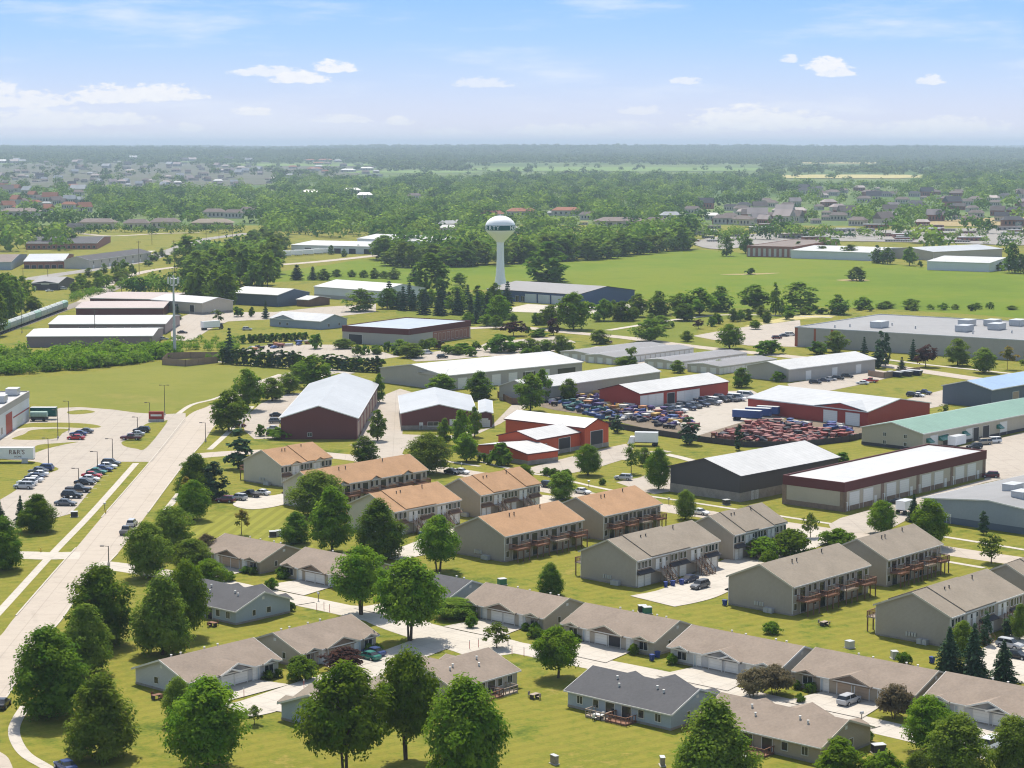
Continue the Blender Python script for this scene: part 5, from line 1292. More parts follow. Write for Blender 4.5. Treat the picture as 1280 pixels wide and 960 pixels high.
# ------------------------------------------------------------------ trees that stand where the photograph shows them: (base x, base y, top y, width, kind)
NEAR = [(62, 897, 780, 90, 'dark'), (126, 948, 838, 88, 'ash'), (108, 842, 752, 62, 'ash'), (125, 806, 704, 80, 'dark'), (203, 818, 714, 68, 'ash'), (234, 795, 700, 50, 'maple'), (258, 962, 845, 92, 'maple'),
 (222, 905, 845, 36, 'light'), (318, 906, 880, 20, 'thin'), (433, 970, 828, 100, 'fork'), (509, 950, 810, 72, 'fork'), (581, 985, 845, 98, 'maple'), (512, 801, 698, 80, 'fork'), (452, 768, 683, 62, 'fork'),
 (376, 850, 820, 38, 'bright'), (428, 838, 810, 52, 'purple'), (184, 722, 652, 56, 'light'), (216, 694, 632, 54, 'light'), (240, 716, 674, 50, 'light'), (262, 736, 698, 42, 'maple'), (258, 700, 668, 26, 'brown'),
 (242, 650, 600, 38, 'maple'), (233, 628, 596, 20, 'yellow'), (245, 622, 568, 48, 'dark'), (268, 624, 576, 30, 'column'), (302, 668, 637, 20, 'yellow'), (370, 679, 640, 36, 'dark'), (415, 690, 607, 50, 'pear'), (396, 645, 588, 66, 'light'),
 (474, 698, 625, 60, 'dark'), (548, 714, 645, 54, 'fork'), (298, 586, 536, 33, 'column'), (286, 539, 487, 48, 'maple'), (310, 513, 461, 36, 'maple'), (340, 501, 472, 32, 'light'), (360, 492, 466, 30, 'light'), (392, 485, 443, 42, 'maple'), (375, 478, 452, 26, 'light'),
 (472, 551, 511, 21, 'pear'), (456, 579, 545, 33, 'dark'), (535, 592, 541, 56, 'light'), (556, 556, 523, 19, 'pear'), (577, 562, 511, 25, 'pear'), (593, 546, 508, 17, 'pear'), (583, 577, 541, 33, 'maple'), (627, 581, 554, 30, 'bush'),
 (604, 578, 566, 14, 'bush'), (613, 580, 567, 12, 'bush'), (655, 604, 580, 22, 'maple'), (735, 594, 555, 31, 'maple'), (703, 624, 589, 34, 'light'), (683, 594, 584, 13, 'bush'), (693, 596, 585, 13, 'bush'), (708, 598, 586, 14, 'bush'), (753, 606, 598, 9, 'bush'),
 (789, 592, 555, 23, 'thin'), (806, 582, 559, 19, 'light'), (823, 612, 560, 31, 'maple'), (857, 649, 612, 26, 'light'), (862, 556, 521, 26, 'column'), (924, 563, 530, 13, 'column'), (772, 541, 519, 15, 'column'),
 (1013, 672, 640, 22, 'thin'), (955, 697, 672, 46, 'bright'), (990, 694, 662, 50, 'bright'), (1046, 681, 661, 42, 'bright'), (962, 706, 688, 22, 'bright'), (1102, 667, 625, 34, 'maple'), (1161, 684, 622, 46, 'pear'), (1142, 652, 618, 20, 'spruce'), (1239, 704, 667, 36, 'thin'), (1229, 668, 638, 12, 'column'),
 (1186, 842, 784, 38, 'spruce'), (1217, 846, 780, 42, 'spruce'), (1254, 852, 801, 38, 'spruce'), (1203, 818, 776, 32, 'light'), (1232, 806, 764, 15, 'column'), (1262, 795, 768, 18, 'column'), (1275, 800, 755, 22, 'light'),
 (696, 847, 783, 54, 'fork'), (688, 744, 704, 32, 'dark'), (621, 810, 778, 36, 'thin'), (568, 772, 747, 50, 'light'), (589, 780, 767, 12, 'bright'), (670, 797, 784, 22, 'bush'), (940, 871, 836, 40, 'brown'), (968, 868, 832, 44, 'brown'), (1118, 898, 854, 46, 'brown'),
 (893, 985, 868, 96, 'ash'), (867, 985, 925, 50, 'light'), (1160, 940, 868, 58, 'maple'), (1195, 985, 890, 74, 'light'), (1266, 975, 893, 60, 'light'), (1048, 990, 920, 58, 'pear'), (1105, 1000, 940, 60, 'bright'), (1146, 990, 938, 34, 'light'),
 (4, 712, 644, 50, 'dark'), (47, 664, 618, 46, 'dark'), (26, 657, 620, 17, 'spruce'), (0, 665, 625, 22, 'spruce'), (340, 737, 722, 16, 'bush'), (285, 726, 714, 20, 'bush'), (355, 722, 707, 22, 'bush'), (590, 785, 770, 14, 'bush'),
 (663, 514, 467, 35, 'maple'), (678, 501, 461, 23, 'pear'), (711, 501, 473, 21, 'maple'), (600, 499, 464, 36, 'dark'), (553, 491, 467, 36, 'maple'), (474, 503, 467, 15, 'pear'), (790, 458, 430, 14, 'thin'), (783, 458, 446, 26, 'light'), (847, 466, 451, 16, 'light'), (899, 462, 450, 14, 'light'), (927, 484, 459, 24, 'dark'),
 (1053, 588, 566, 24, 'bush'), (1040, 586, 566, 6, 'arbor'), (1046, 587, 566, 6, 'arbor'), (1058, 582, 566, 6, 'arbor'), (1213, 505, 488, 24, 'bright'), (1229, 503, 484, 11, 'spruce'), (1258, 500, 486, 34, 'bright'), (972, 477, 464, 20, 'bush'),
 (348, 548, 534, 30, 'bright'), (325, 545, 530, 14, 'bush'), (1180, 520, 505, 16, 'thin'), (690, 596, 586, 10, 'bush'), (1000, 878, 866, 12, 'bush'), (1130, 830, 815, 20, 'bush'), (965, 792, 777, 22, 'bright')]
MID = [(717, 412, 368, 38, 'maple'), (688, 410, 383, 26, 'maple'), (692, 419, 399, 14, 'purple'), (642, 420, 401, 26, 'purple'), (755, 401, 375, 21, 'maple'), (778, 401, 378, 27, 'dark'), (798, 396, 369, 22, 'maple'), (823, 394, 366, 27, 'dark'), (813, 427, 400, 36, 'light'), (826, 410, 395, 22, 'light'),
 (855, 401, 380, 24, 'dark'), (874, 394, 362, 36, 'maple'), (850, 392, 368, 26, 'maple'), (900, 389, 360, 30, 'dark'), (944, 388, 358, 34, 'maple'), (969, 394, 356, 13, 'pear'), (1000, 386, 355, 40, 'light'), (1047, 393, 370, 26, 'dark'), (1078, 386, 372, 20, 'maple'), (1108, 385, 377, 18, 'dark'), (1139, 383, 374, 18, 'maple'),
 (912, 436, 407, 30, 'maple'), (964, 443, 426, 34, 'bush'), (873, 411, 399, 10, 'purple'), (889, 408, 396, 12, 'bush'), (898, 405, 394, 10, 'bush'), (917, 402, 386, 12, 'dark'), (935, 400, 387, 12, 'dark'), (958, 402, 390, 10, 'purple'), (840, 409, 402, 6, 'bush'), (859, 427, 414, 14, 'light'), (952, 396, 383, 14, 'light'), (985, 394, 382, 22, 'bright'), (1007, 393, 384, 18, 'bright'), (1028, 393, 386, 14, 'bush'),
 (624, 405, 371, 26, 'maple'), (608, 400, 372, 18, 'spruce'), (597, 398, 368, 15, 'spruce'), (570, 392, 360, 24, 'light'), (548, 394, 365, 14, 'spruce'), (530, 393, 367, 16, 'spruce'), (504, 388, 361, 14, 'spruce'), (484, 386, 361, 22, 'dark'), (450, 389, 363, 34, 'light'), (589, 396, 376, 14, 'spruce'), (620, 411, 395, 14, 'maple'), (540, 367, 318, 40, 'dark'), (518, 352, 336, 18, 'spruce'),
 (575, 356, 342, 16, 'maple'), (685, 352, 306, 48, 'dark'), (627, 440, 419, 38, 'bush'), (579, 441, 430, 30, 'bush'), (700, 442, 420, 24, 'light'), (682, 440, 425, 20, 'light'), (663, 440, 424, 26, 'light'), (750, 430, 413, 22, 'light'), (658, 416, 408, 10, 'bush'), (676, 421, 412, 26, 'bush'), (550, 437, 427, 12, 'purple'), (540, 433, 423, 16, 'light'), (500, 442, 425, 22, 'light'), (515, 447, 430, 30, 'light'), (470, 442, 432, 14, 'bright'),
 (371, 350, 333, 18, 'spruce'), (391, 350, 335, 13, 'spruce'), (405, 350, 337, 15, 'dark'), (421, 346, 337, 12, 'dark'), (440, 346, 338, 10, 'dark'), (455, 347, 338, 11, 'dark'), (468, 348, 336, 12, 'dark'), (480, 348, 339, 10, 'dark'), (492, 349, 336, 15, 'dark'),
 (1044, 440, 415, 24, 'light'), (1020, 443, 428, 24, 'bush'), (1080, 449, 424, 13, 'spruce'), (1100, 457, 416, 12, 'column'), (1107, 458, 418, 10, 'column'), (1097, 460, 436, 15, 'column'), (1141, 451, 427, 13, 'spruce'), (1157, 459, 431, 22, 'purple'), (1197, 457, 425, 28, 'light'), (1230, 466, 436, 27, 'light'), (1259, 462, 434, 18, 'yellow'), (1127, 465, 448, 12, 'spruce'), (1290, 466, 440, 24, 'maple'),
 (287, 452, 414, 17, 'spruce'), (332, 398, 378, 9, 'spruce'), (315, 396, 384, 9, 'bush'), (296, 396, 385, 13, 'bush'), (273, 404, 388, 16, 'thin'), (222, 400, 384, 10, 'spruce'), (285, 362, 326, 22, 'maple'), (397, 436, 418, 18, 'bush'), (430, 436, 424, 22, 'light'),
 (1071, 351, 334, 20, 'dark'), (938, 343, 335, 12, 'bush'), (1062, 324, 307, 22, 'light'), (1096, 329, 308, 14, 'dark'), (1109, 330, 310, 16, 'dark'), (1137, 332, 310, 16, 'maple'), (1028, 322, 308, 18, 'dark'), (1150, 334, 326, 6, 'bush'), (1265, 341, 305, 22, 'dark'), (1245, 338, 328, 22, 'bright'), (1276, 342, 318, 14, 'dark'), (908, 320, 296, 16, 'light'), (932, 317, 293, 16, 'maple'), (998, 318, 303, 14, 'dark'), (1052, 322, 309, 8, 'dark')]
for a in NEAR + MID: tree(*a)
for (f_, fr, L_b) in BUNG:                 # planting beds along the house fronts
    for s_ in (.05, .17, .83, .95):
        if rnd.random() < .3: continue
        x, y, r_ = face_xy(f_, fr, s_ * L_b); o_ = {'X0': (-1.1, 0), 'Y0': (0, -1.1), 'X1': (1.1, 0), 'Y1': (0, 1.1)}[fr]
        tree_at(f_.w(x + o_[0], y + o_[1]), 1.5 + .9 * rnd.random(), 1.3 + .5 * rnd.random(), rnd.choice(('bush', 'bush', 'bright')))

# ------------------------------------------------------------------ trees of one wood or hedge that nothing tells apart
BACK = []
def back_row(spots):
    for (px, py, h, w) in spots:
        p = G(px, py); BACK.append((p.x, p.y, 0, w / S(py), h / S(py)))
def grove(label, group, kinds, spots, name='tree', cat='tree'):
    for (px, py, h, w) in spots:
        kd = rnd.choice(kinds); s = S(py); lod = 0 if py > 590 else 1 if py > 400 else 2
        cm, tm = tree_meshes(kd, lod, rnd.randrange(2)); pr, W, Hn = TK[kd][:3]
        r = empty(name, G(px, py), rnd.random() * 6.28, label, cat, group)
        sc = (w / s / W, w / s / W, h / s / Hn)
        link('crown', cm, r, None, 0, sc); link('trunk', tm, r, None, 0, sc)
def scatter(poly_x, y0, y1, n, h, w):
    out = []
    for i in range(n):
        x = poly_x[0] + (poly_x[1] - poly_x[0]) * (i + rnd.random()) / n
        out.append((x, y0(x) + (y1(x) - y0(x)) * rnd.random(), h * (.75 + .5 * rnd.random()), w * (.8 + .4 * rnd.random())))
    return out
edge = lambda x: float(np.interp(x, [470, 490, 620, 700, 780, 830, 870], [318, 335, 333, 327, 322, 316, 311]))
grove('tall green tree in the wood edge behind the green field', 'trees of the wood behind the field', ['maple', 'light', 'light', 'dark'], scatter((470, 868), lambda x: edge(x) - 3, edge, 38, 27, 32))
back_row(scatter((480, 868), lambda x: edge(x) - 14, lambda x: edge(x) - 5, 40, 28, 32))
grove('leafy tree in the wood between highway and blue hall', 'trees of the wood by the highway', ['maple', 'light', 'light', 'bright'], scatter((232, 345), lambda x: 338, lambda x: 362, 22, 38, 34) + scatter((238, 292), lambda x: 380, lambda x: 388, 5, 44, 34))
back_row(scatter((240, 345), lambda x: 318, lambda x: 338, 20, 24, 28) + scatter((160, 240), lambda x: 360, lambda x: 370, 14, 22, 20))
grove('dark tree of the dense clump beside the train', 'trees beside the train', ['dark', 'maple'], [(2, 402, 62, 40), (18, 395, 50, 34), (30, 385, 40, 28), (-6, 420, 58, 34), (40, 392, 22, 26), (10, 375, 34, 28)])
grove('bushy tree beside the railway bend below the terraces', 'bushes beside the railway bend', ['light', 'bright', 'maple'], scatter((92, 165), lambda x: 366 - (x - 92) * .3, lambda x: 372 - (x - 92) * .3, 12, 14, 16) + scatter((100, 160), lambda x: 350 - (x - 92) * .2, lambda x: 358 - (x - 92) * .25, 8, 12, 14))
grove('slim evergreen of the long dark hedge beside the farm track', 'evergreens of the long hedge', ['arbor', 'column'], [(278 + i * 4.4, 453.5 + i * .36 + rnd.random(), 20 + 4 * rnd.random(), 12) for i in range(24)] + [(405 + i * 5.5, 462 + .3 * i, 18 + 4 * rnd.random(), 13) for i in range(14)], 'evergreen_tree', 'tree')
grove('mixed tree of the green belt between office and water tower hall', 'trees of the green belt', ['maple', 'spruce', 'light', 'dark', 'spruce'], scatter((480, 640), lambda x: 380, lambda x: 396, 20, 26, 19) + scatter((585, 640), lambda x: 398, lambda x: 408, 6, 20, 18))
grove('low shrub on the lawn beside the office parking', 'shrubs by the office parking', ['bush', 'bright', 'light'], scatter((440, 720), lambda x: 436, lambda x: 446, 22, 11, 15), 'shrub', 'bush')
grove('small tree on the park lawn along the street', 'small trees of the park lawn', ['light', 'maple', 'dark'], scatter((640, 1000), lambda x: 392, lambda x: 412, 20, 15, 14))
grove('clipped bush of the low hedge before the grey clinic', 'bushes before the clinic', ['bush'], [(305 + i * 7, 429 - .3 * i, 11, 12) for i in range(12)], 'bush', 'bush')
back_row(scatter((880, 1035), lambda x: 296, lambda x: 302, 14, 16, 18) + scatter((1035, 1190), lambda x: 292, lambda x: 303, 10, 12, 13) + scatter((1190, 1290), lambda x: 296, lambda x: 312, 8, 12, 12))
grove('bush of the band along the field path before the factory', 'bushes along the field path', ['bright', 'light', 'bush'], scatter((1000, 1270), lambda x: 386, lambda x: 389, 16, 7, 14), 'bush', 'bush')

# ------------------------------------------------------------------ masses nobody could count
def stuff_mass(name, pts, m, per=40, seed=3, lf=.30):
    """pts: (x, y, z, width, height)"""
    rg = np.random.default_rng(seed); P = np.array(pts); n = len(P)
    ci = np.repeat(np.arange(n), per)
    d = rg.normal(size=(len(ci), 3)); d /= np.linalg.norm(d, axis=1, keepdims=True)
    d[:, 2] = np.where(rg.random(len(d)) < .75, np.abs(d[:, 2]), d[:, 2] * .6)
    r = 1 + .22 * rg.normal(size=len(ci))
    w, h = P[ci, 3], P[ci, 4]
    p = np.stack([P[ci, 0] + d[:, 0] * w * .5 * r, P[ci, 1] + d[:, 1] * w * .5 * r, P[ci, 2] + h * .42 + d[:, 2] * h * .52 * r], 1)
    nrm = d + np.array([0, 0, .5]) + rg.normal(size=p.shape) * .45
    V = quads(p, nrm, (w * lf) * (.6 + .7 * rg.random(len(p))), rg, 1.3)
    ms = m if isinstance(m, list) else [m]; pick = rg.choice(len(ms), size=n, p=[.45, .33, .22][:len(ms)] if len(ms) == 3 else None)
    o = link(name, np_mesh(name, V, ms, pick[ci])); o['kind'] = 'stuff'
    return o
pts = []
for i in range(300):                       # thicket along the railway and field
    x = -20 + 240 * rnd.random(); lo = float(np.interp(x, [0, 60, 160, 215], [470, 467, 456, 447])); hi = float(np.interp(x, [0, 34, 60, 160, 215], [444, 444, 443, 441, 438]))
    y = hi + (lo - hi) * rnd.random() ** .8; p = G(x, y); w = (13 + 9 * rnd.random()) / S(y); pts.append((p.x, p.y, 0, w, w * (.4 + .55 * rnd.random() ** 1.5)))
for i in range(60):
    x = 255 + 40 * rnd.random() if i % 3 == 0 else 215 + 85 * rnd.random(); y = 425 + 14 * rnd.random() if i % 3 else 446 + 6 * rnd.random(); p = G(x, y); w = 8 / S(y); pts.append((p.x, p.y, 0, w, w * .9))
for i in range(40):
    x = 90 + 100 * rnd.random(); y = 372 - (x - 90) * .25 + 6 * rnd.random(); p = G(x, y); w = 8 / S(y); pts.append((p.x, p.y, 0, w, w))
stuff_mass('thicket_undergrowth', pts, ['leaf_bright', 'leaf_maple', 'leaf_light'], 130, 3, .17)
FH = []
for x0, y0, w, k, wl, rf in [(122, 287, 44, 1, 'siding_cream', 'shingle_far'), (171, 288, 30, 1, 'siding_cream', 'shingle_far'), (207, 286, 34, 1, 'siding_cream', 'shingle_far'), (266, 287, 48, 1, 'siding_greige', 'shingle_grey'), (94, 291, 22, 1, 'siding_greige', 'shingle_slate')]:
    FH.append(((x0, y0, w, k, wl, rf, 'long low apartment house before the wood at the highway', 'apartment houses before the wood', 'house', 'apartment_house', .0), dict()))
for x0, y0, w in [(25, 272, 46), (268, 272, 26), (292, 273, 22), (312, 270, 22)]:
    FH.append(((x0, y0, w, 1, 'siding_far', 'shingle_far', 'tan roofed house among the trees above the highway', 'tan roofed houses above the highway'), dict(rz=0)))
for i in range(150):
    x = rnd.uniform(-5, 345); y = 199 + 36 * rnd.random() ** .9
    FH.append(((x, y, rnd.uniform(5, 11), rnd.choice((0, 1, 2)), rnd.choice(('siding_far', 'siding_cream', 'steel_grey')), rnd.choice(('shingle_far', 'shingle_slate', 'roof_mauve', 'roof_pale')), 'tiny house of the far town beyond the left wood', 'houses of the far town'), dict()))
for i in range(26):
    x = rnd.uniform(0, 110); y = rnd.uniform(236, 268)
    FH.append(((x, y, rnd.uniform(10, 18), rnd.choice((0, 1)), 'siding_far', rnd.choice(('shingle_far', 'shingle_red', 'roof_pale')), 'small house between the trees at the wood edge', 'houses at the wood edge'), dict()))
for i in range(26):
    x = rnd.uniform(340, 480); y = rnd.uniform(200, 222)
    FH.append(((x, y, rnd.uniform(6, 18), rnd.choice((1, 2)), 'siding_far', rnd.choice(('shingle_red', 'shingle_far', 'roof_pale')), 'small red or pale roofed building of the far town centre', 'buildings of the far town centre'), dict()))
for x0, y0, w, rf in [(388, 246, 20, 'roof_white'), (456, 249, 18, 'roof_pale'), (440, 243, 20, 'roof_white'), (518, 250, 16, 'shingle_far'), (502, 267, 12, 'roof_white'), (560, 287, 22, 'roof_pale'), (572, 283, 16, 'roof_pale'), (615, 275, 30, 'shingle_red'), (652, 272, 34, 'shingle_red'), (650, 291, 16, 'roof_white'), (708, 270, 34, 'shingle_red'), (735, 275, 20, 'shingle_far'), (775, 284, 60, 'shingle_far'), (838, 277, 24, 'roof_pale'), (820, 284, 26, 'shingle_far'), (690, 270, 12, 'roof_white'), (730, 282, 10, 'straw'), (890, 275, 18, 'roof_white'), (865, 268, 20, 'shingle_far'), (905, 281, 26, 'shingle_far'), (560, 291, 20, 'roof_pale')]:
    FH.append(((x0, y0, w, 1, 'siding_far', rf, 'house whose roof shows between the tree tops of the wood', 'houses inside the wood'), dict(rz=rnd.uniform(-.3, .3))))
for i in range(120):
    x = rnd.uniform(862, 1285); y = rnd.uniform(238, 284)
    if y < 255 and x < 1000: continue
    FH.append(((x, y, rnd.uniform(11, 22) * (y - 165) / 100, rnd.choice((0, 1, 1)), rnd.choice(('siding_far', 'siding_cream', 'brick_red')), rnd.choice(('shingle_far', 'shingle_far', 'roof_mauve', 'shingle_slate')), 'brown roofed house of the estate beyond the field', 'houses of the estate beyond the field'), dict()))
for i in range(44):
    x = rnd.uniform(865, 1285); y = rnd.uniform(284, 304)
    FH.append(((x, y, rnd.uniform(13, 34), 2, rnd.choice(('brick_red', 'siding_far', 'steel_grey')), rnd.choice(('roof_pale', 'shingle_far', 'roof_flat', 'roof_white')), 'flat roofed shop building beyond the field', 'shop buildings beyond the field', 'building', 'shop_building', rnd.uniform(-.2, .2)), dict()))

HCL = [(a[0], a[1], a[2]) for a, _ in FH if a[2] > 9]
FARF = [(590, 950, 209.5, 215), (580, 760, 199, 203), (976, 1155, 219, 224), (430, 600, 214, 217), (930, 1275, 187.5, 189), (170, 200, 184, 187), (1000, 1100, 203, 205), (300, 460, 206, 208)]
def density(x, y):
    sz = 26 * (y - 178) / 130
    for hx, hy, hw in HCL:
        if abs(x - hx) < hw * .62 and -1 < y - hy < sz * .45: return 0
    if y < 204: return 1.0
    if 586 < x < 955 and 207 < y < 216: return .04
    for (a, b_, c_, d_) in FARF:
        if a < x < b_ and c_ < y < d_ + sz * .75: return .03
    if 975 < x < 1155 and 217 < y < 225: return .05
    if y < 240 and x < 345: return .10 if y > 207 else .45
    if y < 226 and x < 470: return .35
    k = math.sin(x * .021 + y * .31) * math.sin(x * .047 - y * .17 + 1.7) + .4 * math.sin(x * .11 + y * .5)
    if y < 262 and k > .55: return .25
    if x < 95 and y > 234: return .5
    if x < 330 and y > 272: return .0 if (y > 286 or rnd.random() < .6) else .9
    if x < 330: return .93
    if x < 480: return .97 if y < 300 else 0
    if x < 870: return .96 if y < 312 else 0
    if y > 284: return .26
    if y > 262: return .40
    if y > 238: return .5 if x < 1180 else .7
    return .85
def ray_terrain(px, py):
    p = G(px, max(py, Y0 + 3.0)); d0 = p.xy.length
    xc, yc = (px - 640) / F, -(py - 480) / F
    d = Vector((xc, CP + yc * SP, -SP + yc * CP)); d.normalize()
    lo, hi, t = 500.0, 26000.0, None
    ts = np.geomspace(900, 30000, 260); X, Y, Z = d.x * ts, d.y * ts, HC + d.z * ts
    k = np.nonzero(Z < TH(X, Y))[0]
    if len(k) == 0: return None
    t = ts[k[0]]
    return Vector((d.x * t, d.y * t, float(TH(d.x * t, d.y * t)))), t
back_row(scatter((95, 300), lambda x: 289, lambda x: 293, 26, 11, 12))
far, vfar = list(BACK), []
y = 316.0
while y > 183.2:
    sz = max(3.6, 26 * (y - 178) / 130)            # crown width in pixels
    x = -30 + rnd.random() * sz
    while x < 1310:
        if rnd.random() < density(x, y):
            q = ray_terrain(x, y + rnd.uniform(-.4, .4) * sz * .3)
            if q:
                p, t = q; w = sz * t / F * (.6 + .9 * rnd.random() ** 1.6); h = min(w * .95, 17 + 4 * rnd.random()) if t < 6000 else min(w * .8, 24)
                (far if t < 5200 else vfar).append((p.x, p.y, p.z - h * .1, w, h))
        x += sz * .62
    y -= max(.55, sz * .20)
stuff_mass('woodland', far, ['leaf_forest', 'leaf_forest_dark', 'leaf_forest_bright'], 130, 5, .16)
stuff_mass('distant_woods', vfar, 'leaf_forest_far', 36, 6, .32)
print('far trees', len(far), len(vfar), 'trees', NTREE)
def drape(name, x0, x1, y0, y1, m, lift=1.2):
    """field laid over the far hills"""
    b = MB(); nx, ny = 24, 4; grid = []
    for j in range(ny + 1):
        for i in range(nx + 1):
            u = i / nx; w = .5 + .5 * math.sin(u * math.pi) ** .5
            yy = (y0 + y1) / 2 + (y1 - y0) * .5 * (2 * j / ny - 1) * w
            q = ray_terrain(x0 + (x1 - x0) * u, yy)
            if q is None: return
            grid.append((q[0].x, q[0].y, q[0].z + lift))
    o_ = nx + 1
    b.add(grid, [(j * o_ + i, (j + 1) * o_ + i, (j + 1) * o_ + i + 1, j * o_ + i + 1) for j in range(ny) for i in range(nx)])
    b.obj(name, [m])['kind'] = 'structure'
for i, a in enumerate(FARF): drape('field', *a, 'straw' if i in (2, 6) else 'field_far')
grove('round dark tree in front of the white works', 'trees in front of the works', ['dark', 'spruce'], [(414, 318, 12, 9), (448, 317, 11, 9), (466, 317, 13, 10), (485, 313, 18, 15), (505, 312, 18, 15), (430, 321, 10, 9), (352, 316, 16, 16), (340, 312, 22, 20)])
grove('small bush on the rough land along the highway', 'bushes along the highway', ['light', 'bush', 'bright'], scatter((180, 330), lambda x: 318 - (x - 180) * .12, lambda x: 334 - (x - 180) * .12, 22, 9, 13) + scatter((300, 360), lambda x: 300, lambda x: 316, 12, 16, 20), 'bush', 'bush')
# ------------------------------------------------------------------ lettering
def text_mesh(txt, size, depth=.04):
    cu = bpy.data.curves.new('lettering', 'FONT'); cu.body = txt; cu.size = size; cu.extrude = depth; cu.align_x = 'CENTER'; cu.align_y = 'CENTER'; cu.resolution_u = 3
    o = bpy.data.objects.new('lettering', cu); COL.objects.link(o)
    bpy.context.view_layer.update()
    me = bpy.data.meshes.new_from_object(o.evaluated_get(bpy.context.evaluated_depsgraph_get()))
    bpy.data.objects.remove(o); bpy.data.curves.remove(cu)
    return me
# ------------------------------------------------------------------ water tower
p = G(625.5, 363)
t = empty('water_tower', p, 0, 'tall white water tower with a dark green lettered band', 'water tower'); landmark('water tower', p + Vector((0, 0, 25)))
m = MB(); m.lathe([(4.4, -.2), (4.2, .6), (3.5, 4), (2.75, 9), (2.35, 14), (2.15, 20), (2.15, 27), (2.3, 28.6)], 28); m.obj('column', ['tower_white'], t, None, True)
m = MB(); m.lathe([(2.3, 28.4), (3.2, 29.4), (5.2, 31.4), (7.4, 33.6), (8.5, 34.9), (8.8, 35.6), (8.8, 38.3), (8.55, 39.2), (7.7, 40.7), (6.2, 42.1), (4.2, 43.2), (2.0, 43.8), (0.01, 43.95)], 40); tk = m.obj('tank', ['tower_white'], t, None, True)
m = MB(); m.lathe([(8.84, 35.5), (8.9, 35.7), (8.9, 38.2), (8.84, 38.4)], 40); m.obj('colour_band', ['tower_green'], tk, None, True)
m = MB(); m.cyl((0, 0, 43.8), (0, 0, 44.9), .5, .35, 10); m.cyl((-.9, .4, 43.6), (-.9, .4, 46), .05, .04, 5); m.obj('roof_hatch', ['galv'], tk)
m = MB()
for i in range(32):
    a = 2 * math.pi * i / 32; m.cyl((8.95 * math.cos(a), 8.95 * math.sin(a), 34.9), (8.95 * math.cos(a), 8.95 * math.sin(a), 35.4), .04, .04, 4)
lm_ = []
for ch, dg in zip('NORTH LIBERTY', [47, 61, 75, 89, 103, None, -100, -90, -79, -61, -41, -24, -9]):
    if dg is None: continue
    me = text_mesh(ch, 3.3, .06); a = math.radians(dg) - math.pi / 2
    me.transform(Matrix.Translation((8.96 * math.cos(a), 8.96 * math.sin(a), 36.9)) @ Matrix.Rotation(a + math.pi / 2, 4, 'Z') @ Matrix.Rotation(math.pi / 2, 4, 'X'))
    lm_.append(me)
V, Fc = [], []
for me in lm_:
    o_ = len(V); V += [tuple(v.co) for v in me.vertices]; Fc += [tuple(o_ + i for i in q.vertices) for q in me.polygons]
me = bpy.data.meshes.new('lettering'); me.from_pydata(V, [], Fc); me.materials.append(M['tower_white']); link('lettering', me, tk)
# ------------------------------------------------------------------ radio mast and its fenced yard
p = G(218.5, 446); s_ = S(446)
t = empty('radio_mast', p, 0, 'slim grey radio mast with an antenna crown', 'mast'); landmark('radio mast', p + Vector((0, 0, 10)))
m = MB(); m.cyl((0, 0, -.1), (0, 0, 12), .75, .55, 12); m.cyl((0, 0, 12), (0, 0, 33), .55, .3, 12); m.cyl((0, 0, 33), (0, 0, 36), .06, .05, 6); m.obj('pole', ['galv'], t)
m = MB()
for k in range(3):
    a = k * 2.094 + .4; c, s = math.cos(a), math.sin(a); a2 = a + 2.094
    for z in (29, 31.6): m.cyl((2.0 * c, 2.0 * s, z), (2.0 * math.cos(a2), 2.0 * math.sin(a2), z), .09, .09, 5); m.cyl((0, 0, z), (2.0 * c, 2.0 * s, z), .09, .09, 5)
m.obj('platform', ['galv'], t)
for k in range(9):
    a = k * .698 + .1; m = MB(); m.box(-.18, .18, -.12, .12, -1.3, 1.3); o = m.obj('antenna', ['tower_white' if k % 2 else 'galv'], t, (2.2 * math.cos(a), 2.2 * math.sin(a), 30.9)); o.rotation_euler = (0, 0, a)
def fence(name, pix, h, m_, label, post=None, th=.08):
    P = [G(*q) for q in pix]; r = empty(name, P[0], 0, label, 'fence')
    b, pb = MB(), MB()
    for i in range(len(P) - 1):
        a, q = P[i] - P[0], P[i+1] - P[0]; d = (q - a).normalized(); n = Vector((-d.y, d.x, 0)) * th / 2
        b.hexa([a - n, q - n, q + n, a + n], [v + Vector((0, 0, h)) for v in (a - n, q - n, q + n, a + n)])
        k = max(1, int((q - a).length / 3))
        for j in range(k + 1):
            c = a.lerp(q, j / k); pb.box(c.x - .07, c.x + .07, c.y - .07, c.y + .07, -.05, h + .12)
    b.obj('fence_panel', [m_], r); pb.obj('fence_rail', [post or m_], r)
    return r
fence('fence', [(203, 456), (232, 458), (272, 453.5), (274, 448), (238, 448), (210, 449), (203, 456)], 2.6, 'fence_brown', 'brown board fence round the foot of the radio mast')
fence('fence', [(757, 533), (800, 541), (850, 548.5), (880, 553), (930, 559), (1000, 559), (1062, 552), (1086, 546)], 1.7, 'fence_dark', 'dark screening fence along the salvage yard lawn')
fence('fence', [(622, 497), (640, 506), (657, 506)], 2.2, 'wood_brown', 'short brown board fence beside the narrow warehouse')
fence('fence', [(1085, 470), (1105, 473), (1135, 468), (1150, 466)], 2.2, 'fence_brown', 'brown fence closing the yard of the grey shed')
fence('fence', [(300, 538), (306, 524)], 1.2, 'galv', 'low fence at the car park corner by the maroon hall')
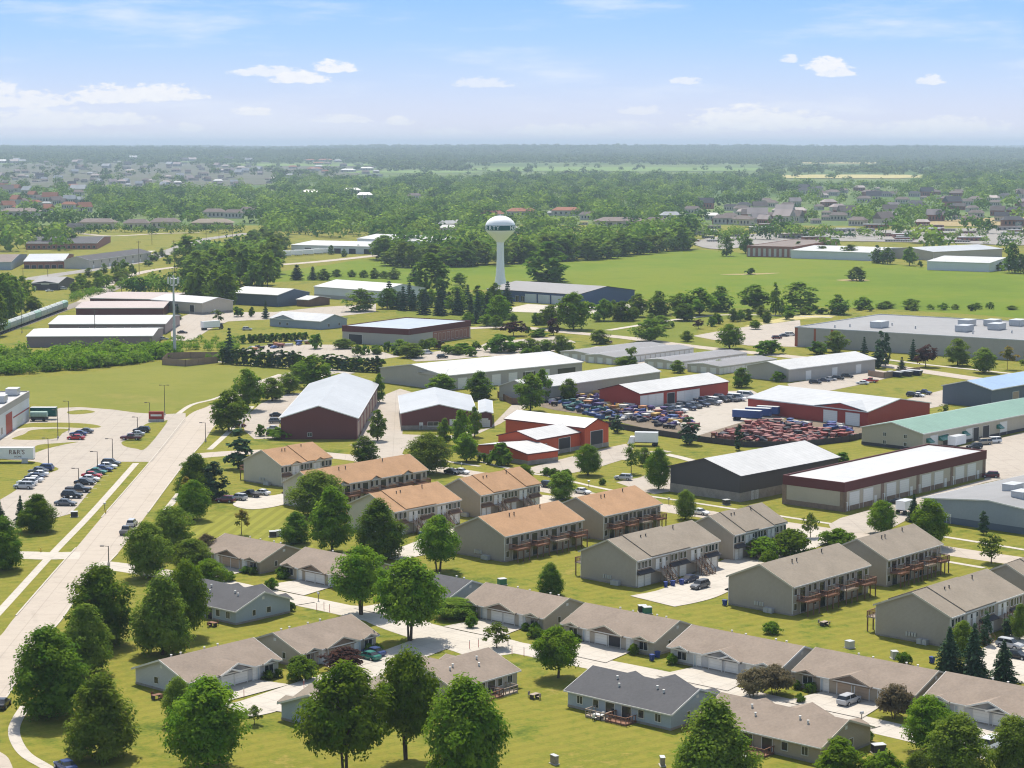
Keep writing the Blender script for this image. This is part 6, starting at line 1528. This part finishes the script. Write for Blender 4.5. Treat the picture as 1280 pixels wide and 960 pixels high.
# ------------------------------------------------------------------ train of covered hoppers
A, B = G(-16, 423.5), G(82, 386.5); d = (B - A); n = 13; ang = math.atan2(d.y, d.x); pit = d.length / n
def hopper():
    L = pit * .93; b = MB()
    sec = [(-1.25, 1.2), (1.25, 1.2), (1.6, 2.2), (1.6, 3.9), (.9, 4.6), (-.9, 4.6), (-1.6, 3.9), (-1.6, 2.2)]
    vs = [(-L/2, y, z) for y, z in sec] + [(L/2, y, z) for y, z in sec]
    b.add(vs, [(i, (i+1) % 8, 8 + (i+1) % 8, 8 + i) for i in range(8)] + [tuple(range(7, -1, -1)), tuple(range(8, 16))])
    u = MB(); u.box(-L/2 - .3, L/2 + .3, -1.1, 1.1, .95, 1.2)
    for x in (-L*.25, 0, L*.25): u.hexa([(x-.5, -.6, .35), (x+.5, -.6, .35), (x+.5, .6, .35), (x-.5, .6, .35)], [(x-1.6, -1.2, 1.2), (x+1.6, -1.2, 1.2), (x+1.6, 1.2, 1.2), (x-1.6, 1.2, 1.2)])
    w = MB()
    for x in (-L*.42, -L*.32, L*.32, L*.42):
        for y in (-.78, .78): w.cyl((x, y-.07, .5), (x, y+.07, .5), .46, .46, 10)
    h = MB(); h.box(-L*.46, L*.46, -.35, .35, 4.58, 4.75)
    return b, u, w, h
hb = [x.mesh(n_, [m_]) for x, n_, m_ in zip(hopper(), ('hopper_body', 'underframe', 'wheel_set', 'roof_hatch'), ('rail_car', 'trim_dark', 'tyre', 'galv'))]
for i in range(n):
    r = empty('hopper_wagon', A + d * ((i + .5) / n) + Vector((0, 0, .15)), ang, 'grey green covered hopper wagon in the train at the picture edge', 'railway wagon', 'wagons of the train')
    o = link('hopper_body', hb[0], r); o.material_slots[0].link = 'OBJECT'; o.material_slots[0].material = M['rail_car_green' if i % 5 == 2 else 'rail_car']
    for q in (1, 2, 3): link(hb[q].name, hb[q], r)
# ------------------------------------------------------------------ poles and lamps
def util_pole(px, top, base):
    s = S(base); h = (base - top) / s; r = empty('utility_pole', G(px, base), .3, None, None)
    m = MB(); m.cyl((0, 0, -.2), (0, 0, h), .2, .13, 8); m.obj('pole', ['pole_wood'], r)
    m = MB(); m.box(-1.4, 1.4, -.08, .08, h - 1.0, h - .8)
    for x in (-1.3, -.6, .6, 1.3): m.cyl((x, 0, h - .8), (x, 0, h - .5), .06, .05, 6)
    m.obj('crossarm', ['pole_wood'], r)
    auto(r, 'wooden utility pole', 'utility pole', 'utility poles along highway and railway', G(px, base))
for a in [(119, 386, 426), (174, 301, 342), (190, 284, 306), (258, 286, 316), (274, 285, 313), (291, 281, 305), (295.5, 281, 306), (60, 334, 352), (29, 334, 350), (152, 355, 367), (218, 300, 340), (227, 296, 318)]: util_pole(*a)
def lamp(px, top, base, arm=1.3, both=False):
    s = S(base); h = (base - top) / s; r = empty('street_lamp', G(px, base), 0)
    m = MB(); m.cyl((0, 0, 0), (0, 0, .7), .28, .28, 10); m.obj('lamp_base', ['concrete_pale'], r)
    m = MB(); m.cyl((0, 0, .6), (0, 0, h), .11, .08, 8); m.cyl((0, 0, h - .1), (-arm, 0, h), .06, .05, 6)
    if both: m.cyl((0, 0, h - .1), (arm, 0, h), .06, .05, 6)
    m.obj('pole', ['pole_dark'], r)
    m = MB(); m.box(-arm - .7, -arm + .1, -.2, .2, h - .1, h + .08)
    if both: m.box(arm - .1, arm + .7, -.2, .2, h - .1, h + .08)
    m.obj('lamp_head', ['pole_dark'], r)
    auto(r, 'dark lamp post', 'lamp post', 'lamp posts of car park and road', G(px, base))
for a in [(86.5, 501, 538, 0.9), (72.5, 512, 548, .9), (61, 547, 587, .9), (98.5, 585, 607, 1.0), (122, 564, 588, 1.2), (141, 548, 580, 1.2), (172, 521, 537, .9), (187.5, 503, 526, .9), (206, 481, 519, .9, True), (136, 682, 707, 1.0), (257, 528, 552, 1.0), (27.5, 360, 416, 1.4)]: lamp(*a)
# ------------------------------------------------------------------ sign, boxes, bins
p = G(195.5, 527); t = empty('monument_sign', p, 0, 'red and white monument sign at the car park entrance', 'sign')
m = MB(); m.box(-2.4, 2.4, -.5, .5, 0, .8); m.obj('sign_base', ['concrete_pale'], t)
m = MB(); m.box(-2.3, 2.3, -.3, .3, .8, 3.2); m.obj('sign_board', ['steel_red'], t)
m = MB(); m.box(-1.7, 1.7, -.36, -.3, 1.7, 2.3); m.obj('sign_stripe', ['paint_white'], t)
def bin_(px, py, m_='bin_blue', lab='dark blue wheeled bin'):
    def mk(): 
        b = MB(); b.hexa([(-.25, -.3, .08), (.25, -.3, .08), (.25, .3, .08), (-.25, .3, .08)], [(-.32, -.38, 1.0), (.32, -.38, 1.0), (.32, .38, 1.0), (-.32, .38, 1.0)]); return b.mesh('bin_body', [m_])
    def ml():
        b = MB(); b.box(-.35, .35, -.42, .42, 1.0, 1.1); b.box(-.3, .3, .38, .46, .9, 1.0); return b.mesh('lid', [m_])
    def mw():
        b = MB(); b.cyl((-.3, .3, .12), (-.22, .3, .12), .12, .12, 8); b.cyl((.22, .3, .12), (.3, .3, .12), .12, .12, 8); return b.mesh('wheel_pair', ['tyre'])
    r = empty('wheeled_bin', G(px, py), rnd.random())
    for nm, fn in (('bin_body', mk), ('lid', ml), ('wheel_pair', mw)): link(nm, cached((nm, m_), fn), r)
    auto(r, lab, 'bin', 'wheeled bins by the houses', G(px, py))
for a in [(832, 734), (841, 732.5), (852, 731), (822, 822), (815, 826), (906, 757), (532, 672), (526, 671), (1165, 829), (700, 612)]: bin_(*a)
def ubox(px, py, m_='car_green', w=1.5):
    r = empty('utility_cabinet', G(px, py), rnd.random() * .6)
    m = MB(); m.box(-w/2 - .15, w/2 + .15, -.75, .75, 0, .12); m.obj('plinth', ['concrete_pale'], r)
    m = MB(); m.box(-w/2, w/2, -.6, .6, .12, 1.2); m.obj('cabinet', [m_], r)
    m = MB(); m.box(-w/2 - .04, w/2 + .04, -.66, .66, 1.2, 1.3); m.obj('lid', ['galv'], r)
    auto(r, 'squat utility cabinet', 'utility cabinet', 'utility cabinets on the lawns', G(px, py))
for a in [(803, 765, 'trim_dark'), (809, 767), (627.5, 731), (341, 671, 'trim_dark'), (349, 670, 'galv'), (693, 955, 'stone_base', .6), (828, 957, 'stone_base', .6), (1098, 941, 'trim_dark', 1.8), (93, 646, 'trim_dark'), (31, 579, 'galv', 1.6), (908, 631, 'trim_dark'), (1062, 810, 'galv', 1.2), (1118, 823, 'galv', 1.0)]: ubox(*a)
def post_small(px, py, h=1.3, head='galv'):
    r = empty('mailbox', G(px, py), rnd.random() * 3)
    m = MB(); m.box(-.05, .05, -.05, .05, 0, h); m.obj('post', ['pole_wood'], r)
    m = MB(); m.box(-.14, .14, -.28, .28, h, h + .28); m.cyl((0, -.28, h + .26), (0, .28, h + .26), .14, .14, 8); m.obj('letter_box', [head], r)
    auto(r, 'small post box on a post', 'letter box', 'letter boxes by the lanes', G(px, py))
for a in [(577, 586, 1.2, 'paint_white'), (736, 609), (635, 806), (398, 751), (1077, 903), (836, 631), (934, 618, 1.5, 'paint_white'), (131, 637), (89, 629)]: post_small(*a)
# yellow hydrant by the road
for px, py in ((132, 642), (51, 690)):
    r = empty('fire_hydrant', G(px, py), 0); m = MB(); m.cyl((0, 0, 0), (0, 0, .75), .14, .14, 10); m.cyl((0, 0, .75), (0, 0, .95), .16, .05, 10); m.obj('barrel', ['paint_yellow'], r)
    m = MB(); m.cyl((-.26, 0, .55), (.26, 0, .55), .08, .08, 8); m.obj('outlet', ['paint_yellow'], r); auto(r, 'yellow fire hydrant', 'hydrant', 'hydrants by the road', G(px, py))
# ------------------------------------------------------------------ trucks and trailers
def box_trailer(px, py, L, ang, m_='tower_white', label='', h=2.9, logo=None, tractor=False, w=2.5, cat='trailer', name='box_trailer'):
    r = empty(name, G(px, py), ang, label or None, cat if label else None)
    m = MB(); m.box(-L/2, L/2, -w/2, w/2, 1.15, 1.15 + h); m.obj('cargo_box', [m_], r)
    m = MB(); m.box(-L/2, L/2, -.5, .5, .85, 1.14); m.box(-L/2 + .1, -L/2 + .3, -w/2, w/2, .5, .62); m.obj('chassis', ['trim_dark'], r)
    for x in (-L*.32, -L*.42):
        for y in (-.95, .95):
            m = MB(); m.cyl((x, y - .2, .5), (x, y + .2, .5), .5, .5, 12); m.obj('wheel', ['tyre'], r)
    m = MB(); m.box(-L/2 - .02, L/2 + .02, -w/2 - .03, w/2 + .03, 1.15 + h, 1.22 + h); m.obj('roof_rail', ['galv'], r)
    if tractor:
        m = MB(); m.hexa([(L/2 + .1, -w*.46, .6), (L/2 + 2.1, -w*.46, .6), (L/2 + 2.1, w*.46, .6), (L/2 + .1, w*.46, .6)], [(L/2 + .1, -w*.44, 2.6), (L/2 + 1.3, -w*.42, 2.6), (L/2 + 1.3, w*.42, 2.6), (L/2 + .1, w*.44, 2.6)]); m.obj('cab', [m_ if isinstance(tractor, bool) else tractor], r)
        m = MB(); m.hexa([(L/2 + 1.55, -w*.40, 1.65), (L/2 + 1.72, -w*.40, 1.65), (L/2 + 1.72, w*.40, 1.65), (L/2 + 1.55, w*.40, 1.65)], [(L/2 + 1.30, -w*.38, 2.45), (L/2 + 1.42, -w*.38, 2.45), (L/2 + 1.42, w*.38, 2.45), (L/2 + 1.30, w*.38, 2.45)]); m.obj('windscreen', ['glass_dark'], r)
        for y in (-.95, .95):
            m = MB(); m.cyl((L/2 + 1.2, y - .17, .45), (L/2 + 1.2, y + .17, .45), .45, .45, 12); m.obj('wheel', ['tyre'], r)
    if logo:
        for txt, sz, x, z, mm in logo:
            me = text_mesh(txt, sz, .01); me.transform(Matrix.Translation((x, -w/2 - .02, z)) @ Matrix.Rotation(math.pi / 2, 4, 'X')); me.materials.clear(); me.materials.append(M[mm]); link('lettering', me, r)
    return r
t = box_trailer(5.5, 578, 16.2, 0, 'tower_white', 'long white lettered box trailer cut by the picture edge', 2.9, [("R&R'S", 1.75, 3.7, 2.95, 'trim_maroon'), ('HOME', .7, 4.0, 1.75, 'trim_maroon')])
box_trailer(55, 524, 8, 0, 'tower_green', 'dark green box truck parked behind the red door factory', 2.6)
r = empty('tank_trailer', G(49, 526.5), 0, 'pale green tank trailer beside the red door factory', 'trailer'); m = MB(); m.cyl((-2.6, 0, 2.2), (2.6, 0, 2.2), .95, .95, 16); m.obj('tank', ['rail_car_green'], r); m = MB(); m.box(-2.8, 2.8, -.7, .7, .8, 1.25); m.obj('chassis', ['trim_dark'], r)
for x in (-1.6, 1.6):
    m = MB(); m.cyl((x, -.9, .5), (x, -.6, .5), .5, .5, 10); m.obj('wheel', ['tyre'], r)
box_trailer(808, 557, 6.6, math.radians(172), 'tower_white', 'white box truck parked on the lawn behind the red barn', 2.7, tractor=True, cat='truck', name='box_truck')
box_trailer(1196, 560, 6, A2, 'tower_white', 'white cargo trailer before the green roofed workshop', 2.4)
box_trailer(1131, 642, 4.2, A2, 'tower_white', 'small white trailer beside the maroon banded garage row', 2.0)
box_trailer(1178, 330.5, 14, .1, 'tower_white', 'white and blue trailer by the field edge shed, nearer the field', 3)
box_trailer(1199, 331.5, 12, .2, 'roof_skyblue', 'pale blue trailer by the field edge shed, towards its middle', 3)
box_trailer(263, 412, 9, .7, 'tower_white', 'white box truck parked below the tan hall', 2.8, tractor='car_black', cat='truck', name='box_truck')
for i, x in enumerate((338, 352, 366, 380, 392, 405)): box_trailer(x, 322 - i * .9, 15, .05, 'tower_white', 'white trailer in the row before the white works', 3.2)['group'] = 'trailers before the works'
for i, (x, y) in enumerate(((1119, 471), (1131, 470), (1143, 469))):
    r = empty('waste_skip', G(x, y), A1); m = MB(); m.hexa([(-2.4, -1.1, .15), (2.4, -1.1, .15), (2.4, 1.1, .15), (-2.4, 1.1, .15)], [(-3, -1.2, 1.9), (3, -1.2, 1.9), (3, 1.2, 1.9), (-3, 1.2, 1.9)]); m.obj('skip_body', ['trim_dark' if i % 2 else 'car_navy'], r); m = MB(); m.box(-3.05, 3.05, -1.28, 1.28, 1.9, 2.0); m.obj('rim', ['galv'], r)
    auto(r, 'dark waste skip', 'skip', 'skips behind the grey shed', G(x, y))
# ------------------------------------------------------------------ cars
K = 1.1
V_ = car_px
LOTR = [(82, 632, 'sedan', 'grey'), (90, 622.5, 'suv', 'black'), (98, 615, 'pickup', 'black'), (106, 606, 'sedan', 'black'), (112, 601.5, 'sedan', 'white'), (115, 597, 'sedan', 'red'), (121, 592.5, 'sedan', 'green'), (129, 589, 'sedan', 'blue'), (134, 585.5, 'sedan', 'white'), (139, 582, 'suv', 'grey')]
for i, (x, y, k, c) in enumerate(LOTR): V_(k, c, x, y, math.radians(-8), scale=1.12, group='cars in the factory car park', desc=f'{c} {"pickup" if k == "pickup" else "car"} in the sidewalk row')
for i, (x, y, k, c) in enumerate([(30, 611, 'suv', 'silver'), (34, 606.5, 'suv', 'white'), (41, 602.5, 'sedan', 'white'), (43.5, 599, 'sedan', 'navy'), (48, 595.5, 'sedan', 'white'), (48, 591.5, 'sedan', 'grey'), (55, 588.5, 'suv', 'blue')]):
    V_(k, c, x, y, math.radians(172), scale=1.12, group='cars in the factory car park', desc=f'{c} car in the short grass row')
for (x, y, k, c) in [(95, 549.5, 'sedan', 'red'), (98, 544.5, 'sedan', 'blue'), (106, 541.5, 'sedan', 'grey'), (164, 550, 'pickup', 'maroon'), (170, 545, 'sedan', 'silver'), (177, 540.5, 'suv', 'black')]:
    V_(k, c, x, y, math.radians(175), scale=1.1, group='cars in the factory car park')
rd = G(188, 640) - G(157.5, 668); ra = math.atan2(rd.y, rd.x)
V_('pickup', 'grey', 157.5, 667, ra, group='cars on the main road'); V_('suv', 'silver', 165, 657.5, ra, group='cars on the main road')
for (x, y, k, c, a) in [(282, 628, 'suv', 'maroon', 2.9), (298, 625, 'suv', 'silver', 2.6), (313, 621, 'pickup', 'black', 2.6), (327, 618.5, 'sedan', 'white', 2.6), (343, 538, 'sedan', 'silver', .1), (342, 545, 'suv', 'black', .1), (345, 529, 'suv', 'grey', .1), (346, 521, 'sedan', 'black', .1), (298, 534, 'sedan', 'maroon', .4),
    (861, 727.5, 'sedan', 'navy', A2 + math.pi), (875, 735.5, 'suv', 'grey', A2 + math.pi), (1061, 880, 'suv', 'silver', A2), (461, 824, 'sedan', 'green', A1 + math.pi), (467, 819, 'sedan', 'blue', A1 + math.pi), (565, 592.5, 'sedan', 'black', A1), (577, 592, 'sedan', 'white', A1), (728, 617, 'sedan', 'white', A1), (686, 609.5, 'suv', 'black', A1), (779, 600, 'suv', 'silver', 2.8), (875, 643, 'sedan', 'white', A1),
    (1187, 565, 'sedan', 'white', A2), (1218, 561, 'suv', 'black', A2 + 2.6), (1229, 556, 'van', 'tan', A2 + 2.6), (1241, 554, 'van', 'white', A2 + 2.6), (1238, 597, 'suv', 'maroon', 2.9), (1120, 630, 'sedan', 'black', 2.7), (1019, 480, 'suv', 'black', A1 + .5), (1030, 477.5, 'sedan', 'navy', A1 + .5), (1038, 476, 'sedan', 'silver', A1 + .5), (1047.5, 475, 'suv', 'black', A1 + .5), (1059, 472.5, 'suv', 'black', A1 + .5),
    (1078, 480.5, 'sedan', 'white', 2.7), (1088, 478, 'pickup', 'red', 2.7), (1141, 496, 'suv', 'black', A1), (1148, 496, 'sedan', 'white', A1), (1155, 493, 'pickup', 'navy', A1), (971, 424, 'suv', 'maroon', .2), (980, 421, 'sedan', 'navy', .2), (988, 420, 'van', 'white', .2), (534, 443, 'van', 'white', .3), (553, 448, 'suv', 'black', .3), (523, 443, 'sedan', 'blue', .3), (740, 388, 'pickup', 'black', .1), (759, 429, 'suv', 'maroon', .0),
    (205, 320, 'suv', 'black', .6), (62, 364.5, 'sedan', 'white', .5), (79, 362, 'van', 'white', .4), (88, 359, 'van', 'silver', .4), (309, 413, 'suv', 'silver', .1), (228, 417, 'sedan', 'black', .2), (204, 425, 'sedan', 'silver', .3), (1241, 935, 'van', 'white', A2), (1262, 955, 'sedan', 'grey', A1), (1262, 810, 'suv', 'silver', A1), (1271, 823, 'sedan', 'black', A1), (3, 884, 'sedan', 'black', ra), (82, 962, 'sedan', 'blue', 2.2)]:
    V_(k, c, x, y, a)
for i in range(17):
    t_ = i / 16; x = 836 + 78 * t_ + rnd.uniform(-3, 3); y = 513 - 16 * t_ + rnd.choice((0, 4)) + rnd.uniform(-1, 1)
    V_(rnd.choice(('pickup', 'pickup', 'van', 'suv')), rnd.choice(('black', 'navy', 'white', 'grey', 'navy')), x, y, A1 + rnd.uniform(-.3, .3), scale=1.15, desc='parked work truck')
for (x, y) in ((921, 501), (933, 498)): V_('van', 'white', x, y, A1 + .2, scale=1.35)
# ------------------------------------------------------------------ salvage machines: three designs, single small meshes
def machine(k):
    def mk():
        m = MB()
        if k == 0:
            m.hexa([(-1, -.8, .7), (1, -.8, .7), (1, .8, .7), (-1, .8, .7)], [(-1.7, -1.2, 2.1), (1.7, -1.2, 2.1), (1.7, 1.2, 2.1), (-1.7, 1.2, 2.1)]); m.box(1.2, 3.4, -.1, .1, .6, .85); m.box(-1.5, 1.5, -.9, -.7, .5, .7); m.box(-1.5, 1.5, .7, .9, .5, .7)
            for y in (-1.15, 1.15): m.cyl((-.2, y-.15, .55), (-.2, y+.15, .55), .55, .55, 12, 1)
        elif k == 1:
            m.box(-2.4, 2.4, -.7, .5, .4, .6); m.cyl((-2.3, -.1, 1.1), (2.3, -.1, 1.1), .6, .6, 8); m.box(-2.5, -2.35, -.9, .8, .2, 1.8); m.box(2.35, 2.5, -.9, .8, .2, 1.8)
            for i in range(9): m.box(-2.2 + i * .55, -2.15 + i * .55, -1.4, -.6, .35, .5)
        else:
            profile_box(m, [(-2.2, .4, .9, .8, .7), (-1.4, .3, 1.0, .9, .8), (-.9, .3, 1.5, .9, .7), (.4, .3, 1.5, .9, .7), (1.0, .3, 1.0, .9, .8), (2.1, .4, .8, .8, .7)])
            for x in (-1.4, 1.4):
                for y in (-.85, .85): m.cyl((x, y-.1, .32), (x, y+.1, .32), .32, .32, 10, 1)
        return m.mesh('salvage_machine', ['yard_red', 'tyre'])
    return cached(('machine', k), mk)
def yard(poly, nx, ny, cols, label, group, sc=.72):
    (a, b_, c_, d_) = [G(*q) for q in poly]
    for i in range(nx):
        for j in range(ny):
            u, v = (i + .5 + rnd.uniform(-.3, .3)) / nx, (j + .5 + rnd.uniform(-.3, .3)) / ny
            p = (a.lerp(b_, u)).lerp(d_.lerp(c_, u), v)
            k = rnd.choice((0, 1, 2, 2)); col = cols(u, v)
            o = link('salvage_machine', machine(k), None, (p.x, p.y, .05), rnd.choice((A1, A2)) + rnd.uniform(-.35, .35), (sc * rnd.uniform(.8, 1.25),) * 2 + (sc * rnd.uniform(.7, 1.2),))
            o.material_slots[0].link = 'OBJECT'; o.material_slots[0].material = M['yard_' + col]
            tag(o, label[col] if isinstance(label, dict) else label, 'machine', group)
def c1(u, v):
    if u < .35: return rnd.choice(('dark', 'purple', 'dark', 'teal', 'blue', 'white'))
    if v > .8: return rnd.choice(('rose', 'red', 'purple', 'blue', 'dark'))
    return rnd.choice(('purple', 'blue', 'yellow', 'yellow', 'white', 'purple', 'orange', 'white'))
nm_ = dict(purple='dark purple', blue='blue', yellow='yellow', white='whitish', red='red', rose='faded red', dark='black', orange='orange', teal='dark green')
yard([(652, 503), (752, 488), (868, 528), (862, 548)], 1, 1, c1, 'black salvage machine in the crowded yard beside the red hall', 'machines of the mixed salvage yard')
yard([(655, 497), (752, 490), (868, 524), (760, 528)], 11, 12, c1, {k: f'{v} salvage machine in the crowded yard beside the red hall' for k, v in nm_.items()}, 'machines of the mixed salvage yard')
yard([(752, 516), (800, 514), (872, 530), (866, 546)], 6, 6, c1, {k: f'{v} salvage machine in the crowded yard beside the red hall' for k, v in nm_.items()}, 'machines of the mixed salvage yard')
yard([(885, 549), (950, 526), (1078, 546), (1000, 557)], 12, 13, lambda u, v: rnd.choice(('red', 'rose', 'rose', 'red', 'rose', 'dark')), {k: f'{v} machine in the dense yard of red machinery' for k, v in nm_.items()}, 'machines of the red machinery yard', .74)
yard([(960, 532), (972, 527), (1082, 537), (1078, 541)], 14, 2, lambda u, v: rnd.choice(('blue', 'teal', 'purple', 'blue', 'white')), {k: f'{v} machine in the row against the cross gabled hall' for k, v in nm_.items()}, 'machines before the cross gabled hall')
for (x, y, L) in ((934, 526, 9), (948, 523, 8), (960, 521, 7)): box_trailer(x, y, L, A1 + .3, 'yard_blue', f'blue container {["nearest the gravel", "in the middle", "next to the dark red hall"][int((x - 934) / 12)]} of the yard row', 2.2, cat='container', name='container')
yard([(305, 436), (385, 428), (392, 431), (312, 440)], 7, 2, lambda u, v: rnd.choice(('orange', 'white', 'rose', 'white', 'blue', 'dark')), {k: f'{v} plant machine on the lot before the maroon fascia office' for k, v in nm_.items()}, 'machines of the plant hire lot', .8)

for (x, y) in ((396, 764), (405, 762), (412, 765), (587, 811), (598, 809), (640, 818), (655, 820), (305, 872), (380, 861)):
    r = empty('marker_post', G(x, y), 0); m = MB(); m.cyl((0, 0, 0), (0, 0, 1.3), .05, .05, 8); m.obj('post', ['car_red'], r); m = MB(); m.cyl((0, 0, 1.3), (0, 0, 1.55), .065, .065, 8); m.obj('reflector', ['paint_white'], r)
    auto(r, 'thin red marker post', 'marker post', 'marker posts by the lane', G(x, y))
def patio(px, py, ang, m_='deck_wood'):
    r = empty('patio_table', G(px, py), ang); m = MB(); m.box(-.8, .8, -.45, .45, .70, .76); m.obj('table_top', [m_], r)
    for x in (-.65, .65):
        m = MB(); m.box(x - .05, x + .05, -.4, .4, 0, .70); m.obj('leg', ['pole_dark'], r)
    auto(r, 'small patio table', 'table', 'patio tables behind the houses', G(px, py))
    for d in (-.9, .9):
        c = G(px, py) + Vector((math.cos(ang + 1.57) * d, math.sin(ang + 1.57) * d, 0)); r = empty('patio_chair', c, ang + (0 if d > 0 else math.pi))
        m = MB(); m.box(-.25, .25, -.25, .25, .42, .48); m.obj('seat', [m_], r); m = MB(); m.box(-.25, .25, .2, .26, .48, .95); m.obj('backrest', [m_], r)
        for x in (-.2, .2):
            for y in (-.2, .2): m = MB(); m.box(x - .03, x + .03, y - .03, y + .03, 0, .42); m.obj('leg', ['pole_dark'], r)
        auto(r, 'small patio chair', 'chair', 'patio chairs behind the houses', c)
for a in ((196, 874, A2, 'deck_wood'), (748, 899, A1, 'trim_white'), (668, 873, A2, 'deck_grey'), (930, 952, A1, 'trim_white'), (266, 783, A1, 'deck_wood'), (1030, 782, A2, 'deck_grey'), (868, 700, A2, 'trim_white')): patio(*a)
# ------------------------------------------------------------------ far houses (a few pixels each: walls and roof in one mesh)
def far_house_mesh(k, wall, roof):
    def mk():
        m = MB(); L, W, H, R = ((1, .62, .34, .30), (1, .5, .28, .16), (1, .45, .34, .04))[k]
        m.box(-L/2, L/2, -W/2, W/2, -.1, H, 0)
        if k == 2: m.box(-L/2-.01, L/2+.01, -W/2-.01, W/2+.01, H, H+.05, 1)
        else:
            e = .05; a, b = L/2 + e, W/2 + e
            m.add([(-a, -b, H), (a, -b, H), (a, b, H), (-a, b, H), (-a * (.62 if k else 1), 0, H + R), (a * (.62 if k else 1), 0, H + R)], [(0, 1, 5, 4), (2, 3, 4, 5), (0, 4, 3), (1, 2, 5), (3, 2, 1, 0)], 1)
        for i in range(5): m.box(-L*.42 + i * L*.19, -L*.42 + i * L*.19 + L*.08, -W/2-.006, -W/2, H*.3, H*.75, 2)
        return m.mesh('far_house', [wall, roof, 'glass_dark'])
    return cached(('fh', k, wall, roof), mk)
def far_house(px, py, wpx, k, wall, roof, label, group, cat='house', name='far_house', rz=None):
    q = ray_terrain(px, py)
    if not q: return
    p, t = q; s = wpx * t / F
    o = link(name, far_house_mesh(k, wall, roof), None, p, rz if rz is not None else rnd.uniform(-.9, .9), (s, s * (.8 if k < 2 else 1), min(s * 1.15, 24) if k < 2 else min(s * .45, 14)))
    tag(o, label, cat, group)
for a, kw in FH: far_house(*a, **kw)
drape('town_ground', -40, 345, 203, 236, 'town_ground', .8)
drape('town_ground', 345, 450, 206, 222, 'town_ground', .8)
spoly('bare_ground', [(1165, 277), (1290, 271), (1290, 280), (1180, 283)], 'dirt', .3)
spoly('paved_lot', [(870, 302), (960, 292), (1290, 286), (1290, 306), (1180, 304), (1000, 302), (900, 312)], 'asphalt', .3)
finish_labels()
